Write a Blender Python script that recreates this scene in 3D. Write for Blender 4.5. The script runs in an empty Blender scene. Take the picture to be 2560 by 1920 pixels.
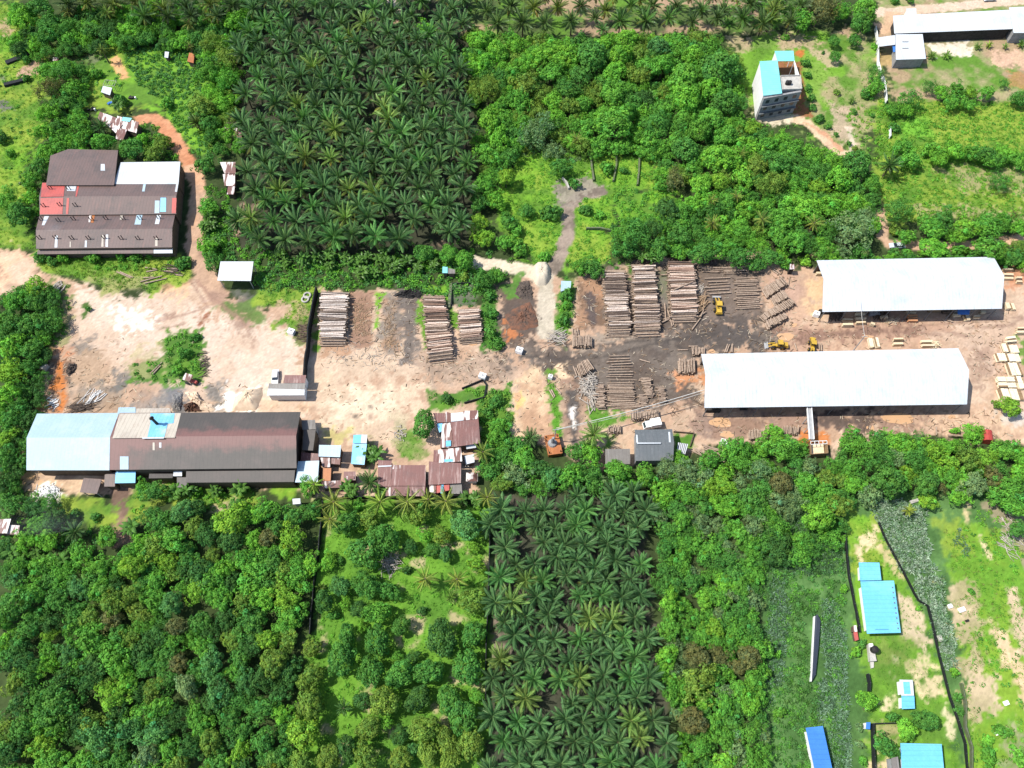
import bpy, math, random
import numpy as np
from mathutils import Vector, Matrix

random.seed(7)
RNG = np.random.default_rng(7)
SC = bpy.context.scene
COL = SC.collection
R = math.radians

# ------------------------------------------------------------------ camera, sky, sun, exposure
H = 180.0                                   # drone height
PITCH = 62.0                                # degrees below the horizon
FPX = 1843.0                                # focal length in pixels of the 2560 wide photograph
cam_d = bpy.data.cameras.new('camera')
cam = bpy.data.objects.new('camera', cam_d)
COL.objects.link(cam)
cam.location = (0, 0, H)
cam.rotation_euler = (R(90 - PITCH), 0, 0)
cam_d.sensor_width = 36
cam_d.lens = FPX / 2560 * 36
cam_d.clip_start = 1
cam_d.clip_end = 9000
SC.camera = cam

SUN_EL, SUN_AZ = 57.0, 176.0                # azimuth of the sun seen from the scene, anticlockwise from +x
world = bpy.data.worlds.new('World')
SC.world = world
world.use_nodes = True
wn = world.node_tree.nodes
wl = world.node_tree.links
sky = wn.new('ShaderNodeTexSky')
sky.sky_type = 'NISHITA'
sky.sun_disc = False
sky.sun_elevation = R(SUN_EL)
sky.sun_rotation = R(90 - SUN_AZ)
wl.new(sky.outputs[0], wn['Background'].inputs[0])
wn['Background'].inputs[1].default_value = 0.145
sun_d = bpy.data.lights.new('sun', 'SUN')
sun_d.energy = 4.5
sun_d.angle = R(0.5)
sun_d.color = (1.0, 0.955, 0.87)
sun = bpy.data.objects.new('sun', sun_d)
COL.objects.link(sun)
sd = Vector((math.cos(R(SUN_EL)) * math.cos(R(SUN_AZ)), math.cos(R(SUN_EL)) * math.sin(R(SUN_AZ)), math.sin(R(SUN_EL))))
sun.rotation_euler = (-sd).to_track_quat('-Z', 'Y').to_euler()
sun.location = sd * 400
SC.view_settings.view_transform = 'Standard'
SC.view_settings.look = 'None'
SC.view_settings.exposure = 0.6
SC.view_settings.gamma = 1
SC.render.engine = 'CYCLES'
SC.cycles.max_bounces = 5
SC.cycles.diffuse_bounces = 2
SC.cycles.glossy_bounces = 2
SC.cycles.transmission_bounces = 2
SC.cycles.volume_bounces = 0
SC.cycles.volume_step_rate = 2

# ------------------------------------------------------------------ pixel -> world
_a = R(90 - PITCH)
_ca, _sa = math.cos(_a), math.sin(_a)


def ray(u, v):
    dx = (u - 1280) / FPX
    dy = -(v - 960) / FPX
    return Vector((dx, dy * _ca + _sa, dy * _sa - _ca))


def G(p, z=0.0):
    d = ray(p[0], p[1])
    s = (H - z) / -d.z
    return Vector((d.x * s, d.y * s, z))


def PPM(p):
    """photograph pixels per metre at that place on the ground"""
    return FPX / (H / (-ray(p[0], p[1]).z))


def project(P):
    y, z = P[1], P[2] - H
    cy = y * _ca + z * _sa
    cz = -y * _sa + z * _ca
    return (1280 + FPX * P[0] / -cz, 960 - FPX * cy / -cz)


def O(x, y):
    return (x * 2560 / 2212, y * 2560 / 2212)


def T(t, x, y):
    k = 'ABCDEFGHIJKLMNOP'.index(t)
    return (k % 4 * 640 + x / 3.45625, k // 4 * 480 + y / 3.45625)


def Q(x, y):
    return (1680 + x / 5.53, 600 + y / 5.53)


def U(x, y):
    return (1340 + x / 5.027, 820 + y / 5.027)


def TT(t, *pts):
    return [T(t, *p) for p in pts]


def OO(*pts):
    return [O(*p) for p in pts]


# ------------------------------------------------------------------ numpy noise
_perm = RNG.permutation(4096)
_rt = RNG.random(4096)


def vnoise(x, y, seed=0):
    xi = np.floor(x).astype(np.int64)
    yi = np.floor(y).astype(np.int64)
    fx, fy = x - xi, y - yi
    fx = fx * fx * (3 - 2 * fx)
    fy = fy * fy * (3 - 2 * fy)

    def h(i, j):
        return _rt[_perm[(_perm[(i + seed * 131) % 4096] + j) % 4096]]
    return (h(xi, yi) * (1 - fx) + h(xi + 1, yi) * fx) * (1 - fy) + (h(xi, yi + 1) * (1 - fx) + h(xi + 1, yi + 1) * fx) * fy


def fbm(x, y, f, seed=0, octv=4):
    s, a, t = 0, 0.5, 0
    for k in range(octv):
        s = s + a * vnoise(x * f, y * f, seed + k * 7)
        t += a
        a *= 0.55
        f *= 2.07
    return s / t


def smooth(a, b, x):
    t = np.clip((x - a) / (b - a), 0, 1)
    return t * t * (3 - 2 * t)


def sdf(px, py, poly):
    """positive inside"""
    best = np.full(px.shape, 1e9)
    inside = np.zeros(px.shape, bool)
    n = len(poly)
    for i in range(n):
        ax, ay = poly[i]
        bx, by = poly[(i + 1) % n]
        ex, ey = bx - ax, by - ay
        t = np.clip(((px - ax) * ex + (py - ay) * ey) / (ex * ex + ey * ey + 1e-9), 0, 1)
        best = np.minimum(best, np.hypot(px - ax - t * ex, py - ay - t * ey))
        c = (ay > py) != (by > py)
        with np.errstate(divide='ignore', invalid='ignore'):
            xin = (bx - ax) * (py - ay) / (by - ay + 1e-12) + ax
        inside ^= c & (px < xin)
    return np.where(inside, best, -best)


def in_poly(p, poly):
    return float(sdf(np.array([p[0]]), np.array([p[1]]), poly)[0])


# ------------------------------------------------------------------ materials
MATS = {}


def new_mat(name):
    m = bpy.data.materials.new(name)
    m.use_nodes = True
    nt = m.node_tree
    b = nt.nodes['Principled BSDF']
    return m, nt, b


def mixc(nt, fac, a, b, mode='MIX'):
    n = nt.nodes.new('ShaderNodeMix')
    n.data_type = 'RGBA'
    n.blend_type = mode
    for sock, v in ((n.inputs[0], fac), (n.inputs[6], a), (n.inputs[7], b)):
        if hasattr(v, 'is_output'):
            nt.links.new(v, sock)
        elif isinstance(v, (int, float)):
            sock.default_value = v
        else:
            sock.default_value = (*v, 1)
    return n.outputs[2]


def noise(nt, scale, detail=4, rough=0.6, vec=None):
    n = nt.nodes.new('ShaderNodeTexNoise')
    n.inputs['Scale'].default_value = scale
    n.inputs['Detail'].default_value = detail
    n.inputs['Roughness'].default_value = rough
    if vec is None:
        tc = nt.nodes.new('ShaderNodeTexCoord')
        vec = tc.outputs['Object']
    nt.links.new(vec, n.inputs['Vector'])
    return n.outputs['Fac']


def ramp(nt, fac, lo, hi):
    n = nt.nodes.new('ShaderNodeMapRange')
    n.inputs[1].default_value = lo
    n.inputs[2].default_value = hi
    n.interpolation_type = 'SMOOTHSTEP'
    nt.links.new(fac, n.inputs[0])
    return n.outputs[0]


def stretch(nt, sx, sy, sz=1):
    tc = nt.nodes.new('ShaderNodeTexCoord')
    mp = nt.nodes.new('ShaderNodeMapping')
    mp.inputs['Scale'].default_value = (sx, sy, sz)
    nt.links.new(tc.outputs['Object'], mp.inputs[0])
    return mp.outputs[0]


def roof_mat(name, c1, c2, streak=None, amt=0.5, rough=0.5, metal=0.0, along='y', spec=0.4, lo=0.45, hi=0.68, rib=0.06, slo=0.52, ridge=None, sheets=False):
    """weathered sheet metal: blotches of c2 on c1, run-off streaks down the slope, faint rib and sheet seams"""
    m, nt, b = new_mat(name)
    sx, sy = (1.3, 0.09) if along == 'y' else (0.09, 1.3)
    f = ramp(nt, noise(nt, 0.9, 2, 0.5, stretch(nt, 1.0, 0.16)) if sheets else noise(nt, 0.16, 6, 0.68), lo, hi)
    c = mixc(nt, f, c1, c2)
    if streak is not None:
        g = ramp(nt, noise(nt, 1.0, 4, 0.7, stretch(nt, sx, sy)), slo, slo + 0.2)
        mu = nt.nodes.new('ShaderNodeMath')
        mu.operation = 'MULTIPLY'
        mu.inputs[1].default_value = amt
        nt.links.new(g, mu.inputs[0])
        c = mixc(nt, mu.outputs[0], c, streak)
    if ridge is not None:
        # reddish rust along the ridge line and at one end of the roof
        yr, wid, xl, rc = ridge
        tc = nt.nodes.new('ShaderNodeTexCoord')
        sp = nt.nodes.new('ShaderNodeSeparateXYZ')
        nt.links.new(tc.outputs['Object'], sp.inputs[0])

        def mth(op, a, v):
            q = nt.nodes.new('ShaderNodeMath')
            q.operation = op
            for i_, s_ in enumerate((a, v)):
                if hasattr(s_, 'is_output'):
                    nt.links.new(s_, q.inputs[i_])
                else:
                    q.inputs[i_].default_value = s_
            return q.outputs[0]
        wob = mth('MULTIPLY', mth('SUBTRACT', noise(nt, 0.35, 4), 0.5), 6.0)
        dd = mth('ADD', mth('ABSOLUTE', mth('SUBTRACT', sp.outputs[1], yr), 0), wob)
        k1 = mth('SUBTRACT', 1.0, ramp(nt, dd, wid * .3, wid * 1.5))
        k2 = mth('SUBTRACT', 1.0, ramp(nt, mth('ADD', sp.outputs[0], mth('MULTIPLY', wob, 2.0)), xl - 6, xl + 8))
        c = mixc(nt, mth('MINIMUM', mth('ADD', k1, k2), 1.0), c, rc)
    w = nt.nodes.new('ShaderNodeTexWave')
    w.bands_direction = 'X' if along == 'y' else 'Y'
    w.inputs['Scale'].default_value = 0.32
    w.inputs['Distortion'].default_value = 0.15
    tc = nt.nodes.new('ShaderNodeTexCoord')
    nt.links.new(tc.outputs['Object'], w.inputs[0])
    seam = ramp(nt, w.outputs['Fac'], 0.0, 0.12)
    c = mixc(nt, 1.0, c, mixc(nt, seam, (1 - rib * 2,) * 3, (1, 1, 1)), 'MULTIPLY')
    fine = noise(nt, 2.2, 3)
    c = mixc(nt, 1.0, c, mixc(nt, fine, (0.86,) * 3, (1.12,) * 3), 'MULTIPLY')
    nt.links.new(c, b.inputs['Base Color'])
    b.inputs['Roughness'].default_value = rough
    b.inputs['Metallic'].default_value = metal
    b.inputs['Specular IOR Level'].default_value = spec
    bp = nt.nodes.new('ShaderNodeBump')
    bp.inputs['Strength'].default_value = 0.25
    bp.inputs['Distance'].default_value = 0.08
    w2 = nt.nodes.new('ShaderNodeTexWave')
    w2.bands_direction = 'X' if along == 'y' else 'Y'
    w2.inputs['Scale'].default_value = 1.6
    nt.links.new(tc.outputs['Object'], w2.inputs[0])
    nt.links.new(w2.outputs['Fac'], bp.inputs['Height'])
    nt.links.new(bp.outputs[0], b.inputs['Normal'])
    MATS[name] = m
    return m


def plain(name, c, rough=0.6, var=0.15, scale=1.2, spec=0.3, c2=None, metal=0.0, objcol=False):
    m, nt, b = new_mat(name)
    f = noise(nt, scale, 5, 0.65)
    if c2 is None:
        c2 = tuple(v * (1 - var * 2) for v in c)
    k = mixc(nt, ramp(nt, f, 0.35, 0.7), c, c2)
    if objcol:
        oi = nt.nodes.new('ShaderNodeObjectInfo')
        k = mixc(nt, 1.0, k, oi.outputs['Color'], 'MULTIPLY')
    nt.links.new(k, b.inputs['Base Color'])
    b.inputs['Roughness'].default_value = rough
    b.inputs['Specular IOR Level'].default_value = spec
    b.inputs['Metallic'].default_value = metal
    MATS[name] = m
    return m


def leaf_mat(name, rough=0.5, spec=0.25, trans=0.3):
    m, nt, b = new_mat(name)
    at = nt.nodes.new('ShaderNodeAttribute')
    at.attribute_name = 'Col'
    oi = nt.nodes.new('ShaderNodeObjectInfo')
    c = mixc(nt, 1.0, at.outputs['Color'], oi.outputs['Color'], 'MULTIPLY')
    nt.links.new(c, b.inputs['Base Color'])
    b.inputs['Roughness'].default_value = rough
    b.inputs['Specular IOR Level'].default_value = spec
    tr = nt.nodes.new('ShaderNodeBsdfTranslucent')
    nt.links.new(mixc(nt, 1.0, c, (1.15, 1.25, 0.6), 'MULTIPLY'), tr.inputs[0])
    mx = nt.nodes.new('ShaderNodeMixShader')
    mx.inputs[0].default_value = trans
    nt.links.new(b.outputs[0], mx.inputs[1])
    nt.links.new(tr.outputs[0], mx.inputs[2])
    nt.links.new(mx.outputs[0], nt.nodes['Material Output'].inputs[0])
    MATS[name] = m
    return m


leaf_mat('leaf', 0.65, 0.08, 0.3)
leaf_mat('palm_leaf', 0.42, 0.22, 0.2)
leaf_mat('grass_leaf', 0.6, 0.15, 0.35)
roof_mat('white_roof', (0.49, 0.515, 0.535), (0.405, 0.445, 0.475), (0.33, 0.375, 0.405), 0.5, 0.45, lo=0.5, hi=0.75, rib=0.05)  # zinc sheets, with sky reflection painted in as bluish blotches
roof_mat('pale_blue_roof', (0.31, 0.42, 0.485), (0.37, 0.46, 0.50), (0.25, 0.36, 0.44), 0.3, 0.4, rib=0.03)
roof_mat('brown_roof', (0.125, 0.084, 0.074), (0.088, 0.066, 0.06), (0.18, 0.10, 0.085), 0.6, rib=0.1)
roof_mat('dark_roof', (0.062, 0.053, 0.047), (0.078, 0.062, 0.055), (0.045, 0.040, 0.037), 0.6)
roof_mat('red_roof', (0.42, 0.085, 0.07), (0.33, 0.075, 0.065), (0.22, 0.07, 0.06), 0.4)
roof_mat('maroon_roof', (0.155, 0.062, 0.053), (0.12, 0.056, 0.05), (0.42, 0.31, 0.28), 0.7, slo=0.50)
roof_mat('patch_roof', (0.62, 0.56, 0.52), (0.16, 0.075, 0.06), (0.14, 0.07, 0.055), 0.7, lo=0.47, hi=0.53, sheets=True)
roof_mat('rust_patch_roof', (0.15, 0.065, 0.052), (0.50, 0.44, 0.42), (0.55, 0.48, 0.46), 0.55, lo=0.52, hi=0.57, sheets=True)
roof_mat('rust_orange_roof', (0.36, 0.125, 0.035), (0.28, 0.09, 0.03), (0.42, 0.19, 0.07), 0.5)
roof_mat('beige_roof', (0.45, 0.40, 0.33), (0.36, 0.31, 0.26), (0.28, 0.2, 0.15), 0.5, rib=0.1)
roof_mat('sky_blue_roof', (0.13, 0.42, 0.64), (0.17, 0.47, 0.68), (0.10, 0.34, 0.54), 0.35, 0.4, along='x')
roof_mat('deep_blue_roof', (0.045, 0.17, 0.50), (0.055, 0.20, 0.54), (0.035, 0.14, 0.42), 0.35, 0.4, along='x')
roof_mat('faded_blue_roof', (0.16, 0.42, 0.62), (0.42, 0.60, 0.70), (0.12, 0.33, 0.52), 0.4)
roof_mat('teal_roof', (0.17, 0.50, 0.52), (0.21, 0.56, 0.57), (0.13, 0.42, 0.46), 0.35, along='x')
roof_mat('grey_roof', (0.105, 0.115, 0.12), (0.135, 0.14, 0.145), (0.20, 0.21, 0.215), 0.4)
roof_mat('slate_roof', (0.035, 0.042, 0.06), (0.045, 0.05, 0.065), (0.03, 0.035, 0.05), 0.4)
roof_mat('slab_roof', (0.16, 0.145, 0.13), (0.12, 0.105, 0.095), (0.4, 0.4, 0.4), 0.25)
roof_mat('ridge_rust', (0.155, 0.07, 0.062), (0.10, 0.062, 0.055), (0.07, 0.05, 0.045), 0.6)
plain('white_wall', (0.72, 0.72, 0.70), 0.7, 0.06)
plain('concrete', (0.42, 0.40, 0.36), 0.85, 0.15, 0.8)
plain('grey_wall', (0.27, 0.27, 0.27), 0.8, 0.15)
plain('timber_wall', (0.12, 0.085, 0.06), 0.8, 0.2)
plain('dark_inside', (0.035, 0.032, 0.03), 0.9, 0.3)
plain('window_glass', (0.03, 0.04, 0.05), 0.15, 0.1, spec=0.5)
plain('steel_post', (0.33, 0.33, 0.33), 0.5, 0.1)
plain('black_pipe', (0.018, 0.016, 0.015), 0.6, 0.1)
plain('black_net', (0.012, 0.014, 0.016), 0.8, 0.2)
plain('mossy_wall', (0.075, 0.11, 0.035), 0.9, 0.25, 0.9, c2=(0.13, 0.13, 0.10))
plain('yellow_paint', (0.48, 0.31, 0.045), 0.4, 0.12, 1.5)
plain('white_paint', (0.78, 0.78, 0.77), 0.35, 0.04)
plain('silver_paint', (0.45, 0.5, 0.53), 0.3, 0.05, spec=0.5)
plain('red_paint', (0.36, 0.05, 0.04), 0.45, 0.12)
plain('rubber', (0.022, 0.021, 0.02), 0.85, 0.1)
plain('blue_plastic', (0.05, 0.16, 0.45), 0.4, 0.1)
plain('log_bark', (0.355, 0.295, 0.24), 0.85, 0.2, 1.7, c2=(0.22, 0.165, 0.13), objcol=True)
plain('log_end', (0.34, 0.23, 0.14), 0.85, 0.1, objcol=False)
plain('sawn_wood', (0.64, 0.53, 0.36), 0.75, 0.1, 2.0, c2=(0.54, 0.42, 0.26), objcol=True)
plain('sawn_wood_edge', (0.26, 0.17, 0.09), 0.8, 0.2, 3.0)
plain('bark', (0.11, 0.085, 0.06), 0.9, 0.2)
plain('dead_wood', (0.42, 0.38, 0.33), 0.85, 0.15, 2.0, c2=(0.27, 0.23, 0.19))
plain('sawdust', (0.60, 0.47, 0.34), 0.95, 0.1, 0.5, c2=(0.5, 0.37, 0.26))
plain('soil_heap', (0.16, 0.075, 0.045), 0.95, 0.2, 0.6, c2=(0.07, 0.05, 0.04))
plain('brush_heap', (0.10, 0.075, 0.06), 0.95, 0.2, 1.4, c2=(0.05, 0.04, 0.034))
plain('sand', (0.50, 0.43, 0.33), 0.95, 0.06, 0.6)
plain('cable', (0.5, 0.48, 0.44), 0.6, 0.05)


# ------------------------------------------------------------------ mesh builder
class MB:
    def __init__(s):
        s.v, s.f, s.m = [], [], []

    def add(s, vs, fs, m=0):
        k = len(s.v)
        s.v += [tuple(p) for p in vs]
        for f in fs:
            s.f.append(tuple(i + k for i in f))
            s.m.append(m)
        return s

    def slab(s, p4, th=0.1, m=0, up=(0, 0, 1)):
        p4 = [Vector(p) for p in p4]
        n = len(p4)
        lo = [p - Vector((0, 0, th)) for p in p4]
        area = sum((p4[i].x * p4[(i + 1) % n].y - p4[(i + 1) % n].x * p4[i].y) for i in range(n))
        if area < 0:
            p4 = [p4[0]] + p4[:0:-1]
            lo = [lo[0]] + lo[:0:-1]
        if n == 4:
            f = [(0, 1, 2), (0, 2, 3), (6, 5, 4), (7, 6, 4)]
        else:
            f = [tuple(range(n)), tuple(reversed(range(n, 2 * n)))]
        f += [(i, n + i, n + (i + 1) % n, (i + 1) % n) for i in range(n)]
        return s.add(p4 + lo, f, m)

    def wall_strip(s, a, b, z0, z1a, z1b, th, m=0):
        a, b = Vector((a[0], a[1], 0)), Vector((b[0], b[1], 0))
        d = (b - a)
        nrm = Vector((-d.y, d.x, 0)).normalized() * th / 2
        vs = []
        for p, z1 in ((a, z1a), (b, z1b)):
            for sg in (-1, 1):
                q = p + nrm * sg
                vs += [(q.x, q.y, z0), (q.x, q.y, z1)]
        # a-:0,1 a+:2,3 b-:4,5 b+:6,7
        return s.add(vs, [(0, 4, 5, 1), (2, 3, 7, 6), (1, 5, 7, 3), (0, 1, 3, 2), (4, 6, 7, 5), (0, 2, 6, 4)], m)

    def box(s, c, size, rz=0.0, m=0, rx=0.0):
        mt = Matrix.Translation(c) @ Matrix.Rotation(rz, 4, 'Z') @ Matrix.Rotation(rx, 4, 'X')
        x, y, z = size[0] / 2, size[1] / 2, size[2] / 2
        vs = [mt @ Vector((i * x, j * y, k * z)) for k in (-1, 1) for j in (-1, 1) for i in (-1, 1)]
        return s.add(vs, [(0, 2, 3, 1), (4, 5, 7, 6), (0, 1, 5, 4), (2, 6, 7, 3), (0, 4, 6, 2), (1, 3, 7, 5)], m)

    def cyl(s, p0, p1, r0, r1=None, n=8, m=0, mcap=None, caps=True):
        r1 = r0 if r1 is None else r1
        p0, p1 = Vector(p0), Vector(p1)
        d = (p1 - p0).normalized()
        u = d.orthogonal().normalized()
        w = d.cross(u)
        vs = []
        for p, r in ((p0, r0), (p1, r1)):
            for i in range(n):
                a = 2 * math.pi * i / n
                vs.append(p + (u * math.cos(a) + w * math.sin(a)) * r)
        s.add(vs, [(i, (i + 1) % n, n + (i + 1) % n, n + i) for i in range(n)], m)
        if caps:
            s.add(vs, [tuple(reversed(range(n))), tuple(range(n, 2 * n))], m if mcap is None else mcap)
        return s

    def path(s, pts, r, n=6, m=0):
        for i in range(len(pts) - 1):
            s.cyl(pts[i], pts[i + 1], r, r, n, m)
        return s

    def lathe(s, c, prof, n=14, m=0, sx=1, sy=1):
        c = Vector(c)
        vs = []
        for r, z in prof:
            for i in range(n):
                a = 2 * math.pi * i / n
                vs.append((c.x + r * math.cos(a) * sx, c.y + r * math.sin(a) * sy, c.z + z))
        fs = []
        for k in range(len(prof) - 1):
            fs += [(k * n + i, k * n + (i + 1) % n, (k + 1) * n + (i + 1) % n, (k + 1) * n + i) for i in range(n)]
        fs.append(tuple(range((len(prof) - 1) * n, len(prof) * n)))
        return s.add(vs, fs, m)

    def build(s, name, mats, parent=None, smooth_=False):
        if isinstance(mats, str):
            mats = [mats]
        off = Vector((0, 0, 0)) if parent is None else WORLD[parent.name]
        me = bpy.data.meshes.new(name)
        me.from_pydata([(p[0] - off.x, p[1] - off.y, p[2] - off.z) for p in s.v], [], s.f)
        for k in mats:
            me.materials.append(MATS[k])
        if len(mats) > 1:
            me.polygons.foreach_set('material_index', s.m)
        if smooth_:
            me.polygons.foreach_set('use_smooth', [True] * len(me.polygons))
        me.update()
        o = bpy.data.objects.new(name, me)
        COL.objects.link(o)
        if parent is not None:
            o.parent = parent
            WORLD[o.name] = off
        return o


WORLD = {}


def tag(o, label, cat, group=None, kind=None):
    if label:
        o['label'] = label
    if cat:
        o['category'] = cat
    if group:
        o['group'] = group
    if kind:
        o['kind'] = kind
    return o


def thing(name, loc, label, cat, group=None):
    o = bpy.data.objects.new(name, None)
    o.empty_display_size = 0.5
    COL.objects.link(o)
    o.location = loc
    WORLD[o.name] = Vector(loc)
    return tag(o, label, cat, group)


def sub(o, parent):
    """make an already built mesh of the same thing a sub-part"""
    o.parent = parent
    return o


# ------------------------------------------------------------------ ground
STEP = 0.5
gx = np.arange(-205, 205 + 0.01, STEP)
gy = np.arange(-14, 276 + 0.01, STEP)
NX, NY = len(gx), len(gy)
GX, GY = np.meshgrid(gx, gy)
GC = np.zeros((NY, NX, 3))
CLS = np.zeros((NY, NX), np.int8)
N_A = fbm(GX, GY, 0.11, 1)
N_B = fbm(GX, GY, 0.35, 5)
N_C = fbm(GX, GY, 0.045, 9)
N_D = fbm(GX, GY, 0.9, 13, 3)


def c3(c):
    return np.array(c)[None, None, :]


SOIL = (0.040, 0.060, 0.020)
GRASS = (0.085, 0.175, 0.024)
BRIGHT = (0.125, 0.265, 0.024)
YELLOW = (0.185, 0.25, 0.035)
DRY = (0.26, 0.225, 0.115)
PALE = (0.388, 0.285, 0.205)
TAN = (0.32, 0.21, 0.142)
PINK = (0.30, 0.195, 0.14)
RED = (0.335, 0.145, 0.075)
MUD = (0.085, 0.066, 0.054)
BROWN = (0.185, 0.118, 0.085)
ORANGE = (0.36, 0.125, 0.035)
GREY = (0.14, 0.12, 0.10)
LITTER = (0.24, 0.14, 0.085)
ASH = (0.12, 0.115, 0.105)
UNDER = (0.05, 0.05, 0.03)

GC[:] = c3(SOIL) + (N_B[..., None] - 0.5) * c3((0.03, 0.05, 0.012))


def paint(poly, col, soft=1.0, amp=2.0, op=1.0, col2=None, cls=None, patch=None, streak=None):
    w = np.array([G(p)[:2] for p in poly])
    x0, x1 = w[:, 0].min() - 4, w[:, 0].max() + 4
    y0, y1 = w[:, 1].min() - 4, w[:, 1].max() + 4
    i0, i1 = np.searchsorted(gx, [x0, x1])
    j0, j1 = np.searchsorted(gy, [y0, y1])
    if i1 <= i0 or j1 <= j0:
        return
    s = np.s_[j0:j1, i0:i1]
    X, Y = GX[s], GY[s]
    d = sdf(X, Y, w) + amp * (N_B[s] - 0.5) * 3 + amp * (N_D[s] - 0.5) * 2.4
    a = smooth(-soft * .75, soft * .75, d) * op
    if patch is not None:
        seed, f, t = patch
        a = a * smooth(t - 0.06, t + 0.06, fbm(X, Y, f, seed))
    if streak is not None:
        fx, fy, t = streak
        a = a * smooth(t - 0.08, t + 0.08, fbm(X * fx, Y * fy, 1.0, 31))
    cc = c3(col)
    if col2 is not None:
        m = smooth(0.36, 0.64, 0.6 * N_A[s] + 0.4 * N_B[s])[..., None]
        cc = c3(col) * (1 - m) + c3(col2) * m
    GC[s] = GC[s] * (1 - a[..., None]) + cc * a[..., None]
    if cls is not None:
        CLS[s] = np.where(a > 0.5, cls, CLS[s])


def track(pts, width, col, soft=0.6, amp=0.6, col2=None, cls=2, op=1.0):
    w = [G(p).to_2d() for p in pts]
    left, right = [], []
    for i, p in enumerate(w):
        d = (w[min(i + 1, len(w) - 1)] - w[max(i - 1, 0)]).normalized()
        n = Vector((-d.y, d.x)) * width / 2
        left.append(p + n)
        right.append(p - n)
    poly = [project((q.x, q.y, 0)) for q in left + right[::-1]]
    paint(poly, col, soft, amp, op, col2, cls)


# fields, lawns and clearings
paint(OO((-60, -40), (90, 40), (110, 150), (85, 300), (62, 420), (85, 545), (-60, 545)), GRASS, 2, 3, 1, YELLOW)
paint(TT('A', (0, 330), (380, 380), (250, 450), (200, 640), (0, 700)), BRIGHT, 2, 3, 0.8, YELLOW)
paint(TT('A', (0, 1180), (330, 1150), (200, 1659), (0, 1659)), BRIGHT, 2, 4, 0.8, YELLOW)
paint(TT('A', (150, 620), (340, 480), (370, 530), (300, 650), (170, 660)), TAN, 0.8, 1)
paint(TT('A', (0, 170), (90, 190), (90, 260), (60, 340), (0, 330)), TAN, 1.2, 2, 0.8)
paint(TT('A', (-20, 850), (100, 880), (120, 930), (-20, 930)), ASH, 1, 2)
paint(TT('A', (0, 640), (60, 660), (40, 700), (0, 690)), ASH, 1, 1, 0.7)
paint(OO((185, 105), (440, 95), (500, 180), (470, 330), (430, 330), (330, 230), (200, 240), (180, 180)), GRASS, 2, 3, 1, BRIGHT)
paint(TT('A', (690, 740), (880, 720), (1000, 950), (1250, 900), (1100, 1000), (850, 950), (700, 930)), YELLOW, 1.5, 2, 0.75)
paint(TT('A', (900, 370), (1060, 380), (1100, 700), (960, 600)), YELLOW, 1.5, 2, 0.7)
paint(TT('A', (740, 420), (890, 420), (870, 560), (760, 560)), GREY, 1.5, 2, 0.6)
# oil palm floors
UP_PALM = OO((505, 50), (560, -30), (1030, -30), (1008, 80), (1022, 200), (1036, 350), (1020, 440), (1012, 540), (745, 548), (640, 545), (500, 500), (500, 440), (545, 330), (505, 260), (522, 180))
TOP_PALM = OO((1000, -30), (1760, -30), (1740, 40), (1640, 72), (1540, 62), (1400, 78), (1180, 78), (1010, 66))
LEFT_PALM = OO((110, -30), (560, -30), (520, 70), (380, 60), (330, 40), (150, 30))
LOW_PALM = OO((1050, 1075), (1400, 1055), (1405, 1200), (1400, 1330), (1432, 1500), (1462, 1700), (1035, 1700), (1058, 1400), (1062, 1200))
UP_FLOOR = [(u, v + 26) for u, v in UP_PALM]
paint(UP_FLOOR, (0.03, 0.036, 0.02), 2, 2, 1, (0.04, 0.042, 0.026))  # shade under the palms painted into the dark soil colour
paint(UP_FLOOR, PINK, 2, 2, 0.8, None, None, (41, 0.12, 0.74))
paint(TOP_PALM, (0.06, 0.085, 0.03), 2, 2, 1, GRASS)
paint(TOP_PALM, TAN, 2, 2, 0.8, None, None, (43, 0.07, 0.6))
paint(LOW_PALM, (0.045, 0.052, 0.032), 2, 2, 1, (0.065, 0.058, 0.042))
paint(OO((1062, 1250), (1090, 1250), (1085, 1440), (1062, 1440)), (0.2, 0.16, 0.12), 1.5, 2, 0.9)
paint(TT('B', (1130, -20), (1190, -20), (1270, 100), (1210, 130)), (0.5, 0.42, 0.33), 0.8, 0.8)
paint(TT('C', (1200, -20), (2000, -20), (2000, 60), (1700, 40), (1250, 40)), TAN, 1, 2, 0.8)
# centre clearing and garden
paint(OO((1085, 400), (1130, 335), (1200, 330), (1280, 335), (1400, 330), (1425, 400), (1340, 430), (1330, 500), (1300, 560), (1200, 585), (1130, 560), (1080, 500)), GRASS, 2, 3, 1, BRIGHT)
paint(TT('C', (0, 1350), (80, 1290), (300, 1420), (340, 1659), (0, 1659)), BRIGHT, 2, 3, 1, YELLOW)
paint(TT('C', (700, 1340), (1250, 1340), (1260, 1659), (900, 1640), (740, 1580)), BRIGHT, 2, 3, 0.9, YELLOW)
paint(TT('G', (560, 60), (900, 60), (880, 330), (860, 560), (560, 640), (450, 600), (540, 380)), BRIGHT, 1.5, 2, 0.9, YELLOW)
paint(TT('G', (1460, 100), (2080, 150), (2100, 380), (1600, 420), (1500, 250)), BRIGHT, 2, 3, 0.8, GRASS)
paint(TT('G', (880, -40), (1400, -40), (1450, 300), (900, 340)), GRASS, 2, 3, 1, BRIGHT)
paint(TT('G', (60, 180), (400, 200), (380, 520), (20, 560)), BRIGHT, 2, 3, 0.7, YELLOW)
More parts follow.
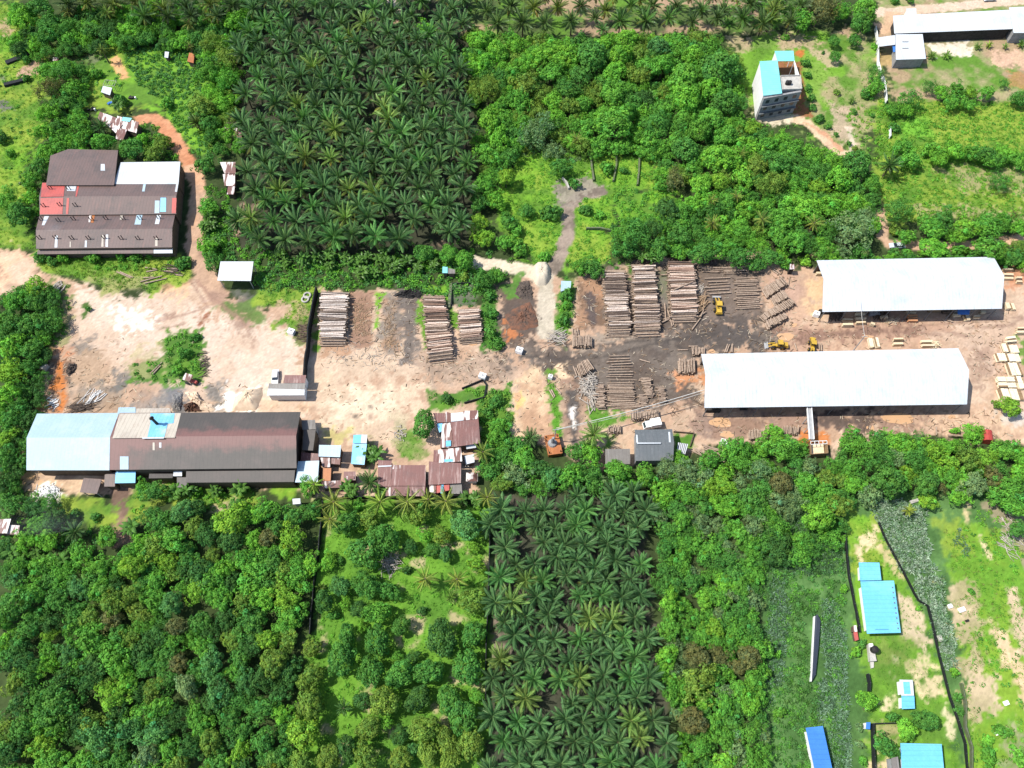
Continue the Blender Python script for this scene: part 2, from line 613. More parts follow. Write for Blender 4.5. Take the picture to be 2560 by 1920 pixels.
# north-east plots
NE_LAWN = OO((1600, 90), (1720, 70), (1850, 60), (1895, 100), (1915, 180), (1905, 250), (1850, 330), (1790, 320), (1700, 255), (1620, 240), (1590, 140))
paint(NE_LAWN, GRASS, 2, 3, 1, DRY)
paint(NE_LAWN, BRIGHT, 2, 2, 0.8, None, None, (47, 0.08, 0.5))
paint(TT('D', (-330, 330), (0, 270), (420, 330), (440, 420), (320, 420), (-100, 440), (-240, 450)), (0.34, 0.25, 0.16), 1.5, 3, 0.95, DRY)
paint(TT('D', (640, 230), (740, 220), (720, 330), (620, 300)), TAN, 1, 2, 0.8)
paint(TT('D', (380, 440), (520, 430), (600, 560), (500, 600)), (0.36, 0.27, 0.18), 1.5, 2, 0.8)
paint(TT('D', (540, 880), (700, 930), (740, 1250), (640, 1260), (560, 1100)), (0.36, 0.27, 0.19), 1.5, 2, 0.85)
paint(TT('D', (-150, 300), (80, 300), (60, 900), (-150, 900)), GRASS, 1.5, 2, 0.9, BRIGHT)
paint(TT('D', (80, 520), (290, 530), (330, 900), (390, 1010), (215, 1010), (120, 800)), (0.23, 0.10, 0.045), 0.8, 0.8)
paint(TT('D', (-120, 960), (215, 990), (250, 1060), (0, 1080), (-90, 1040)), (0.5, 0.42, 0.3), 1.0, 1.5)
paint(TT('D', (230, 430), (310, 430), (300, 500), (240, 490)), ORANGE, 0.8, 1)
YARD_NE = OO((1895, -20), (2260, -20), (2260, 225), (2170, 225), (2060, 215), (1935, 225), (1920, 160), (1900, 100))
paint(YARD_NE, (0.28, 0.24, 0.13), 1.5, 2, 1, GRASS)
paint(YARD_NE, TAN, 1.5, 2, 0.8, None, None, (53, 0.09, 0.53))
paint(TT('D', (1370, 370), (1740, 345), (1755, 465), (1480, 480)), (0.55, 0.48, 0.38), 0.8, 1.5, 0.95)
paint(TT('D', (1950, 450), (2300, 430), (2300, 600), (1980, 560)), (0.46, 0.30, 0.21), 1.5, 3, 0.85)
paint(TT('D', (2080, 640), (2300, 610), (2300, 760), (2100, 740)), RED, 1.5, 3, 0.6)
paint(TT('D', (950, 450), (1090, 460), (1100, 560), (960, 570)), (0.33, 0.23, 0.1), 1, 1, 0.8)
FIELD_NE = OO((1900, 220), (2260, 220), (2260, 480), (1930, 480), (1880, 400))
paint(FIELD_NE, GRASS, 2, 3, 1, YELLOW)
paint(TT('D', (1130, 1080), (1400, 1000), (1420, 1180), (1150, 1180)), (0.12, 0.30, 0.03), 2, 2, 0.9)
paint(TT('D', (1400, 980), (2300, 900), (2300, 1180), (1500, 1200)), YELLOW, 2.5, 3, 0.75)
paint(TT('D', (1500, 1480), (1900, 1430), (2300, 1430), (2300, 1659), (1700, 1640)), DRY, 2.5, 4, 0.75)
paint(TT('H', (1280, 150), (1700, 130), (2300, 170), (2300, 230), (1350, 230)), DRY, 1.5, 3, 0.8)
track(TT('D', (220, 1020), (330, 1060), (450, 1160), (560, 1260), (690, 1370)), 4.2, (0.47, 0.34, 0.22), col2=TAN)
track(TT('D', (300, 1050), (430, 1120), (560, 1220), (640, 1300)), 1.6, RED, op=0.6)
track(TT('D', (700, 1100), (740, 1330), (800, 1400)), 2.0, (0.4, 0.33, 0.25), op=0.8)
track(TT('D', (930, 110), (1400, 75), (2300, -10)), 5.0, (0.42, 0.33, 0.25), col2=PALE)
track(TT('D', (950, 250), (1060, 230), (1080, 100)), 6.0, (0.38, 0.25, 0.16), op=0.9)
track(TT('H', (960, 140), (960, 220), (1000, 320), (990, 400), (1040, 450), (1300, 470), (1700, 460), (2250, 400)), 3.0, (0.38, 0.24, 0.15), col2=TAN)
track(TT('H', (360, 530), (560, 500)), 3, TAN)
# the timber yard and the mill yard
YARD = OO((-60, 530), (85, 545), (90, 590), (190, 612), (245, 662), (330, 632), (410, 612), (430, 590), (470, 640), (530, 640), (570, 665), (640, 640), (690, 625), (760, 632), (880, 628), (910, 640), (1040, 660), (1075, 610), (1130, 590), (1250, 598), (1430, 555), (1500, 548), (1640, 540), (1720, 580), (2260, 585), (2260, 965), (2110, 945), (1940, 938), (1800, 965), (1730, 945), (1560, 960), (1480, 990), (1290, 1010), (1170, 960), (1110, 950), (1060, 900), (1040, 960), (1030, 1060), (700, 1075), (640, 1060), (400, 1055), (255, 1075), (60, 1060), (48, 1020), (95, 870), (100, 760), (140, 700), (105, 625), (-60, 660))
paint(YARD, TAN, 0.8, 1.4, 1, PALE, 1)
paint(OO((170, 620), (430, 640), (470, 680), (660, 700), (660, 900), (420, 880), (300, 790), (180, 770), (150, 700)), (0.43, 0.335, 0.262), 3, 5, 1, (0.37, 0.272, 0.20), 1)
paint(TT('E', (0, 500), (280, 560), (330, 700), (200, 760), (0, 830)), (0.48, 0.31, 0.2), 2, 3, 0.9, PALE)
paint(TT('E', (100, 620), (300, 560), (250, 720), (100, 760)), PALE, 2, 3, 0.9)
paint(TT('E', (960, 980), (1340, 1060), (1340, 1180), (1060, 1190)), (0.52, 0.46, 0.40), 2, 3, 0.9)
paint(TT('E', (1380, 760), (1640, 740), (1640, 900), (1400, 900)), (0.45, 0.27, 0.15), 2, 3, 0.7)
paint(TT('E', (1640, 740), (1800, 760), (2010, 1000), (2030, 1180), (2212, 1280), (2212, 1050), (1960, 960)), BROWN, 2, 3, 0.8)
paint(TT('E', (1690, 1070), (1790, 1060), (1810, 1120), (1720, 1160)), (0.19, 0.085, 0.05), 0.8, 1.5)
paint(TT('E', (2010, 850), (2212, 870), (2212, 1060), (2020, 1010)), ASH, 2, 2, 0.7)
paint(TT('E', (1430, 1060), (1500, 1040), (1500, 1075)), BROWN, 0.6, 1, 0.8)
paint(TT('E', (1340, 1180), (1600, 1130), (1580, 1155), (1360, 1195)), BROWN, 0.5, 0.8, 0.7)
paint(TT('E', (600, 1290), (760, 1270), (850, 1400), (640, 1440)), GREY, 1.5, 3, 0.85)
paint(TT('E', (640, 1400), (900, 1380), (1000, 1659), (600, 1659)), (0.25, 0.17, 0.11), 2, 4, 0.8)
paint(TT('E', (430, 1330), (640, 1360), (620, 1420), (420, 1420)), RED, 1, 2, 0.8)
paint(TT('E', (430, 1440), (580, 1440), (640, 1500), (560, 1659), (420, 1659)), (0.28, 0.12, 0.05), 1.0, 1.5, 0.9, MUD)
paint(TT('E', (505, 1460), (545, 1460), (560, 1700), (450, 1700)), ORANGE, 0.5, 0.6, 0.9)
paint(TT('I', (440, 0), (560, 0), (610, 120), (540, 240), (480, 240), (520, 130)), ORANGE, 0.8, 0.8, 0.95)
paint(TT('I', (340, 180), (500, 150), (480, 245), (320, 250)), (0.3, 0.15, 0.08), 1.5, 2, 0.8)
paint(TT('I', (560, 60), (1100, 0), (1050, 240), (600, 250)), (0.23, 0.16, 0.105), 2, 3, 0.85, GREY)
paint(TT('I', (1120, 20), (1600, 60), (1580, 245), (1150, 245)), (0.25, 0.17, 0.12), 2, 3, 0.85, ASH)
paint(TT('I', (1800, 0), (1950, 0), (1930, 240), (1800, 240)), ASH, 1.5, 2, 0.85)
paint(TT('I', (1950, 60), (2212, 40), (2212, 240), (1960, 240)), (0.62, 0.56, 0.5), 1.5, 3, 0.9)
paint(TT('I', (1470, 60), (1590, 60), (1590, 240), (1480, 240)), (0.12, 0.115, 0.115), 1.0, 2, 0.9)
paint(TT('E', (1000, 1560), (1130, 1550), (1350, 1659), (1030, 1659)), ASH, 2, 3, 0.85)
paint(TT('I', (210, 740), (380, 760), (360, 870), (210, 850)), (0.42, 0.26, 0.13), 1.0, 1.5)
paint(TT('I', (380, 800), (760, 800), (700, 950), (330, 980)), (0.40, 0.28, 0.18), 1.5, 2, 0.9)
paint(TT('I', (300, 950), (420, 880), (560, 890), (540, 980), (330, 1000)), (0.62, 0.56, 0.5), 1.0, 2.5, 0.9)
track(TT('I', (1050, 900), (1030, 1000), (1040, 1150), (1050, 1400)), 5.0, (0.135, 0.088, 0.065), col2=BROWN)
paint(TT('I', (205, 250), (320, 255), (230, 480), (225, 745), (195, 745)), (0.14, 0.09, 0.065), 1, 1, 0.9)
# east of the black wall
paint(TT('F', (550, 1250), (1350, 1200), (1500, 1400), (1500, 1659), (480, 1659), (500, 1400)), (0.36, 0.27, 0.192), 2, 4, 0.95, PALE)
paint(TT('F', (800, 870), (1020, 870), (1010, 1350), (800, 1350)), LITTER, 1, 1.5, 0.95, (0.19, 0.115, 0.08))
paint(TT('F', (1080, 900), (1260, 880), (1280, 1400), (1060, 1400)), LITTER, 1, 1.5, 0.9, GREY)
paint(TT('F', (1230, 840), (1440, 840), (1400, 1250), (1460, 1500), (1270, 1480)), (0.095, 0.08, 0.07), 1, 2, 0.95, (0.13, 0.11, 0.095))
paint(TT('F', (560, 1260), (780, 1260), (800, 1400), (560, 1420)), LITTER, 1, 2, 0.8)
paint(TT('F', (1400, 1420), (2212, 1380), (2212, 1659), (1450, 1659)), (0.165, 0.125, 0.095), 2.5, 4, 0.9, (0.28, 0.20, 0.145))
paint(TT('J', (480, 0), (1450, 0), (1400, 250), (1180, 250), (1040, 640), (560, 420), (520, 300)), (0.425, 0.325, 0.23), 2, 4, 1, (0.365, 0.27, 0.188))
paint(TT('J', (620, 130), (1100, 60), (1150, 250), (800, 330)), (0.46, 0.37, 0.27), 2.5, 4, 0.8)
paint(TT('J', (820, 255), (890, 255), (890, 300), (830, 300)), MUD, 0.8, 0.6, 0.8)
paint(TT('J', (970, 185), (1000, 185), (1005, 210), (975, 210)), MUD, 0.6, 0.5, 0.7)
paint(TT('J', (970, 260), (1010, 265), (1000, 300), (975, 300)), BROWN, 0.6, 0.5, 0.7)
paint(TT('J', (20, 130), (520, 130), (520, 240), (20, 240)), (0.44, 0.3, 0.19), 1.5, 2, 0.8, PALE)
# dark trafficked mud in the middle of the yard
CORE = OO((1080, 700), (1180, 745), (1240, 740), (1330, 710), (1440, 690), (1530, 690), (1640, 690), (1720, 705), (1780, 740), (1700, 765), (1520, 770), (1515, 900), (1400, 900), (1260, 880), (1130, 790), (1060, 760))
paint(CORE, (0.135, 0.112, 0.093), 3, 5, 0.98, MUD, 1)
paint(OO((1260, 590), (1660, 555), (1660, 700), (1260, 720)), (0.13, 0.105, 0.088), 2, 3, 0.9, MUD, 1)
paint(OO((1250, 725), (1330, 715), (1370, 735), (1250, 765)), (0.22, 0.175, 0.135), 2, 3, 0.9)
paint(OO((1520, 690), (1640, 690), (1640, 760), (1420, 755), (1440, 720)), (0.062, 0.054, 0.05), 3, 5, 0.85, MUD)
paint(OO((1650, 570), (1775, 580), (1775, 690), (1680, 700), (1640, 640)), (0.31, 0.205, 0.155), 2, 4, 0.9, TAN, 1)
paint(OO((1740, 600), (1780, 600), (1785, 690), (1755, 700)), (0.42, 0.29, 0.17), 1.5, 2, 0.8)
paint(OO((1680, 700), (1960, 680), (2110, 690), (2212, 700), (2212, 760), (2080, 750), (1680, 760)), (0.32, 0.205, 0.145), 2, 4, 0.95, TAN)
paint(TT('H', (60, 1190), (800, 1180), (1250, 1150), (1500, 1190), (1150, 1250), (500, 1290), (80, 1310)), (0.15, 0.088, 0.065), 2, 3, 0.85)
paint(TT('H', (1600, 1110), (2212, 1050), (2212, 1250), (1980, 1659), (1750, 1659), (1650, 1350), (1400, 1220)), (0.395, 0.292, 0.218), 3, 5, 0.95, (0.33, 0.235, 0.17))
paint(TT('H', (2020, 660), (2300, 660), (2300, 800), (2030, 830)), RED, 2, 3, 0.8)
paint(TT('H', (1750, 1350), (1900, 1350), (1960, 1600), (1800, 1659)), BROWN, 2, 4, 0.6)
paint(TT('L', (-550, 270), (1000, 240), (1740, 240), (1740, 350), (1300, 400), (600, 420), (-500, 420)), (0.215, 0.14, 0.105), 1.5, 3, 0.95, BROWN, 1)
paint(TT('L', (400, 260), (950, 260), (860, 380), (560, 420), (420, 400)), (0.075, 0.058, 0.05), 1.5, 3, 0.85)
paint(TT('L', (1250, 330), (1900, 200), (2300, 240), (2300, 480), (1900, 460), (1500, 400)), (0.42, 0.29, 0.195), 2, 3, 0.9, TAN)
paint(TT('L', (2000, 280), (2300, 270), (2300, 400), (2050, 360)), (0.36, 0.33, 0.29), 2, 3, 0.7)
paint(TT('L', (280, 410), (420, 390), (560, 390), (575, 480), (500, 560), (330, 560)), ORANGE, 1, 2, 0.9)
paint(TT('L', (540, 480), (640, 440), (620, 660), (560, 640)), (0.42, 0.3, 0.22), 1, 2, 0.9)
paint(TT('H', (2150, 1250), (2300, 1250), (2300, 1659), (2212, 1659)), GRASS, 1, 2, 0.9)
# the two lanes going south and the strips between them
paint(TT('K', (10, 0), (180, -150), (300, -50), (360, 430), (230, 440), (20, 470)), (0.30, 0.185, 0.115), 1.5, 2, 0.95, (0.42, 0.30, 0.19), 1)
paint(TT('K', (15, 80), (80, 60), (80, 280), (30, 290)), (0.48, 0.29, 0.11), 0.8, 1.2, 0.9)
paint(TT('G', (380, 1540), (480, 1530), (500, 1700), (400, 1720)), (0.5, 0.36, 0.23), 1, 2, 0.9)
paint(TT('K', (400, 0), (660, -60), (640, 280), (600, 480), (420, 470), (430, 250)), (0.19, 0.135, 0.095), 1.5, 2, 0.95, BROWN, 1)
paint(TT('K', (480, 60), (570, 60), (575, 300), (570, 520), (510, 520), (490, 300)), (0.075, 0.066, 0.06), 0.8, 1, 0.95)
paint(TT('K', (510, 210), (535, 210), (555, 390), (520, 390)), (0.55, 0.5, 0.45), 0.6, 0.8, 0.9)
paint(TT('K', (300, -110), (340, -130), (400, 60), (440, 440), (400, 480), (360, 420), (310, 60)), (0.075, 0.20, 0.02), 0.8, 1.0, 1, GRASS, 0)
paint(TT('K', (640, 200), (720, 130), (800, 240), (1050, 250), (1060, 330), (830, 360), (640, 380)), (0.075, 0.19, 0.02), 1, 1.5, 1, GRASS, 0)
paint(TT('K', (800, 430), (930, 430), (850, 560), (790, 560)), (0.07, 0.17, 0.02), 1, 1.5, 1, GRASS, 0)
paint(TT('K', (930, 420), (1060, 400), (1060, 640), (1000, 580), (880, 540)), (0.33, 0.26, 0.18), 1.5, 2, 0.9, TAN)
paint(TT('K', (1270, 260), (1480, 150), (1560, 300), (1500, 420), (1280, 400)), (0.30, 0.215, 0.15), 1.5, 2, 0.9, TAN)
paint(TT('K', (1540, 180), (1900, 260), (2212, 280), (2212, 440), (1780, 490), (1560, 420)), (0.165, 0.12, 0.10), 2, 3, 0.9, BROWN)
paint(TT('K', (1395, 430), (1570, 440), (1540, 560), (1400, 560)), (0.06, 0.15, 0.02), 0.8, 1, 1, GRASS, 0)
paint(TT('G', (1400, 1580), (1640, 1560), (1640, 1659), (1440, 1659)), (0.45, 0.2, 0.09), 1.5, 3, 0.7)
# west strips of grass inside the yard
W_STRIP = TT('E', (290, 530), (1600, 560), (1650, 720), (1560, 800), (1400, 800), (1300, 900), (1230, 830), (900, 860), (780, 760), (620, 740), (340, 660))
paint(W_STRIP, GRASS, 1, 1.8, 1, YELLOW, 0)
paint(TT('E', (800, 720), (1300, 750), (1250, 850), (900, 870)), DRY, 2, 3, 0.6)
paint(TT('E', (1440, 1190), (1740, 1200), (1760, 1659), (1130, 1640), (1140, 1480), (1400, 1400)), (0.065, 0.14, 0.025), 1, 2.2, 1, GRASS, 0)
paint(TT('E', (1140, 1420), (1340, 1280), (1420, 1400), (1300, 1560), (1130, 1560)), DRY, 1.5, 3, 0.6)
paint(TT('E', (400, 790), (590, 800), (620, 1000), (600, 1280), (420, 1350), (420, 1000)), (0.075, 0.12, 0.03), 1, 2, 1, DRY, 0)
paint(TT('E', (730, 960), (800, 970), (770, 1060), (720, 1080)), (0.06, 0.11, 0.025), 0.6, 1, 1, None, 0)
paint(TT('E', (1870, 1000), (2212, 900), (2300, 1100), (2212, 1160), (2050, 1060)), (0.075, 0.13, 0.03), 1.5, 2, 0.85, GRASS, 0)
paint(TT('F', (0, 760), (540, 860), (520, 1200), (440, 1320), (340, 1310), (360, 1200), (120, 1150), (300, 1000), (0, 980)), GRASS, 1, 2, 1, YELLOW, 0)
paint(TT('F', (190, 960), (290, 950), (280, 1060), (180, 1100)), TAN, 1, 2, 0.8)
paint(TT('F', (350, 1000), (500, 990), (480, 1080), (360, 1090)), TAN, 1, 2, 0.7)
paint(TT('F', (350, 1120), (470, 1090), (450, 1310), (350, 1310)), (0.12, 0.10, 0.055), 0.8, 1, 0.8)
paint(TT('F', (500, 1180), (560, 1180), (550, 1390), (480, 1390)), (0.07, 0.15, 0.02), 0.6, 1, 1, GRASS, 0)
paint(TT('F', (1440, 800), (1680, 790), (1690, 1020), (1440, 900)), BRIGHT, 1, 1.5, 1, GRASS, 0)
paint(TT('F', (1040, 880), (1100, 880), (1060, 1150), (1010, 1200)), BRIGHT, 0.5, 0.8, 1, None, 0)
paint(TT('F', (1400, 920), (1470, 960), (1490, 1340), (1460, 1350), (1420, 1160), (1390, 1120)), BRIGHT, 0.5, 0.8, 1, GRASS, 0)
paint(TT('F', (1670, 1030), (1750, 1040), (1760, 1180), (1690, 1200)), BRIGHT, 0.5, 0.8, 1, GRASS, 0)
paint(TT('F', (1680, 790), (1900, 790), (1900, 1000), (1680, 980)), (0.07, 0.10, 0.05), 0.8, 1, 1, GREY, 0)
paint(TT('F', (1930, 780), (2120, 760), (2080, 1060), (2140, 1200), (2180, 1380), (1960, 1360), (1960, 1000)), (0.05, 0.13, 0.02), 1, 1.5, 1, None, 0)
paint(TT('F', (2130, 800), (2212, 800), (2300, 900), (2300, 1300), (2200, 1380), (2120, 1100)), (0.10, 0.06, 0.042), 1, 2, 0.95, MUD, 1)
paint(TT('G', (0, 900), (190, 850), (210, 1050), (270, 1160), (190, 1250), (0, 1220)), (0.11, 0.06, 0.04), 1, 2, 0.95, MUD, 1)
paint(TT('G', (-60, 1100), (40, 1100), (40, 1250), (-50, 1260)), (0.33, 0.11, 0.04), 1, 2, 0.8)
paint(TT('G', (420, 700), (560, 740), (550, 1000), (440, 1330), (330, 1230), (390, 900)), (0.055, 0.15, 0.02), 1, 1.5, 1, GRASS, 0)
paint(TT('G', (570, 750), (780, 740), (820, 1180), (560, 1200), (550, 980)), (0.13, 0.085, 0.058), 1, 2, 0.95, LITTER, 1)
paint(TT('G', (640, 900), (700, 900), (720, 1140), (660, 1140)), (0.045, 0.045, 0.05), 1, 1.5, 0.8)
paint(TT('G', (1255, 680), (1350, 690), (1370, 960), (1280, 960)), (0.10, 0.13, 0.05), 1, 1.5, 1, GREY, 0)
paint(TT('G', (1000, 620), (1050, 620), (1040, 760), (1000, 760)), (0.05, 0.11, 0.02), 0.8, 1, 1)
paint(TT('G', (280, 1570), (360, 1560), (340, 1700), (300, 1720)), (0.075, 0.20, 0.02), 0.8, 1.0, 1, GRASS, 0)
# house compound south of the sand yard
paint(TT('J', (590, 400), (820, 380), (830, 460), (700, 520), (600, 480)), (0.36, 0.32, 0.10), 1.2, 2, 0.7, None, 0)
paint(TT('J', (1200, 330), (1420, 420), (1500, 600), (1400, 680), (1220, 660), (1210, 500)), (0.10, 0.19, 0.03), 1, 1.5, 1, DRY, 0)
paint(TT('J', (1160, 250), (1320, 240), (1300, 460), (1200, 440)), (0.33, 0.27, 0.18), 1.5, 2, 0.8)
paint(TT('J', (950, 430), (1040, 480), (1050, 720), (920, 740)), (0.10, 0.16, 0.03), 1, 1.5, 1, DRY, 0)
paint(TT('J', (1480, 80), (1780, 60), (1990, 0), (1990, 140), (1780, 180), (1500, 210)), (0.06, 0.13, 0.025), 1, 1.5, 1, GRASS, 0)
paint(TT('J', (1900, 100), (2212, 0), (2212, 320), (2000, 500), (1920, 500)), (0.05, 0.12, 0.02), 1, 1.5, 1, GRASS, 0)
paint(TT('J', (100, 890), (360, 880), (340, 990), (130, 960)), BRIGHT, 1, 1, 1, YELLOW, 0)
paint(TT('I', (800, 960), (980, 1020), (1000, 1250), (820, 1250), (560, 1130), (560, 1000)), GRASS, 1.5, 2, 1, YELLOW, 0)
paint(TT('I', (1090, 1000), (1250, 830), (1520, 830), (2212, 900), (2212, 1080), (1780, 1100), (1300, 1010), (1200, 1210), (1100, 1190)), GRASS, 1.5, 2, 1, YELLOW, 0)
paint(TT('I', (1780, 1040), (2050, 1020), (1950, 1100), (1800, 1100)), (0.36, 0.26, 0.18), 1.5, 2, 0.7)
# orchard floor
ORCH = OO((695, 1080), (1055, 1095), (1058, 1700), (640, 1700), (660, 1480), (680, 1300))
paint(ORCH, (0.075, 0.175, 0.022), 1.5, 2, 1, (0.10, 0.22, 0.024))
paint(ORCH, (0.40, 0.31, 0.19), 1.5, 2, 0.75, None, None, (59, 0.22, 0.70))
# south-east plots
SE = OO((1640, 1085), (1830, 1090), (1880, 1060), (2260, 1060), (2260, 1700), (1640, 1700))
paint(SE, (0.05, 0.11, 0.03), 1.5, 2, 1, (0.085, 0.17, 0.05))
PLOT = TT('P', (690, -500), (900, -520), (1050, -300), (1200, 40), (1400, 440), (1480, 800), (1600, 1200), (1710, 1800), (880, 1800), (850, 900), (760, 330))
paint(PLOT, GRASS, 1, 1.5, 1, BRIGHT)
paint(TT('L', (660, 1180), (900, 1150), (1000, 1400), (1000, 1659), (720, 1659)), BRIGHT, 1, 2, 1, YELLOW)
paint(TT('L', (760, 1390), (920, 1270), (940, 1340), (860, 1400), (790, 1500), (750, 1480)), (0.50, 0.40, 0.24), 1, 2, 0.95)
paint(TT('L', (1020, 1380), (1160, 1659), (1080, 1659), (1000, 1500)), (0.42, 0.33, 0.18), 1, 2, 0.8)
paint(TT('P', (1100, 100), (1200, 180), (1330, 330), (1320, 450), (1430, 540), (1370, 650), (1290, 580), (1170, 500), (1140, 300)), (0.42, 0.335, 0.22), 0.8, 1.5, 0.95)
paint(TT('P', (1060, 690), (1140, 680), (1130, 760), (1070, 760)), (0.52, 0.44, 0.3), 0.7, 1, 0.9)
paint(TT('P', (1150, 800), (1300, 700), (1480, 880), (1490, 980), (1400, 1040), (1290, 900)), (0.48, 0.38, 0.23), 1, 2.2, 0.85)
paint(TT('P', (1030, 830), (1140, 830), (1120, 890), (1040, 880)), (0.5, 0.42, 0.27), 0.8, 1.2, 0.8)
paint(TT('P', (1000, 1050), (1100, 1040), (1090, 1150), (1000, 1150)), (0.52, 0.43, 0.27), 0.8, 1.2, 0.9)
paint(TT('P', (900, 550), (1300, 560), (1200, 800), (1000, 850), (920, 700)), (0.14, 0.17, 0.045), 2, 3, 0.6)
paint(TT('P', (910, 1540), (1080, 1590), (1070, 1750), (910, 1750)), (0.5, 0.38, 0.23), 0.8, 1.5, 0.9)
paint(TT('P', (920, 1290), (1120, 1290), (1140, 1420), (930, 1380)), (0.3, 0.26, 0.13), 1.2, 2, 0.8)
paint(TT('P', (1540, 1130), (1600, 1250), (1640, 1430), (1560, 1420)), (0.5, 0.42, 0.27), 0.7, 1.2, 0.8)
EAST = TT('P', (1500, -400), (1700, -480), (2300, -300), (2300, 1800), (1740, 1800), (1700, 1000), (1600, 300))
paint(EAST, (0.17, 0.28, 0.03), 1.5, 2, 1, (0.105, 0.225, 0.024))
paint(TT('P', (1540, 60), (1760, 0), (1880, 420), (1750, 440), (1860, 620), (1980, 1100), (1860, 1320), (1720, 1250), (1700, 1000), (1650, 780), (1740, 700), (1580, 400)), (0.42, 0.325, 0.21), 1, 2.5, 0.95, DRY)
paint(TT('P', (2050, 100), (2130, 130), (2300, 600), (2300, 800), (2180, 680), (2100, 400)), (0.42, 0.325, 0.215), 0.8, 1.2, 0.95)
paint(TT('P', (1890, 370), (1950, 380), (2300, 900), (2300, 1050), (2100, 850), (2000, 650)), (0.5, 0.36, 0.23), 0.8, 1.6, 0.9)
paint(TT('P', (2100, 850), (2300, 950), (2300, 1300), (2150, 1150)), (0.46, 0.33, 0.2), 1, 2.5, 0.8)
paint(TT('L', (1700, 1090), (1740, 1110), (1740, 1220), (1710, 1200)), (0.45, 0.36, 0.2), 0.6, 0.8, 0.9)
paint(TT('L', (1810, 1320), (1840, 1330), (1930, 1490), (1900, 1500)), (0.5, 0.4, 0.25), 0.6, 0.8, 0.9)
paint(TT('L', (1650, 1010), (1780, 1000), (1740, 1060)), (0.42, 0.33, 0.2), 0.8, 1, 0.8)
paint(TT('L', (1840, 1010), (2100, 1030), (2300, 1300), (2300, 1700), (2150, 1400), (2010, 1200)), (0.24, 0.19, 0.13), 1, 2, 0.8)
paint(TT('L', (1400, 1200), (1640, 1150), (1750, 1450), (1500, 1500)), (0.11, 0.25, 0.025), 1.5, 2, 0.8, YELLOW)
paint(TT('P', (2060, 1450), (2300, 1330), (2300, 1800), (2000, 1800)), (0.12, 0.15, 0.08), 2, 3, 0.7, (0.3, 0.25, 0.17))
# tracks
track(OO((290, 262), (330, 254), (352, 268), (378, 305), (408, 350), (424, 385)), 4.6, RED, col2=(0.37, 0.18, 0.10))
track(OO((412, 355), (426, 395), (427, 430), (420, 480), (420, 530)), 5.0, (0.40, 0.235, 0.145), col2=TAN)
track(OO((414, 520), (430, 560), (452, 610), (480, 650)), 6.0, (0.235, 0.15, 0.11), col2=TAN)
track(OO((245, 125), (258, 150), (272, 170)), 3.2, (0.42, 0.235, 0.11))
track(OO((1020, 566), (1080, 574), (1150, 588), (1176, 610)), 4.8, (0.40, 0.335, 0.245), col2=(0.43, 0.37, 0.28))
track(OO((1176, 590), (1180, 640), (1178, 690), (1180, 735)), 5.0, (0.31, 0.27, 0.205), col2=(0.36, 0.31, 0.24))
track(OO((1310, 408), (1250, 422), (1228, 450), (1228, 500), (1212, 545), (1192, 590)), 4.4, (0.15, 0.12, 0.095), col2=(0.21, 0.165, 0.13))
paint(TT('G', (370, -60), (660, -130), (800, -40), (560, 60), (440, 120), (380, 60)), (0.22, 0.19, 0.145), 1.2, 2, 0.95, GREY, 2)
paint(TT('F', (2100, 770), (2212, 790), (2300, 900), (2300, 1300), (2212, 1400), (2120, 1340), (2090, 1060)), (0.105, 0.075, 0.058), 1, 2.2, 0.95, (0.075, 0.062, 0.053), 1)
paint(TT('G', (-40, 770), (90, 740), (160, 800), (190, 950), (200, 1100), (180, 1260), (0, 1300), (-60, 1100)), (0.12, 0.082, 0.06), 1, 2.2, 0.95, (0.078, 0.062, 0.053), 1)
paint(TT('G', (-60, 1080), (30, 1090), (30, 1250), (-40, 1270)), (0.33, 0.12, 0.045), 0.8, 2, 0.8)
paint(TT('G', (20, 700), (90, 700), (80, 860), (0, 900), (-60, 830)), (0.06, 0.15, 0.025), 1, 2, 0.9, GRASS, 0)
# wheel ruts and drag marks in the yards
for (ax, ay, bx, by, cx, cy) in ((1640, 760, 1720, 880, 1800, 1000), (1700, 760, 1800, 880, 1960, 1010), (1950, 1010, 2080, 1100, 2200, 1300), (1780, 1000, 1600, 1060, 1340, 1120)):
    track(TT('E', (ax, ay), (bx, by), (cx, cy)), 0.9, (0.21, 0.13, 0.095), 0.5, 0.4, op=0.75, cls=None)
for pts in (((40, 1310), (500, 1240), (1300, 1160), (2200, 1080)), ((100, 1350), (800, 1200), (1500, 1230)), ((1500, 1200), (1750, 1250), (1900, 1500)), ((1700, 1180), (2100, 1150), (2200, 1080))):
    track(TT('H', *pts), 1.0, (0.16, 0.10, 0.075), 0.5, 0.5, op=0.6, cls=None)
for pts in (((50, 1420), (400, 1440), (800, 1420), (1300, 1290), (1800, 1220)), ((200, 1300), (700, 1330), (1200, 1280)), ((1320, 1200), (1380, 1320), (1600, 1400))):
    track(TT('G', *pts), 1.1, (0.055, 0.047, 0.042), 0.5, 0.6, op=0.7, cls=None)
# fine break-up of every soil
GC *= (1 + (N_D[..., None] - 0.5) * 0.28 + (N_B[..., None] - 0.5) * 0.25)
_gr = RNG.normal(0, 1, GC.shape[:2])[..., None]
GC *= 1 + 0.07 * _gr
GC *= np.where((CLS > 0) & (GC[..., 0] > .17), 1.17, 1.0)[..., None]
GC = np.clip(GC, 0.01, 0.68)


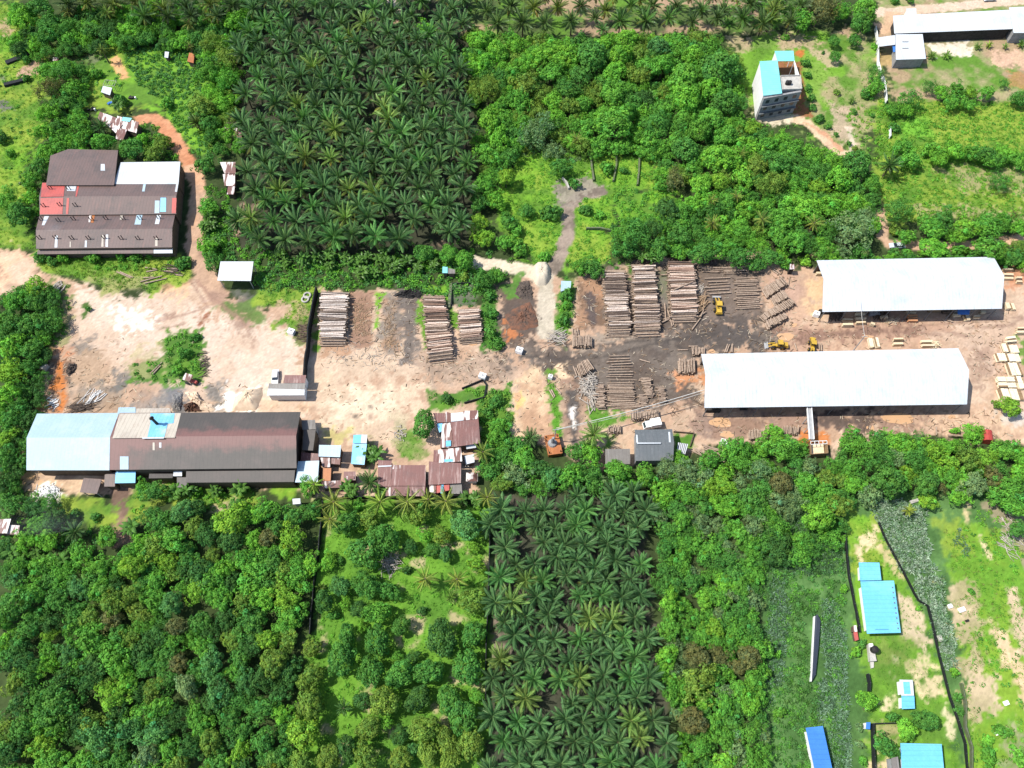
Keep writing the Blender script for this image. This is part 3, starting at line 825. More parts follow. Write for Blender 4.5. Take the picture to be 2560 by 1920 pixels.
def ground_material():
    m, nt, b = new_mat('ground_soil')
    at = nt.nodes.new('ShaderNodeAttribute')
    at.attribute_name = 'Col'
    f = noise(nt, 1.6, 5, 0.7)
    c = mixc(nt, 1.0, at.outputs['Color'], mixc(nt, f, (0.82,) * 3, (1.18,) * 3), 'MULTIPLY')
    nt.links.new(c, b.inputs['Base Color'])
    b.inputs['Roughness'].default_value = 0.95
    b.inputs['Specular IOR Level'].default_value = 0.1
    bp = nt.nodes.new('ShaderNodeBump')
    bp.inputs['Strength'].default_value = 0.45
    bp.inputs['Distance'].default_value = 0.25
    nt.links.new(noise(nt, 0.9, 5, 0.65), bp.inputs['Height'])
    nt.links.new(bp.outputs[0], b.inputs['Normal'])
    MATS['ground_soil'] = m


ground_material()
GZ = (N_B - 0.5) * 0.28 * smooth(0.0, 0.3, np.where(CLS > 0, 0.12, 1.0))
GZ = (N_B - 0.5) * np.where(CLS > 0, 0.12, 0.3)


def grid_mesh(name, V, F, C, mat):
    used = np.unique(F)
    rem = np.full(len(V), -1, np.int64)
    rem[used] = np.arange(len(used))
    return quads_mesh(name, V[used], rem[F], C[used], mat)


def quads_mesh(name, V, F, C, mat):
    me = bpy.data.meshes.new(name)
    me.vertices.add(len(V))
    me.vertices.foreach_set('co', np.ascontiguousarray(V, np.float32).ravel())
    n = len(F)
    me.loops.add(n * 4)
    me.loops.foreach_set('vertex_index', np.ascontiguousarray(F, np.int32).ravel())
    me.polygons.add(n)
    me.polygons.foreach_set('loop_start', np.arange(0, n * 4, 4, dtype=np.int32))
    at = me.color_attributes.new('Col', 'FLOAT_COLOR', 'POINT')
    c4 = np.ones((len(V), 4), np.float32)
    c4[:, :3] = C
    at.data.foreach_set('color', c4.ravel())
    me.materials.append(MATS[mat])
    me.update(calc_edges=True)
    return me


idx = np.arange(NX * NY).reshape(NY, NX)
F = np.stack([idx[:-1, :-1], idx[:-1, 1:], idx[1:, 1:], idx[1:, :-1]], -1).reshape(-1, 4)
fc = CLS[:-1, :-1].ravel()
V = np.stack([GX, GY, GZ], -1).reshape(-1, 3)
C = GC.reshape(-1, 3)
# the far ground out to the horizon, one sheet with the near ground
B0 = 4000.0
xs = [-B0, gx[0], gx[-1], B0]
ys = [-B0, gy[0], gy[-1], B0]
fv, ff = [], []
for i in range(3):
    for j in range(3):
        if i == 1 and j == 1:
            continue
        k = len(V) + len(fv)
        fv += [(xs[i], ys[j], 0), (xs[i + 1], ys[j], 0), (xs[i + 1], ys[j + 1], 0), (xs[i], ys[j + 1], 0)]
        ff.append((k, k + 1, k + 2, k + 3))
V2 = np.concatenate([V, np.array(fv)])
C2 = np.concatenate([C, np.tile(np.array([[0.06, 0.11, 0.025]]), (len(fv), 1))])
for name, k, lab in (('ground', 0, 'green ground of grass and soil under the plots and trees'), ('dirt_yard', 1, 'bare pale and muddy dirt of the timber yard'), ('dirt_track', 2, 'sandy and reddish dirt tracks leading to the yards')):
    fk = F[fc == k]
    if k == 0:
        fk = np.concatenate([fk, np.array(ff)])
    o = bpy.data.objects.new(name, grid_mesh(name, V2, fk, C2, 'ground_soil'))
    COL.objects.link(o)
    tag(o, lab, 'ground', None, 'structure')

# puddles
m, nt, b = new_mat('muddy_water')
nt.links.new(mixc(nt, noise(nt, 0.25, 3), (0.50, 0.31, 0.17), (0.42, 0.25, 0.14)), b.inputs['Base Color'])
b.inputs['Roughness'].default_value = 0.12
b.inputs['Specular IOR Level'].default_value = 0.4
MATS['muddy_water'] = m


def blob(cx, cy, rx, ry, n=34, seed=0, wob=0.22):
    rr = random.Random(seed)
    ph = [rr.uniform(0, 6.28) for _ in range(4)]
    pts = []
    for i in range(n):
        a = 2 * math.pi * i / n
        k = 1 + wob * (0.5 * math.sin(2 * a + ph[0]) + 0.35 * math.sin(3 * a + ph[1]) + 0.25 * math.sin(5 * a + ph[2]) + 0.2 * math.sin(9 * a + ph[3]))
        pts.append((cx + rx * k * math.cos(a), cy + ry * k * math.sin(a)))
    return pts


for q, (t, x, y, rx, ry) in enumerate((('L', 1125, 298, 150, 44), ('K', 1802, 332, 88, 46), ('K', 1857, 436, 60, 28), ('H', 152, 1250, 66, 38), ('H', 862, 1250, 46, 16), ('F', 1872, 1300, 52, 26), ('L', 903, 388, 15, 26), ('L', 1588, 284, 28, 18), ('G', 1725, 1376, 28, 20), ('K', 48, 110, 26, 40), ('L', 858, 375, 10, 12), ('H', 225, 1150, 25, 18))):
    pts = [G(T(t, *p), 0.085) for p in blob(x, y, rx, ry, seed=q)]
    o = MB().slab(pts, 0.03).build('puddle', 'muddy_water')
    tag(o, 'muddy orange puddle lying on the yard', 'water', None, 'structure')


# ------------------------------------------------------------------ buildings
def P4(t, pts, z):
    zs = z if isinstance(z, (list, tuple)) else [z] * len(pts)
    return [G(T(t, *p) if t else p, zz) for p, zz in zip(pts, zs)]


def on_plane(px, pl, lift=0.05):
    if len(pl) == 4:                        # a folded quad: the half on this side of its diagonal
        q = on_plane(px, pl[:3], lift)
        e, d_ = pl[2] - pl[0], q - pl[0]
        k, b_ = e.x * d_.y - e.y * d_.x, pl[1] - pl[0]
        return q if k * (e.x * b_.y - e.y * b_.x) >= 0 else on_plane(px, [pl[0], pl[2], pl[3]], lift)
    p0 = pl[0]
    n = (pl[1] - pl[0]).cross(pl[2] - pl[0]).normalized()
    if n.z < 0:
        n = -n
    d = ray(*px)
    o = Vector((0, 0, H))
    s = (p0 - o).dot(n) / d.dot(n)
    return o + d * s + n * lift


def inset(poly, d):
    c = sum((Vector((p.x, p.y, 0)) for p in poly), Vector()) / len(poly)
    out = []
    for p in poly:
        v = Vector((p.x, p.y, 0)) - c
        k = max(0.0, 1 - d / max(v.length, 0.01))
        out.append(Vector((c.x + v.x * k, c.y + v.y * k, p.z)))
    return out


def prism(mb, top, z0=0.0, m=0):
    n = len(top)
    area = sum((top[i].x * top[(i + 1) % n].y - top[(i + 1) % n].x * top[i].y) for i in range(n))
    top = list(top) if area > 0 else list(reversed(top))
    lo = [Vector((p.x, p.y, z0)) for p in top]
    mb.add(top + lo, [tuple(range(n)), tuple(reversed(range(n, 2 * n)))] + [(i, n + i, n + (i + 1) % n, (i + 1) % n) for i in range(n)], m)


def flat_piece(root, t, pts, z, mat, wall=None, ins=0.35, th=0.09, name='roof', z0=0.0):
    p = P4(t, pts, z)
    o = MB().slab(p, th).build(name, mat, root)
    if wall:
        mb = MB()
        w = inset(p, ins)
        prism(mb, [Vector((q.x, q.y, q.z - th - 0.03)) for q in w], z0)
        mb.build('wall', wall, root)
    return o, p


def gable_piece(root, c4, he, hr, mat, wall=None, ins=0.5, th=0.1, mat2=None):
    """c4: eave corners TL TR BR BL in photograph pixels; the ridge runs from the left to the right side"""
    tl, tr, br, bl = [G(p, he) for p in c4]
    rl = (tl + bl) / 2 + Vector((0, 0, hr))
    rr = (tr + br) / 2 + Vector((0, 0, hr))
    o1 = MB().slab([tl, tr, rr, rl], th).build('roof', mat, root)
    o2 = MB().slab([rl, rr, br, bl], th).build('roof', mat2 or mat, root)
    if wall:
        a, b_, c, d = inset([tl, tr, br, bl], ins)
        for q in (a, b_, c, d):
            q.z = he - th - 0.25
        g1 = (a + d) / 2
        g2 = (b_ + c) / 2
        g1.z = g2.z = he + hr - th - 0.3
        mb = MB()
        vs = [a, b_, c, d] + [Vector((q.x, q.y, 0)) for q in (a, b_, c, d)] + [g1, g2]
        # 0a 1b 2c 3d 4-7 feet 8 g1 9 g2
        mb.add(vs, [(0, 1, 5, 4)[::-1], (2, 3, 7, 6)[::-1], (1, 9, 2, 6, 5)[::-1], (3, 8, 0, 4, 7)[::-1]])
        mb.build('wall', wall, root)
    return (o1, [tl, tr, rr, rl]), (o2, [rl, rr, br, bl])


def patch(roof, plane, t, pts, mat, name='roof_sheet', lift=0.06):
    ps = [on_plane(T(t, *p) if t else p, plane, lift) for p in pts]
    par = roof.parent
    off = WORLD[par.name]
    mb = MB().slab(ps, 0.04)
    o = mb.build(name, mat, par)
    o.parent = roof
    return o


def posts(root, pts3, h, r=0.12, mat='steel_post'):
    for p in pts3:
        MB().cyl((p.x, p.y, 0), (p.x, p.y, h), r, r, 8).build('post', mat, root)


def center(t, pts):
    q = [G(T(t, *p) if t else p) for p in pts]
    c = sum(q, Vector()) / len(q)
    c.z = 0
    return c


# --- the rusty brown factory, north-west
fac = thing('factory', center('E', [(340, 480), (1490, 480), (1500, -100), (400, -300)]), 'rusty brown multi-roofed factory with red roof sheets and rows of vent pipes', 'factory')
r1, p1 = flat_piece(fac, 'A', [(435, 1345), (590, 1288), (1020, 1298), (985, 1600), (398, 1600)], [5.2, 5.4, 5.6, 6.0, 6.0], 'brown_roof', 'timber_wall')
patch(r1, p1[1:4], 'A', [(765, 1402), (818, 1402), (818, 1418), (765, 1418)], 'white_roof')
patch(r1, p1[1:4], 'A', [(872, 1418), (905, 1418), (908, 1475), (870, 1475)], 'white_roof')
patch(r1, p1[1:4], 'A', [(540, 1520), (690, 1515), (690, 1570), (520, 1572)], 'ridge_rust')
r2, p2 = flat_piece(fac, 'A', [(1042, 1402), (1558, 1396), (1542, 1590), (980, 1590)], [4.6, 4.6, 5.4, 5.4], 'white_roof', 'timber_wall')
c4 = [T('A', 365, 1578), T('A', 1546, 1582), T('E', 1522, 190), T('E', 343, 200)]
(r3a, q3a), (r3b, q3b) = gable_piece(fac, c4, 5.2, 1.0, 'brown_roof', 'timber_wall')
patch(r3a, q3a, 'E', [(366, -78), (562, -78), (550, 40), (352, 44)], 'red_roof')
patch(r3b, q3b, 'E', [(352, 52), (548, 50), (540, 192), (346, 194)], 'red_roof')
patch(r3b, q3b, 'E', [(578, 52), (598, 52), (590, 192), (570, 192)], 'red_roof')
patch(r3a, q3a, 'E', [(652, 40), (672, -76), (690, -76), (664, 40)], 'red_roof')
patch(r3a, q3a, 'A', [(575, 1584), (666, 1582), (650, 1652), (580, 1650)], 'white_roof')
patch(r3a, q3a, 'A', [(1240, 1585), (1262, 1585), (1250, 1655), (1228, 1655)], 'pale_blue_roof')
patch(r3a, q3a, 'A', [(1524, 1586), (1542, 1586), (1530, 1658), (1512, 1658)], 'white_roof')
patch(r3b, q3b, 'E', [(1388, 50), (1436, 50), (1434, 172), (1384, 172)], 'sky_blue_roof')
patch(r3b, q3b, 'E', [(1340, 75), (1380, 75), (1378, 182), (1336, 184)], 'pale_blue_roof')
patch(r3b, q3b, 'E', [(1488, 52), (1526, 52), (1520, 185), (1484, 185)], 'red_roof')
c4 = [T('E', 340, 206), T('E', 1512, 196), T('E', 1487, 478), T('E', 312, 490)]
(r4a, q4a), (r4b, q4b) = gable_piece(fac, c4, 4.8, 1.0, 'brown_roof', 'timber_wall')
for pts, mt in (([(384, 210), (425, 210), (384, 288), (362, 288)], 'white_roof'), ([(772, 204), (792, 204), (782, 262), (764, 262)], 'patch_roof'), ([(796, 204), (820, 204), (808, 266), (786, 266)], 'rust_orange_roof'), ([(1182, 200), (1232, 198), (1216, 282), (1162, 282)], 'pale_blue_roof'), ([(1356, 200), (1392, 200), (1374, 278), (1338, 278)], 'white_roof'), ([(1040, 204), (1064, 204), (1056, 240), (1036, 240)], 'beige_roof')):
    patch(r4a, q4a, 'E', pts, mt)
for pts, mt in (([(480, 378), (500, 378), (496, 480), (472, 480)], 'white_roof'), ([(604, 430), (614, 430), (612, 478), (602, 478)], 'beige_roof'), ([(736, 420), (752, 420), (750, 478), (732, 478)], 'white_roof'), ([(882, 372), (898, 372), (895, 474), (876, 474)], 'beige_roof'), ([(916, 368), (936, 368), (933, 474), (912, 474)], 'white_roof'), ([(1342, 400), (1362, 400), (1362, 468), (1340, 468)], 'beige_roof')):
    patch(r4b, q4b, 'E', pts, mt)
r5, p5 = flat_piece(fac, 'E', [(326, 500), (1322, 488), (1326, 530), (320, 537)], [3.9, 3.9, 3.3, 3.3], 'brown_roof', None)
flat_piece(fac, 'E', [(1326, 487), (1490, 485), (1490, 528), (1328, 530)], [3.9, 3.9, 3.3, 3.3], 'white_roof', None)
for row, pl, roof in ((((372, 130), (512, 122), (646, 126)), q3b, r3b), (((350, 245), (500, 255), (630, 243), (785, 245), (910, 238), (1060, 240), (1205, 237), (1365, 232)), q4a, r4a), (((338, 408), (475, 406), (615, 410), (760, 410), (895, 405), (1040, 410), (1185, 412), (1345, 412)), q4b, r4b), (((430, -24), (590, -18)), q3a, r3a)):
    for x, y in row:
        b0 = on_plane(T('E', x, y), pl, -0.2)
        mb = MB()
        for dx, hh in ((0, 1.5), (0.8, 1.7)):
            q = b0 + Vector((dx, 0.15 * dx, 0))
            mb.cyl(q, q + Vector((0, 0, hh)), 0.12, 0.12, 8)
            mb.cyl(q + Vector((0, 0, hh)), q + Vector((0, 0, hh + 0.2)), 0.2, 0.05, 8)
        o = mb.build('vent_pipe', 'black_pipe', fac)

# --- open white shed by the palms
sh = thing('open_shed', center('E', [(1905, 600), (2190, 600), (2170, 768), (1878, 765)]), 'small white-roofed open shed between the red track and the oil palms', 'shed')
o, p = flat_piece(sh, 'E', [(1905, 600), (2190, 600), (2168, 768), (1878, 765)], [4.8, 4.8, 4.2, 4.2], 'white_roof')
posts(sh, inset(p, 0.7), 4.1)
MB().box(sh.location + Vector((0, 0.6, 0.7)), (3.0, 1.6, 1.4)).build('crate_stack', 'timber_wall', sh)

# --- patchwork shack and small huts, north-west
sk = thing('patchwork_shack', center('A', [(1000, 1080)]), 'L-shaped shack roofed with rusty and pale metal sheets at the red track end', 'shack')
flat_piece(sk, 'A', [(862, 965), (1000, 1015), (1060, 1075), (1000, 1150), (905, 1060), (842, 1035)], [3.2, 3.2, 3.4, 2.7, 2.7, 2.7], 'patch_roof', 'timber_wall')
flat_piece(sk, 'A', [(1012, 1000), (1200, 1055), (1178, 1150), (1010, 1098)], [3.6, 3.6, 2.9, 2.9], 'patch_roof', 'timber_wall')
flat_piece(sk, 'A', [(1012, 1105), (1098, 1120), (1060, 1215), (1000, 1198)], [3.0, 3.0, 2.6, 2.6], 'rust_patch_roof', 'timber_wall')
o, p = flat_piece(sk, 'A', [(1060, 1010), (1140, 1020), (1120, 1052), (1052, 1042)], [3.75, 3.75, 3.6, 3.6], 'teal_roof')
sk = thing('small_hut', center('A', [(920, 780)]), 'tiny bright white-roofed hut with a bare frame behind it', 'hut')
flat_piece(sk, 'A', [(890, 742), (968, 758), (950, 822), (872, 795)], [2.8, 2.8, 2.4, 2.4], 'white_roof', 'timber_wall')
p = P4('A', [(910, 690), (1005, 700), (985, 745), (890, 735)], 2.2)
mb = MB()
for i in range(4):
    mb.cyl(p[i], p[(i + 1) % 4], 0.07)
    mb.cyl((p[i].x, p[i].y, 0), p[i], 0.07)
for k in range(1, 5):
    mb.cyl(p[0].lerp(p[1], k / 5), p[3].lerp(p[2], k / 5), 0.05)
mb.build('frame', 'dead_wood', sk)
sk = thing('rusty_hut', center('A', [(2000, 1130)]), 'rusty brown hut half hidden under the first oil palms', 'hut')
flat_piece(sk, 'A', [(1940, 1095), (2090, 1110), (2085, 1195), (1925, 1180)], [3.2, 3.2, 2.7, 2.7], 'rust_patch_roof', 'timber_wall')
flat_piece(sk, 'A', [(1960, 1000), (2040, 1010), (2040, 1090), (1950, 1085)], [2.8, 2.8, 2.6, 2.6], 'brown_roof', 'timber_wall')
sk = thing('rusty_hut', center('A', [(1980, 1500)]), 'narrow hut with pale streaked sheets on the plantation edge by the track', 'hut')
flat_piece(sk, 'A', [(1900, 1400), (2035, 1400), (2035, 1500), (1940, 1500)], [3.3, 3.3, 2.9, 2.9], 'patch_roof', 'timber_wall')
flat_piece(sk, 'A', [(1925, 1505), (2030, 1505), (2030, 1605), (1940, 1605)], [3.0, 3.0, 2.6, 2.6], 'patch_roof', 'timber_wall')
flat_piece(sk, 'E', [(1970, -50), (2030, -50), (2020, 20), (1960, 20)], [2.6, 2.6, 2.3, 2.3], 'rust_patch_roof', 'timber_wall')
sk = thing('small_hut', center('A', [(1650, 500)]), 'little orange-brown roofed hut among the leafy garden clumps', 'hut')
flat_piece(sk, 'A', [(1635, 455), (1680, 460), (1672, 545), (1618, 530)], [2.8, 2.8, 2.4, 2.4], 'rust_orange_roof', 'timber_wall')
sk = thing('small_hut', center('A', [(1440, 475)]), 'tiny grey-white hut on the edge of the leafy garden', 'hut')
flat_piece(sk, 'A', [(1425, 445), (1460, 448), (1452, 500), (1420, 495)], [2.6, 2.6, 2.2, 2.2], 'white_roof', 'timber_wall')
sk = thing('roof_sheet_stack', center('A', [(478, 512)]), 'pale metal sheets stacked on the ground beside the bare patch', 'metal sheets')
for k in range(3):
    flat_piece(sk, 'A', [(458 + 3 * k, 495 + 2 * k), (502 + 3 * k, 498), (498, 528 - 2 * k), (455 + k, 524)], 0.28 + 0.12 * k, 'patch_roof', None, th=0.09)
for (x, y, mt, lab) in ((1140, 850, 'dark_inside', 'dark scrap heap with a white drum'), (790, 950, 'black_net', 'black scrap pile by the patchwork shack'), (960, 895, 'blue_plastic', 'small blue tub lying in the grass')):
    c = G(T('A', x, y))
    sk = thing('scrap_heap', c, lab, 'scrap')
    mb = MB()
    rr = random.Random(x)
    for k in range(6):
        mb.box(c + Vector((rr.uniform(-.9, .9), rr.uniform(-.5, .5), 0.25 + rr.uniform(0, .2))), (rr.uniform(.4, 1.3), rr.uniform(.3, .8), 0.5), rr.uniform(0, 3), 0, rr.uniform(-.3, .3))
    mb.build('scrap', mt, sk)
    MB().lathe(c + Vector((1.5, -0.3, 0)), [(0.3, 0), (0.32, 0.8), (0.28, 0.85)], 10).build('drum', 'white_paint', sk)

# --- the long mill, west
mill = thing('sawmill', center('I', [(300, 740), (1500, 740), (2400, 700), (2500, 250), (330, 255)]), 'long mill with one pale blue roof end and a dark sooty roof', 'mill')
c4 = [T('I', 320, 256), T('I', 1028, 250), T('I', 945, 745), T('I', 228, 745)]
(wa, qa), (wb, qb) = gable_piece(mill, c4, 6.0, 2.3, 'pale_blue_roof', 'timber_wall', 1.4)
c4 = [T('I', 1034, 250), T('J', 386, 241), T('J', 350, 727), T('I', 948, 742)]
_y = (G(c4[0], 6.15).y + G(c4[3], 6.15).y) / 2 - mill.location.y
_x = G(T('I', 1120, 600), 6).x - mill.location.x
roof_mat('sooty_roof', (0.068, 0.06, 0.053), (0.088, 0.072, 0.064), (0.05, 0.046, 0.042), 0.6, ridge=(_y, 2.6, _x, (0.165, 0.085, 0.075)))
(da, ea), (db, eb) = gable_piece(mill, c4, 6.15, 2.5, 'sooty_roof', 'timber_wall', 0.8)
patch(da, ea, None, [T('I', 1034, 256), T('I', 1565, 252), T('I', 1512, 465), T('I', 972, 470)], 'beige_roof')
patch(da, ea, 'I', [(1300, 256), (1510, 256), (1500, 340), (1450, 345), (1420, 463), (1275, 463), (1300, 350)], 'faded_blue_roof', lift=0.11)
patch(db, eb, 'I', [(1320, 506), (1338, 506), (1338, 572), (1320, 572)], 'beige_roof')
patch(db, eb, 'I', [(1376, 506), (1395, 506), (1395, 550), (1376, 550)], 'white_roof')
patch(db, eb, 'I', [(1038, 626), (1112, 626), (1112, 738), (1038, 738)], 'pale_blue_roof', lift=0.1)
patch(da, ea, 'I', [(1230, 462), (1420, 460), (1416, 474), (1230, 476)], 'white_roof', lift=0.13)
q = on_plane(T('I', 1360, 345), ea, -0.1)
mb = MB().cyl(q, q + Vector((0, 0, 3.6)), 0.38, 0.34, 12)
mb.cyl(q + Vector((0, 0, 3.6)), q + Vector((0, 0, 4.2)), 0.6, 0.15, 12)
mb.build('chimney', 'black_pipe', mill)
flat_piece(mill, 'I', [(1025, 202), (1170, 200), (1172, 262), (1012, 262)], [5.0, 5.0, 5.5, 5.5], 'pale_blue_roof', 'timber_wall')
flat_piece(mill, 'I', [(1174, 212), (1465, 206), (1480, 258), (1160, 258)], [4.9, 4.9, 5.4, 5.4], 'beige_roof', 'timber_wall')
flat_piece(mill, 'I', [(1000, 758), (1172, 755), (1168, 854), (993, 857)], [4.4, 4.4, 3.8, 3.8], 'sky_blue_roof', 'timber_wall')
flat_piece(mill, 'I', [(905, 782), (998, 762), (992, 886), (900, 886)], [3.6, 3.6, 3.0, 3.0], 'brown_roof', 'timber_wall')
flat_piece(mill, None, [T('I', 1610, 752), T('J', 338, 745), T('J', 328, 846), T('I', 1604, 852)], [4.9, 4.9, 4.1, 4.1], 'dark_roof', 'timber_wall')
flat_piece(mill, 'I', [(1500, 756), (1572, 754), (1572, 796), (1496, 796)], [4.3, 4.3, 4.0, 4.0], 'white_roof', None)
flat_piece(mill, 'I', [(1290, 775), (1500, 775), (1490, 812), (1285, 815)], [4.0, 4.0, 3.6, 3.6], 'dark_roof', 'timber_wall')
flat_piece(mill, 'I', [(1528, 806), (1614, 806), (1614, 893), (1530, 893)], [3.6, 3.6, 3.1, 3.1], 'dark_roof', 'timber_wall')
flat_piece(mill, 'J', [(392, 312), (510, 310), (516, 390), (402, 396)], [4.4, 4.4, 4.4, 4.4], 'slab_roof', 'grey_wall')
flat_piece(mill, 'J', [(412, 396), (516, 394), (492, 575), (402, 570)], [5.0, 5.0, 4.6, 4.6], 'dark_roof', 'timber_wall')
flat_piece(mill, 'J', [(392, 590), (545, 602), (545, 664), (385, 664)], [3.6, 3.6, 3.2, 3.2], 'maroon_roof', 'timber_wall')
flat_piece(mill, 'J', [(364, 668), (546, 662), (532, 846), (336, 850)], [4.4, 4.4, 3.8, 3.8], 'pale_blue_roof', 'timber_wall')
sk = thing('open_shed', center('I', [(790, 880)]), 'low flat brown roof standing apart below the pale end of the mill', 'shed')
o, p = flat_piece(sk, 'I', [(722, 812), (880, 822), (838, 950), (690, 935)], 3.2, 'brown_roof')
posts(sk, inset(p, 0.5), 3.1)
MB().box(sk.location + Vector((0, 0, 0.5)), (3.5, 1.8, 1.0), 0.1).build('timber_pile', 'timber_wall', sk)
sk = thing('shack', center('I', [(80, 1235)]), 'rusty grey shack among the trees at the west edge', 'shack')
flat_piece(sk, 'I', [(-60, 1170), (95, 1165), (60, 1290), (-80, 1290)], [3.6, 3.6, 3.2, 3.2], 'patch_roof', 'timber_wall')
flat_piece(sk, 'I', [(60, 1215), (170, 1222), (158, 1305), (50, 1295)], [3.0, 3.0, 2.6, 2.6], 'rust_patch_roof', 'timber_wall')

# --- gatehouse by the black wall
gt = thing('gatehouse', center('J', [(250, 40)]), 'small brown and white-roofed gatehouse against the black wall', 'house')
flat_piece(gt, None, [T('F', 248, 1582), T('F', 432, 1582), T('J', 424, -8), T('J', 236, -8)], [4.0, 4.0, 3.7, 3.7], 'maroon_roof', 'white_wall')
flat_piece(gt, 'J', [(112, -6), (424, -6), (418, 94), (96, 96)], [3.9, 3.9, 3.3, 3.3], 'slab_roof', 'white_wall')
flat_piece(gt, 'J', [(106, 40), (420, 48), (418, 96), (94, 98)], [3.85, 3.85, 3.42, 3.42], 'white_roof', None, th=0.05)

# --- house cluster
hs = thing('house', center('J', [(1260, 830)]), 'wide maroon-roofed house with white streaks and a lower side roof', 'house')
flat_piece(hs, 'J', [(1055, 658), (1172, 662), (1168, 888), (1052, 884)], [4.0, 4.0, 3.4, 3.4], 'maroon_roof', 'timber_wall')
flat_piece(hs, 'J', [(1176, 702), (1466, 700), (1464, 880), (1168, 880)], [4.3, 4.3, 4.0, 4.0], 'maroon_roof', 'timber_wall')
o, p = flat_piece(hs, 'J', [(1168, 884), (1464, 884), (1460, 970), (1164, 966)], [3.95, 3.95, 3.3, 3.3], 'maroon_roof', 'timber_wall')
flat_piece(hs, 'J', [(1120, 892), (1165, 892), (1162, 968), (1118, 966)], [3.0, 3.0, 2.6, 2.6], 'rust_patch_roof', 'timber_wall')
flat_piece(hs, 'J', [(1180, 700), (1270, 700), (1268, 735), (1180, 735)], [4.38, 4.38, 4.3, 4.3], 'rust_patch_roof', None, name='roof_sheet')
flat_piece(hs, 'J', [(1056, 706), (1172, 702), (1170, 712), (1056, 718)], 4.05, 'white_roof', None, th=0.05, name='roof_sheet')
hs = thing('house', center('J', [(1640, 760)]), 'maroon-roofed house with a long patched whitish upper roof and a blue skylight', 'house')
flat_piece(hs, 'J', [(1494, 668), (1590, 676), (1586, 868), (1490, 870)], [4.2, 4.2, 3.6, 3.6], 'maroon_roof', 'timber_wall')
flat_piece(hs, 'J', [(1590, 676), (1772, 682), (1770, 856), (1586, 866)], [4.1, 4.1, 3.6, 3.6], 'maroon_roof', 'timber_wall')
flat_piece(hs, 'J', [(1536, 572), (1580, 570), (1590, 674), (1530, 690)], [4.0, 4.0, 4.0, 4.0], 'maroon_roof', 'timber_wall')
o, p = flat_piece(hs, 'J', [(1574, 568), (1770, 548), (1782, 668), (1576, 682)], [4.4, 4.4, 4.25, 4.25], 'patch_roof', 'timber_wall')
patch(o, p, 'J', [(1628, 652), (1700, 648), (1700, 670), (1628, 674)], 'sky_blue_roof', 'skylight')
flat_piece(hs, 'J', [(1498, 872), (1556, 866), (1552, 944), (1496, 930)], [3.0, 3.0, 2.6, 2.6], 'patch_roof', 'timber_wall')
flat_piece(hs, 'J', [(1560, 872), (1672, 866), (1670, 918), (1560, 944)], [3.0, 3.0, 2.6, 2.6], 'red_roof', 'timber_wall')
flat_piece(hs, 'J', [(1598, 866), (1620, 866), (1620, 945), (1594, 945)], [3.1, 3.1, 2.75, 2.75], 'sky_blue_roof', None, name='roof_sheet')
flat_piece(hs, 'J', [(1676, 862), (1776, 856), (1782, 950), (1690, 950)], [2.8, 2.8, 2.5, 2.5], 'slab_roof', 'timber_wall')
hs = thing('house', center('J', [(1770, 400)]), 'square maroon-roofed house with ribbed white sheets, beside the round tree', 'house')
flat_piece(hs, 'J', [(1530, 250), (1632, 250), (1640, 332), (1560, 332)], [3.8, 3.8, 3.6, 3.6], 'maroon_roof', 'timber_wall')
flat_piece(hs, 'J', [(1636, 238), (1682, 250), (1686, 328), (1640, 332)], [3.4, 3.4, 3.4, 3.4], 'rust_patch_roof', 'timber_wall')
flat_piece(hs, 'J', [(1684, 252), (1790, 244), (1792, 314), (1686, 326)], [4.1, 4.1, 4.3, 4.3], 'white_roof', 'timber_wall')
flat_piece(hs, 'J', [(1792, 232), (1916, 226), (1922, 300), (1794, 314)], [4.0, 4.0, 4.3, 4.3], 'patch_roof', 'timber_wall')
flat_piece(hs, 'J', [(1680, 330), (1922, 302), (1938, 510), (1712, 545)], [4.4, 4.4, 3.7, 3.7], 'maroon_roof', 'timber_wall')
flat_piece(hs, 'J', [(1612, 342), (1678, 334), (1710, 546), (1590, 550)], [3.9, 3.9, 3.4, 3.4], 'patch_roof', 'timber_wall')
flat_piece(hs, 'J', [(1562, 345), (1610, 338), (1618, 400), (1584, 420)], [3.6, 3.6, 3.4, 3.4], 'faded_blue_roof', 'timber_wall')
flat_piece(hs, 'J', [(1640, 490), (1684, 488), (1684, 535), (1640, 540)], [3.85, 3.85, 3.7, 3.7], 'sky_blue_roof', None, name='roof_sheet')
hs = thing('lean_to', center('J', [(1860, 535)]), 'small white lean-to roof below the square maroon house', 'shed')
flat_piece(hs, 'J', [(1815, 522), (1898, 514), (1902, 550), (1818, 562)], [2.9, 2.9, 2.5, 2.5], 'white_roof', 'timber_wall')
hs = thing('small_hut', center('J', [(1850, 650)]), 'small white patched hut with poles propped against it', 'hut')
flat_piece(hs, 'J', [(1800, 622), (1884, 606), (1888, 676), (1814, 694)], [3.0, 3.0, 2.6, 2.6], 'white_roof', 'timber_wall')
mb = MB()
for a, b_ in (((1790, 640), (1815, 720)), ((1800, 720), (1850, 690)), ((1796, 700), (1840, 712))):
    mb.cyl(G(T('J', *a), 0.1), G(T('J', *b_), 1.8), 0.08)
mb.build('pole', 'dead_wood', hs)
hs = thing('shrine_hut', center('J', [(1870, 830)]), 'tiny pavilion with a faded pink hipped roof among the bushes', 'hut')
c = center('J', [(1870, 832)])
mb = MB()
mb.add([c + Vector(v) for v in ((-1.5, -1.2, 2.4), (1.5, -1.2, 2.4), (1.5, 1.2, 2.4), (-1.5, 1.2, 2.4), (-0.3, 0, 3.4), (0.3, 0, 3.4))], [(0, 1, 5, 4), (1, 2, 5), (2, 3, 4, 5), (3, 0, 4), (3, 2, 1, 0)])
mb.build('roof', 'patch_roof', hs)
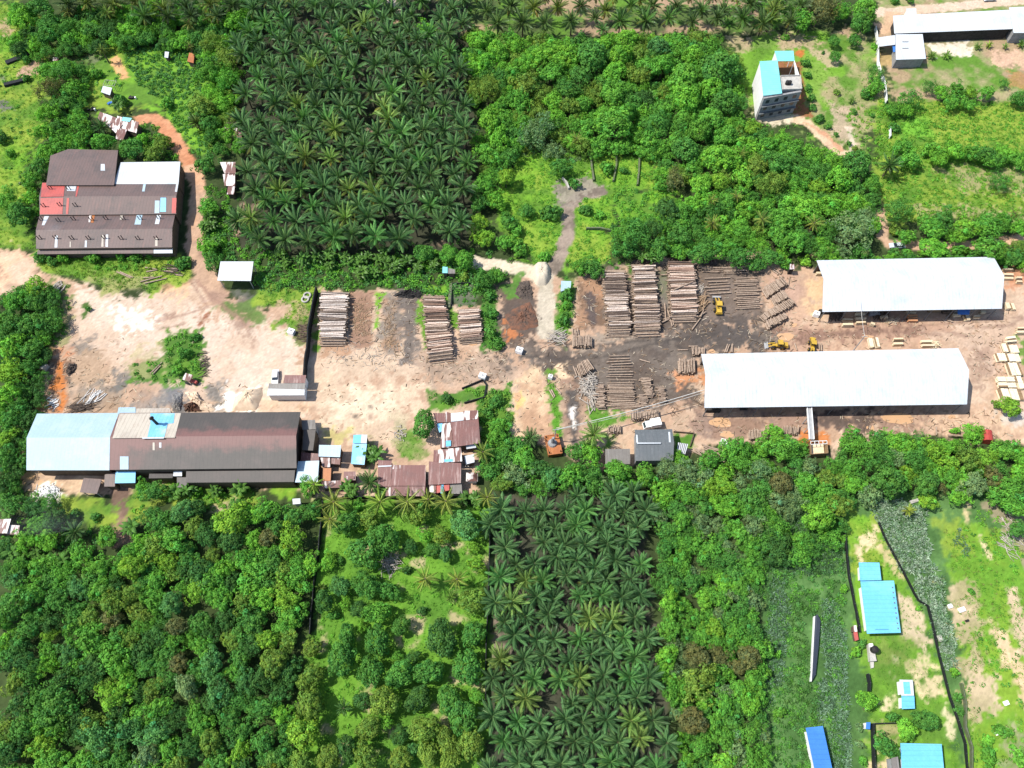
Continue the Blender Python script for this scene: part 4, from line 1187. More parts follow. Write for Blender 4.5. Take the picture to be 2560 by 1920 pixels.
MB().box(c + Vector((0, 0, 1.15)), (2.2, 1.7, 2.3)).build('wall', 'white_wall', hs)
hs = thing('shed', center('J', [(640, 580)]), 'flat pale blue shed roof next to the dark mill end', 'shed')
flat_piece(hs, 'J', [(546, 526), (736, 530), (726, 632), (540, 626)], [3.9, 3.9, 3.6, 3.6], 'pale_blue_roof', 'timber_wall')
flat_piece(hs, 'J', [(556, 636), (640, 636), (640, 718), (576, 720)], [3.0, 3.0, 2.6, 2.6], 'rust_patch_roof', 'timber_wall')
flat_piece(hs, 'J', [(650, 640), (730, 644), (724, 696), (650, 690)], [3.0, 3.0, 2.6, 2.6], 'rust_patch_roof', 'timber_wall')
hs = thing('shed', center('J', [(610, 785)]), 'narrow rust-orange roofed shed beside the mill corner', 'shed')
flat_piece(hs, 'J', [(580, 726), (650, 726), (644, 836), (576, 838)], [3.2, 3.2, 2.8, 2.8], 'rust_orange_roof', 'timber_wall')
flat_piece(hs, 'J', [(568, 842), (735, 832), (730, 895), (572, 900)], [3.1, 3.1, 2.6, 2.6], 'rust_patch_roof', 'timber_wall')
hs = thing('shed', center('J', [(810, 795)]), 'small square maroon shed roof with a white mark, by the big palm', 'shed')
flat_piece(hs, 'J', [(760, 756), (860, 756), (860, 830), (756, 832)], [3.0, 3.0, 2.7, 2.7], 'maroon_roof', 'timber_wall')
flat_piece(hs, 'J', [(780, 796), (850, 796), (848, 820), (780, 822)], 3.0, 'patch_roof', None, th=0.05, name='roof_sheet')
hs = thing('shed', center('J', [(890, 570)]), 'tall narrow blue and white roofed shed standing on the sand', 'shed')
flat_piece(hs, 'J', [(842, 440), (912, 438), (905, 510), (836, 512)], [3.7, 3.7, 3.6, 3.6], 'sky_blue_roof', 'timber_wall')
flat_piece(hs, 'J', [(912, 438), (962, 438), (955, 512), (905, 510)], [3.7, 3.7, 3.6, 3.6], 'white_roof', 'timber_wall')
o, p = flat_piece(hs, 'J', [(836, 516), (958, 516), (936, 698), (820, 690)], [3.6, 3.6, 3.1, 3.1], 'faded_blue_roof', 'timber_wall')
hs = thing('small_hut', center('J', [(350, 1010)]), 'small white box hut among trees below the mill', 'hut')
flat_piece(hs, 'J', [(315, 992), (382, 988), (384, 1034), (318, 1040)], [2.8, 2.8, 2.5, 2.5], 'white_roof', 'white_wall')

# --- buildings around the middle
hs = thing('hut', center('F', [(1640, 675)]), 'little teal-roofed hut under the two round trees', 'hut')
flat_piece(hs, 'F', [(1612, 645), (1655, 648), (1655, 700), (1610, 700)], [3.0, 3.0, 2.6, 2.6], 'teal_roof', 'timber_wall')
flat_piece(hs, 'F', [(1655, 655), (1720, 670), (1720, 705), (1655, 705)], [2.6, 2.6, 2.4, 2.4], 'slab_roof', 'timber_wall')
hs = thing('hut', center('G', [(460, 815)]), 'small pale grey-roofed hut beside the sandy road', 'hut')
flat_piece(hs, 'G', [(425, 768), (512, 770), (506, 830), (420, 860)], [3.1, 3.1, 2.8, 2.8], 'pale_blue_roof', 'grey_wall')
hs = thing('hut', center('H', [(210, 650)]), 'small dark hut with a striped rusty roof at the yard corner', 'hut')
flat_piece(hs, 'H', [(190, 622), (226, 622), (236, 665), (188, 668)], [3.2, 3.2, 2.9, 2.9], 'rust_patch_roof', 'dark_inside')
gh = thing('house', center('K', [(1225, 525)]), 'grey-roofed house with white roof edging, next to the white truck', 'house')
c4 = [T('K', 1060, 396), T('K', 1384, 390), T('K', 1394, 660), T('K', 1064, 664)]
(ga, pa), (gb, pb) = gable_piece(gh, c4, 4.0, 1.7, 'grey_roof', 'grey_wall')
patch(ga, pa, 'K', [(1072, 440), (1084, 440), (1090, 508), (1074, 508)], 'white_roof')
patch(ga, pa, 'K', [(1350, 415), (1366, 415), (1372, 505), (1356, 505)], 'white_roof')
patch(ga, pa, 'K', [(1080, 508), (1286, 508), (1286, 517), (1080, 519)], 'white_roof', lift=0.1)
hs = thing('shed', center('K', [(910, 625)]), 'flat stained concrete-coloured shed roof at the forest edge by the grey house', 'shed')
flat_piece(hs, 'K', [(806, 562), (1020, 560), (1022, 692), (806, 696)], [3.2, 3.2, 3.0, 3.0], 'slab_roof', 'timber_wall')
hs = thing('shed', center('K', [(1470, 560)]), 'little shed with a black and white striped roof', 'shed')
o, p = flat_piece(hs, 'K', [(1436, 505), (1522, 519), (1496, 606), (1422, 590)], [3.0, 3.0, 2.7, 2.7], 'white_roof', 'timber_wall')
for k in range(5):
    a = 0.1 + k * 0.18
    mb = MB()
    mb.slab([p[0].lerp(p[1], a) + Vector((0, 0, .05)), p[0].lerp(p[1], a + 0.07) + Vector((0, 0, .05)), p[3].lerp(p[2], a + 0.07) + Vector((0, 0, .05)), p[3].lerp(p[2], a) + Vector((0, 0, .05))], 0.03)
    q = mb.build('roof_sheet', 'dark_roof', hs)
    q.parent = o
tk = thing('tank', center('K', [(360, 530)]), 'orange rust-coloured tank with a grey post on top, by the forest edge', 'tank')
p = P4('K', [(282, 452), (396, 434), (434, 598), (316, 614)], 1.6)
mb = MB()
prism(mb, p)
mb.build('body', 'rust_orange_roof', tk)
mb = MB()
for i in range(4):
    a, b_ = p[i], p[(i + 1) % 4]
    mb.wall_strip(a, b_, 1.601, 1.85, 1.85, 0.22)
mb.build('rim', 'rust_orange_roof', tk)
c = sum(p, Vector()) / 4
mb = MB().lathe((c.x - 0.2, c.y + 0.4, 1.6), [(1.3, 0), (1.1, 0.5), (0.5, 0.9), (0.35, 3.4), (0.3, 3.5)], 12)
mb.build('post', 'grey_wall', tk)
for q in inset(p, 0.6):
    MB().cyl((q.x, q.y, 1.5), (q.x, q.y, 2.5), 0.12).build('valve', 'dark_inside', tk)

# --- the two white warehouses
def warehouse(label, c4, he, hr, nposts):
    w = thing('warehouse', sum((G(p) for p in c4), Vector()) / 4, label, 'warehouse')
    gable_piece(w, c4, he, hr, 'white_roof', None)
    tl, tr, br, bl = inset([G(p, he) for p in c4], 1.0)
    for a, b_ in ((bl, br), (tl, tr)):
        for k in range(nposts):
            q = a.lerp(b_, k / (nposts - 1))
            MB().box((q.x, q.y, (he - 0.2) / 2), (0.2, 0.2, he - 0.2)).build('post', 'grey_roof', w)
    mb = MB()
    mb.wall_strip(tl, tr, 0, he - 0.3, he - 0.3, 0.2)
    mb.build('wall', 'timber_wall', w)
    # machines and benches in the shade below the roof
    rr = random.Random(int(he * 10) + nposts)
    for k in range(nposts + 4):
        f = (k + 0.6) / (nposts + 5)
        q = bl.lerp(br, f).lerp(tl.lerp(tr, f), rr.uniform(0.08, 0.3))
        hgt = rr.uniform(0.8, 1.8)
        MB().box((q.x, q.y, hgt / 2), (rr.uniform(1.5, 4), rr.uniform(0.8, 1.6), hgt), 0).box((q.x + .3, q.y, hgt + 0.25), (0.8, 0.6, 0.5)).build('bench', rr.choice(['timber_wall', 'grey_wall', 'sawn_wood_edge', 'dark_inside']), w)
    return w


w1 = warehouse('upper white warehouse, its far roof edge under leaning trees', [T('H', 420, 590), T('H', 1950, 560), T('H', 2022, 1008), T('H', 470, 1036)], 5.6, 3.2, 9)
c4 = [T('G', 1634, 1400), T('H', 1645, 1350), T('L', 1720, 176), T('K', 1662, 206)]
w2 = warehouse('lower white warehouse with a conveyor leaving its front edge', c4, 5.6, 3.2, 11)
lw = MB()
a, b_ = G(c4[0], 5.6), G(c4[3], 5.6)
p = P4('H', [(1640, 1010), (1745, 1012), (1740, 1060), (1640, 1058)], [3.2, 3.2, 2.8, 2.8])
o = thing('tarpaulin', sum((Vector((q.x, q.y, 0)) for q in p), Vector()) / 4, 'blue tarpaulin stretched under the front eave of the upper warehouse', 'tarpaulin')
MB().slab(p, 0.05).build('sheet', 'blue_plastic', o)
posts(o, p, 2.9, 0.06)

# --- conveyor and hopper
top = G(T('L', 356, 205), 4.6)
bot = G(T('L', 378, 478), 3.4)
cv = thing('conveyor', Vector(((top.x + bot.x) / 2, (top.y + bot.y) / 2, 0)), 'raised grey conveyor running from the warehouse front to the hopper', 'conveyor')
d = bot - top
side = Vector((-d.y, d.x, 0)).normalized()
MB().slab([top - side * .5, top + side * .5, bot + side * .5, bot - side * .5], 0.3).build('belt', 'steel_post', cv)
for s_ in (-1, 1):
    MB().slab([top + side * s_ * .5 + Vector((0, 0, .35)), top + side * s_ * .62 + Vector((0, 0, .35)), bot + side * s_ * .62 + Vector((0, 0, .35)), bot + side * s_ * .5 + Vector((0, 0, .35))], 0.75).build('side_rail', 'white_wall', cv)
for k in (0.3, 0.62, 0.95):
    q = top + d * k
    for s_ in (-1, 1):
        MB().cyl((q.x + side.x * s_ * .5, q.y + side.y * s_ * .5, 0), (q.x + side.x * s_ * .5, q.y + side.y * s_ * .5, q.z - 0.3), 0.12).build('leg', 'steel_post', cv)
hp = thing('hopper', center('L', [(440, 550)]), 'open concrete sawdust bin with a white frame below the conveyor', 'bin')
p = P4('L', [(368, 495), (508, 490), (520, 595), (375, 605)], 2.6)
mb = MB()
for i in (1, 3, 2):
    mb.wall_strip(p[i], p[(i + 1) % 4], 0, 2.6, 2.6, 0.15)
mb.build('wall', 'sawn_wood_edge', hp)
mb = MB()
mb.wall_strip(p[0], p[1], 2.5, 2.65, 2.65, 0.14)
q0, q1 = p[0].lerp(p[3], .25), p[1].lerp(p[2], .25)
mb.wall_strip(q0, q1, 2.5, 2.65, 2.65, 0.12)
for k in range(5):
    mb.wall_strip(p[0].lerp(p[1], k / 4), q0.lerp(q1, k / 4), 2.5, 2.65, 2.65, 0.1)
mb.build('frame', 'white_wall', hp)
pp = inset(p, 0.4)
MB().slab([Vector((q.x, q.y, 0.9)) for q in pp], 0.7).build('sawdust_fill', 'sawn_wood', hp)
tk = thing('drum_tank', center('L', [(1890, 455)]), 'dark red cylindrical tank lying by the bushes', 'tank')
a, b_ = G(T('L', 1886, 412), 1.4), G(T('L', 1896, 500), 1.4)
MB().cyl(a, b_, 1.35, 1.35, 18).build('shell', 'red_paint', tk)
for k in (0.2, 0.8):
    q = a.lerp(b_, k)
    MB().box((q.x, q.y, 0.3), (1.8, 0.4, 0.6)).build('cradle', 'concrete', tk)

# --- white three-storey house with teal roof
wh = thing('house', center('D', [(80, 980)]), 'tall white three-storey house with a teal roof and rooftop tanks', 'house')
zt = 9.6
pm = P4('D', [(-72, 530), (82, 520), (122, 806), (-40, 826)], zt)
mb = MB()
prism(mb, [Vector((q.x, q.y, zt - 0.2)) for q in inset(pm, 0.25)])
mb.build('wall', 'white_wall', wh)
rt = MB().slab(pm, 0.15).build('roof', 'teal_roof', wh)
pr = P4('D', [(106, 664), (276, 660), (288, 776), (124, 782)], 9.1)
mb = MB()
prism(mb, pr)
mb.build('wall', 'grey_wall', wh)
mb = MB().slab([q + Vector((0, 0, .16)) for q in pr], 0.15)
for i in range(4):
    mb.wall_strip(pr[i], pr[(i + 1) % 4], 9.262, 9.7, 9.7, 0.2)
mb.build('roof', 'concrete', wh)
for x in (162, 182):
    q = on_plane(T('D', x, 728), [v + Vector((0, 0, .16)) for v in pr[:3]], 0.0)
    MB().lathe(q, [(0.62, 0), (0.66, 0.3), (0.66, 1.1), (0.45, 1.35), (0.15, 1.42)], 14).build('water_tank', 'black_pipe', wh)
# front wing with windows, its shade painted in as a grey wall
f0, f1 = pm[3], pr[2]
bz = [Vector((q.x, q.y, 0)) for q in (pm[3], pr[3], pr[2])]
pf = [pm[3] + Vector((0, 0, -0.5)), pr[3] + Vector((0, 0, 0)), pr[2] + Vector((0, 0, 0))]
fa = Vector((pm[3].x + .2, pm[3].y - 0.4, 0))
fb = Vector((pr[2].x - .1, pr[2].y - 0.4, 0))
mb = MB()
mb.wall_strip(fa, fb, 0, 9.0, 9.0, 0.7)
mb.build('facade', 'grey_wall', wh)
dv = (fb - fa)
for st in range(3):
    for k in range(4):
        q = fa + dv * (0.14 + 0.24 * k) + Vector((0, -0.37, 1.6 + st * 2.9))
        wo = MB().box(q, (1.3, 0.06, 1.3), math.atan2(dv.y, dv.x)).build('window', 'window_glass', wh)
for st in (1, 2):
    q = (fa + fb) / 2 + Vector((0, -0.7, st * 2.95))
    MB().box(q, (dv.length, 1.0, 0.15), math.atan2(dv.y, dv.x)).build('canopy', 'grey_roof', wh)
sideq = [pm[0].lerp(pm[3], k) for k in (0.25, 0.5, 0.75)]
for st in range(3):
    for q in sideq:
        MB().box((q.x + 0.16, q.y, 1.6 + st * 2.9), (0.12, 1.2, 1.2), math.atan2(pm[3].y - pm[0].y, pm[3].x - pm[0].x) - math.pi / 2).build('window', 'window_glass', wh)
p = P4('D', [(58, 440), (220, 438), (229, 526), (84, 528)], [6.6, 6.6, 6.0, 6.0])
MB().slab(p, 0.12).build('roof', 'teal_roof', wh)
posts(wh, [p[1], p[2]], 6.0, 0.14, 'white_paint')
mb = MB()
q = inset(p, 0.3)
mb.wall_strip(q[0], q[3], 0, 6.3, 5.8, 0.2)
mb.build('wall', 'white_wall', wh)
mb = MB()
a, b_ = p[2], pr[1]
mb.wall_strip(a, b_, 5.6, 5.9, 8.8, 0.25)
mb.build('beam', 'white_paint', wh)

# --- long white building, north-east, with its annex
lb = thing('long_building', center('D', [(1650, 300)]), 'long low white-roofed building along the north-east road', 'building')
flat_piece(lb, 'D', [(1080, 135), (2088, 84), (2116, 250), (1092, 290)], [4.9, 4.9, 4.2, 4.2], 'white_roof', 'dark_inside', 1.2)
flat_piece(lb, 'D', [(2084, 64), (2400, 48), (2420, 284), (2122, 284)], [5.3, 5.3, 4.6, 4.6], 'white_roof', 'grey_wall', 0.8)
flat_piece(lb, 'D', [(1196, 74), (1280, 72), (1284, 132), (1200, 136)], [3.8, 3.8, 4.4, 4.4], 'white_roof', 'white_wall')
tl_, tr_ = G(T('D', 1110, 330)), G(T('D', 2090, 288))
for k in range(9):
    q = tl_.lerp(tr_, (k + 0.5) / 9)
    MB().box((q.x, q.y, 2), (0.25, 0.25, 4)).build('post', 'white_wall', lb)
an = thing('annex', center('D', [(1230, 480)]), 'white flat-roofed annex with a side porch, below the long white building', 'building')
o, p = flat_piece(an, 'D', [(1102, 296), (1336, 294), (1366, 508), (1106, 516)], [4.3, 4.3, 3.9, 3.9], 'white_roof', 'grey_wall', 0.6)
for yy in (362, 418):
    patch(o, p, 'D', [(1160, yy - 3), (1214, yy - 3), (1214, yy + 3), (1160, yy + 3)], 'grey_roof', 'roof_vent')
o, p = flat_piece(an, 'D', [(940, 326), (1098, 302), (1100, 386), (960, 402)], 3.7, 'white_roof')
posts(an, inset(p, 0.5)[:1] + inset(p, 0.5)[3:], 3.6)
flat_piece(an, 'D', [(1076, 392), (1104, 390), (1112, 448), (1082, 450)], [3.2, 3.2, 2.8, 2.8], 'deep_blue_roof', None)
q0, q1 = G(T('D', 1112, 545)), G(T('D', 1370, 545))
for k in range(4):
    q = q0.lerp(q1, 0.14 + 0.24 * k)
    MB().box((q.x, q.y + 0.75, 1.7), (1.5, 0.08, 1.5)).build('window', 'window_glass', an)

# --- blue roofed houses, south-east
bh = thing('house', center('P', [(960, 300)]), 'large blue-roofed house with a smaller blue roof joined behind it', 'house')
flat_piece(bh, 'P', [(785, -118), (962, -116), (980, 36), (797, 40)], [2.9, 2.9, 2.9, 2.9], 'sky_blue_roof', 'white_wall', 1.0)
o, p = flat_piece(bh, 'P', [(800, 46), (1088, 40), (1148, 490), (856, 498)], [3.2, 3.2, 2.8, 2.8], 'sky_blue_roof', 'white_wall', 1.2)
patch(o, p, 'P', [(928, 459), (1042, 459), (1042, 463), (928, 463)], 'deep_blue_roof', 'ridge_strip')
for k in range(9):
    q = on_plane(T('P', 1074 + k * 6, 100 + k * 44), p, 0.1)
    MB().box(q, (0.2, 0.3, 0.2)).build('roof_vent', 'grey_roof', bh)
bh = thing('shed', center('P', [(1205, 1050)]), 'small shed with half white and half blue roof', 'shed')
o, p = flat_piece(bh, 'P', [(1136, 895), (1250, 898), (1262, 1034), (1152, 1034)], [2.1, 2.1, 2.1, 2.1], 'white_roof', 'white_wall', 0.4)
patch(o, p, 'P', [(1166, 915), (1222, 915), (1232, 1020), (1176, 1020)], 'sky_blue_roof', 'skylight')
flat_piece(bh, 'P', [(1154, 1036), (1264, 1036), (1270, 1146), (1157, 1150)], [2.3, 2.3, 2.1, 2.1], 'sky_blue_roof', 'white_wall', 0.4)
bh = thing('house', center('P', [(1330, 1600)]), 'blue-roofed house cut by the bottom edge of the photo', 'house')
flat_piece(bh, 'P', [(1145, 1444), (1500, 1452), (1530, 1760), (1160, 1760)], [3.0, 3.0, 2.8, 2.8], 'sky_blue_roof', 'white_wall', 1.2)
flat_piece(bh, 'P', [(1066, 1572), (1124, 1560), (1140, 1700), (1076, 1700)], [2.8, 2.8, 2.6, 2.6], 'slab_roof', 'grey_wall', 0.2)
bh = thing('house', center('P', [(440, 1500)]), 'narrow deep-blue roofed house slanting beside the silvery crop field', 'house')
flat_piece(bh, 'P', [(326, 1312), (474, 1296), (570, 1730), (418, 1750)], [2.6, 2.6, 2.6, 2.6], 'deep_blue_roof', 'white_wall', .8)
bh = thing('garden_shed', center('P', [(410, 620)]), 'long thin slate-roofed lean-to with a white wall in the crop field', 'shed')
p = [G(T('P', 408, 345), 1.3), G(T('P', 428, 330), 1.3), G(T('P', 454, 385), 1.0), G(T('P', 438, 600), 1.0), G(T('P', 412, 850), 1.0), G(T('P', 378, 910), 1.3)]
MB().slab(p, 0.06).build('roof', 'slate_roof', bh)
mb = MB()
mb.wall_strip(p[0], p[5], 0, 1.2, 1.2, 0.15)
mb.build('wall', 'white_wall', bh)
posts(bh, [p[2], p[3], p[4]], .92, 0.06)
bh = thing('cistern', center('P', [(905, 670)]), 'pale concrete platform carrying a round black water tank', 'water tank')
p = P4('P', [(868, 588), (906, 584), (940, 734), (884, 738)], 1.2)
mb = MB()
prism(mb, p)
mb.build('platform', 'concrete', bh)
q = G(T('P', 908, 640), 1.2)
MB().lathe(q, [(0.75, 0), (0.8, 0.2), (0.8, 1.3), (0.6, 1.5), (0.2, 1.6)], 18).build('tank', 'black_pipe', bh)
p = P4('P', [(885, 742), (915, 740), (915, 790), (892, 798)], 0.5)
mb = MB()
prism(mb, p)
mb.build('step', 'concrete', bh)
MB().box(G(T('P', 890, 600), 1.45), (0.8, 0.8, 0.5)).build('pump_box', 'white_paint', bh)
bh = thing('pump_house', center('P', [(865, 1300)]), 'tiny blue-roofed pump house at the corner of the black fence', 'hut')
flat_piece(bh, 'P', [(850, 1264), (886, 1264), (882, 1324), (846, 1322)], [1.9, 1.9, 1.7, 1.7], 'deep_blue_roof', 'white_wall', 0.08)
bh = thing('chicken_coop', center('P', [(858, 1140)]), 'low blue-sided coop tucked under the garden tree', 'coop')
flat_piece(bh, 'P', [(832, 1128), (882, 1122), (884, 1152), (836, 1160)], [1.2, 1.2, 1.0, 1.0], 'deep_blue_roof', 'timber_wall', 0.1)
bh = thing('lean_to', center('P', [(755, 500)]), 'rusty red metal lean-to on the black fence by the big blue house', 'shed')
flat_piece(bh, 'P', [(736, 428), (764, 424), (772, 480), (736, 484)], [1.6, 1.6, 1.5, 1.5], 'patch_roof', 'timber_wall', 0.1)
flat_piece(bh, 'P', [(738, 486), (772, 482), (784, 550), (752, 562)], [1.4, 1.4, 1.2, 1.2], 'red_roof', 'timber_wall', 0.1)
for (t, x, y, sx, sy, mt, lab) in (('P', 1670, 292, 1.6, 1.0, 'white_paint', 'white slab lying on the bare east slope'), ('P', 2052, 1098, 1.1, 0.9, 'white_paint', 'white sack on the grass of the east slope'), ('P', 1568, 262, 1.0, 0.9, 'white_paint', 'white tub at the edge of the silvery crop'), ('P', 1715, 388, 0.8, 0.5, 'dark_inside', 'dark log stub on the bare east slope'), ('L', 1260, 1015, 2.2, 0.8, 'concrete', 'grey plank heap at the top of the silvery crop'), ('P', 1480, 540, 1.0, 1.4, 'concrete', 'grey boards leaning on the long black fence'), ('P', 1972, 1362, .8, .7, 'white_paint', 'white stone far down the east slope')):
    c = G(T(t, x, y))
    o = MB().box(c + Vector((0, 0, 0.22)), (sx, sy, 0.44), 0.3).box(c + Vector((0.1, 0.05, 0.5)), (sx * .7, sy * .7, 0.14), 0.1).build('debris', mt)
    tag(o, lab, 'debris')


# ------------------------------------------------------------------ walls, fences, hedges of netting
def fence(name, label, pts, h, mat, th=0.25, post=None, cat='fence', step=6.0):
    w = [G(p) for p in pts]
    root = thing(name, w[0], label, cat)
    mb = MB()
    for i in range(len(w) - 1):
        mb.wall_strip(w[i], w[i + 1], 0, h * (1 + 0.06 * math.sin(i * 2.1)), h * (1 + 0.06 * math.sin((i + 1) * 2.1)), th)
    mb.build('panel', mat, root)
    if post:
        mbs = 0
        for i in range(len(w) - 1):
            L = (w[i + 1] - w[i]).length
            for k in range(max(1, int(L / step))):
                q = w[i].lerp(w[i + 1], k / max(1, int(L / step)))
                if mbs < 60:
                    MB().cyl((q.x, q.y, 0), (q.x, q.y, h + 0.12), 0.06, 0.06, 6).build('post', 'grey_roof', root)
                    mbs += 1
    return root


def lerp_pts(pts, n=4, wob=0.0, seed=1):
    rr = random.Random(seed)
    out = []
    for i in range(len(pts) - 1):
        for k in range(n):
            f = k / n
            out.append((pts[i][0] + (pts[i + 1][0] - pts[i][0]) * f + rr.uniform(-wob, wob), pts[i][1] + (pts[i + 1][1] - pts[i][1]) * f + rr.uniform(-wob, wob)))
    out.append(pts[-1])
    return out


fence('boundary_wall', 'tall black boundary wall between the mill yard and the log yard', lerp_pts([T('F', 538, 870), T('F', 505, 1020), T('F', 470, 1230), T('F', 458, 1400), T('F', 440, 1500), T('F', 432, 1659), T('J', 424, 30)], 2, 0.3), 3.2, 'black_net', 0.35, 'steel_post', 'wall')
fence('net_fence', 'dark netting fence between the left forest and the orchard', lerp_pts([T('J', 588, 1030), T('J', 568, 1250), T('J', 545, 1480), T('N', 520, 0), T('N', 490, 320), T('N', 475, 510)], 3, 0.4), 1.8, 'black_net', 0.2, 'steel_post')
fence('net_fence', 'dark netting fence between the orchard and the lower oil palms', lerp_pts([T('J', 2026, 1185), T('J', 2020, 1400), T('N', 2012, 0), T('N', 2004, 300), T('N', 1990, 600), T('N', 1985, 1080)], 3, 0.3), 1.9, 'black_net', 0.2, 'steel_post')
fence('net_fence', 'dark fence behind the coconut palms and the maroon houses', lerp_pts([T('J', 755, 990), T('J', 1160, 992), T('J', 1460, 990), T('J', 1900, 975)], 3, 0.3), 1.7, 'black_net', 0.2, 'steel_post')
fence('net_fence', 'black netting fence west of the large blue-roofed house', lerp_pts([T('L', 645, 1190), T('L', 690, 1659), T('P', 708, 90), T('P', 755, 320), T('P', 785, 490)], 3, 0.5), 1.0, 'black_net', 0.2, 'steel_post')
fence('net_fence', 'long black netting fence curving along the silvery crop and the bare slope', lerp_pts([T('L', 948, 1200), T('L', 1000, 1330), T('P', 1185, 20), T('P', 1290, 215), T('P', 1372, 262), T('P', 1425, 480), T('P', 1470, 700), T('P', 1560, 1050), T('P', 1630, 1250), T('P', 1692, 1450), T('P', 1712, 1700)], 3, 0.5), 1.0, 'black_net', 0.12, 'steel_post')
fence('net_fence', 'black netting pen fence around the bushes by the bottom blue house', lerp_pts([T('P', 1150, 1270), T('P', 888, 1278), T('P', 892, 1480), T('P', 906, 1720)], 3, 0.3), 1.6, 'black_net', 0.2, 'steel_post')
fence('net_fence', 'short black net by the garden tree and the coop', [T('P', 848, 850), T('P', 862, 930), T('P', 860, 1000)], 1.5, 'black_net', 0.2, 'steel_post')
fence('net_fence', 'short dark fence piece beside the orchard gate gap', [T('N', 412, 935), T('N', 430, 995)], 2.2, 'black_net', 0.5, 'steel_post')
fence('net_fence', 'dark net fence piece above the east strip of bushes', [T('P', 1655, 930), T('P', 1690, 1100), T('P', 1690, 1300), T('P', 1745, 1480), T('P', 1742, 1700)], 1.2, 'mossy_wall', 0.2, 'steel_post')
fence('plot_wall', 'broken white plot wall west of the white annex', lerp_pts([T('D', 920, 255), T('D', 940, 400), T('D', 942, 560), T('D', 970, 660), T('D', 1002, 750), T('D', 1012, 900)], 2, 0.3), 1.6, 'white_wall', 0.2, None, 'wall')
fence('plot_wall', 'short white wall stub at the end of the leafy hedge', [T('D', 1045, 1120), T('D', 1046, 1200)], 1.4, 'white_wall', 0.2, None, 'wall')
fence('garden_wall', 'pale stone-topped mossy garden wall ending at a white post, first of three', lerp_pts([T('C', 672, 1305), T('C', 685, 1430), T('C', 705, 1570)], 2, 0.3), 1.0, 'mossy_wall', 0.5, None, 'wall')
fence('garden_wall', 'overgrown green garden wall in the middle of the three', lerp_pts([T('C', 902, 1300), T('C', 900, 1440), T('C', 872, 1575)], 2, 0.3), 1.0, 'mossy_wall', 0.5, None, 'wall')
fence('garden_wall', 'straight green garden wall nearest the oil palm clearing trees', lerp_pts([T('C', 1098, 1340), T('C', 1095, 1480), T('C', 1080, 1610)], 2, 0.2), 1.0, 'mossy_wall', 0.5, None, 'wall')
fence('garden_wall', 'low mossy ruin wall lying across the grass by the dark track', [T('G', 640, 325), T('G', 760, 325), T('G', 860, 345)], 1.0, 'mossy_wall', 0.5, None, 'wall')
fence('garden_wall', 'pale low wall stub running toward the track end', [T('C', 435, 1550), T('C', 470, 1590), T('C', 490, 1640)], 1.0, 'concrete', 0.5, None, 'wall')
fence('black_plastic_row', 'long black sheeted planting bed on the west field', [T('A', 55, 550), T('A', 180, 500), T('A', 290, 455)], 0.6, 'black_net', 2.0, None, 'planting bed')
fence('black_plastic_row', 'short black sheeted planting bed, lower on the west field', [T('A', 45, 745), T('A', 150, 720), T('A', 250, 690)], 0.9, 'black_net', 1.5, None, 'planting bed')
fence('garden_fence', 'dark fence framing the vegetable patch beside the sandy yard', [T('J', 1780, 45), T('J', 1960, -30), T('J', 1990, 10), T('J', 1975, 120), T('J', 1800, 170)], 0.75, 'black_net', 0.25, 'steel_post')
fence('garden_fence', 'dark fence around the bean rows behind the short log stack', [T('F', 1690, 980), T('F', 1690, 800), T('F', 1900, 795)], 0.75, 'black_net', 0.25, 'steel_post')
fence('garden_fence', 'brown timber fence corner beside the grey-roofed house', [T('K', 1395, 418), T('K', 1570, 432), T('K', 1535, 545)], 0.75, 'timber_wall', 0.2, 'steel_post')
fence('garden_fence', 'pale wooden edging wall along the bean rows', [T('F', 1685, 800), T('F', 1668, 1010)], 0.8, 'mossy_wall', 0.8, None)

# power cables and poles
def cable(label, a, b_, sag=0.6, r=0.055):
    pts = [a.lerp(b_, k / 10) - Vector((0, 0, sag * 4 * (k / 10) * (1 - k / 10))) for k in range(11)]
    o = MB().path(pts, r, 5).build('power_cable', 'cable')
    tag(o, label, 'cable')


for (t, x, y, h, lab) in (('K', 366, 492, 7.5, 'grey utility pole beside the orange tank'), ('H', 735, 1372, 8.0, 'thin utility pole at the back edge of the lower warehouse'), ('H', 716, 1010, 7.0, 'thin utility pole at the front edge of the upper warehouse')):
    c = G(T(t, x, y))
    po = thing('utility_pole', c, lab, 'pole')
    MB().cyl(c, c + Vector((0, 0, h)), 0.16, 0.11, 8).build('pole', 'steel_post', po)
    MB().box(c + Vector((0, 0, h - 0.4)), (1.6, 0.12, 0.12)).build('crossarm', 'steel_post', po)
a0 = G(T('K', 366, 492)) + Vector((0, 0, 7.3))
b0 = G(T('K', 1662, 50), 6.2)
cable('pale cable sagging from the orange tank pole to the lower warehouse', a0, b0, 1.0, 0.10)
cable('second pale cable hanging just below the first across the log yard', a0 - Vector((0.4, 0, 0.4)), b0 - Vector((0, 0.6, 0.3)), 1.8, 0.06)
cable('thin cable crossing the lane between the two warehouses', G(T('H', 716, 1010)) + Vector((0, 0, 6.8)), G(T('H', 735, 1372)) + Vector((0, 0, 7.8)), 0.5, 0.05)

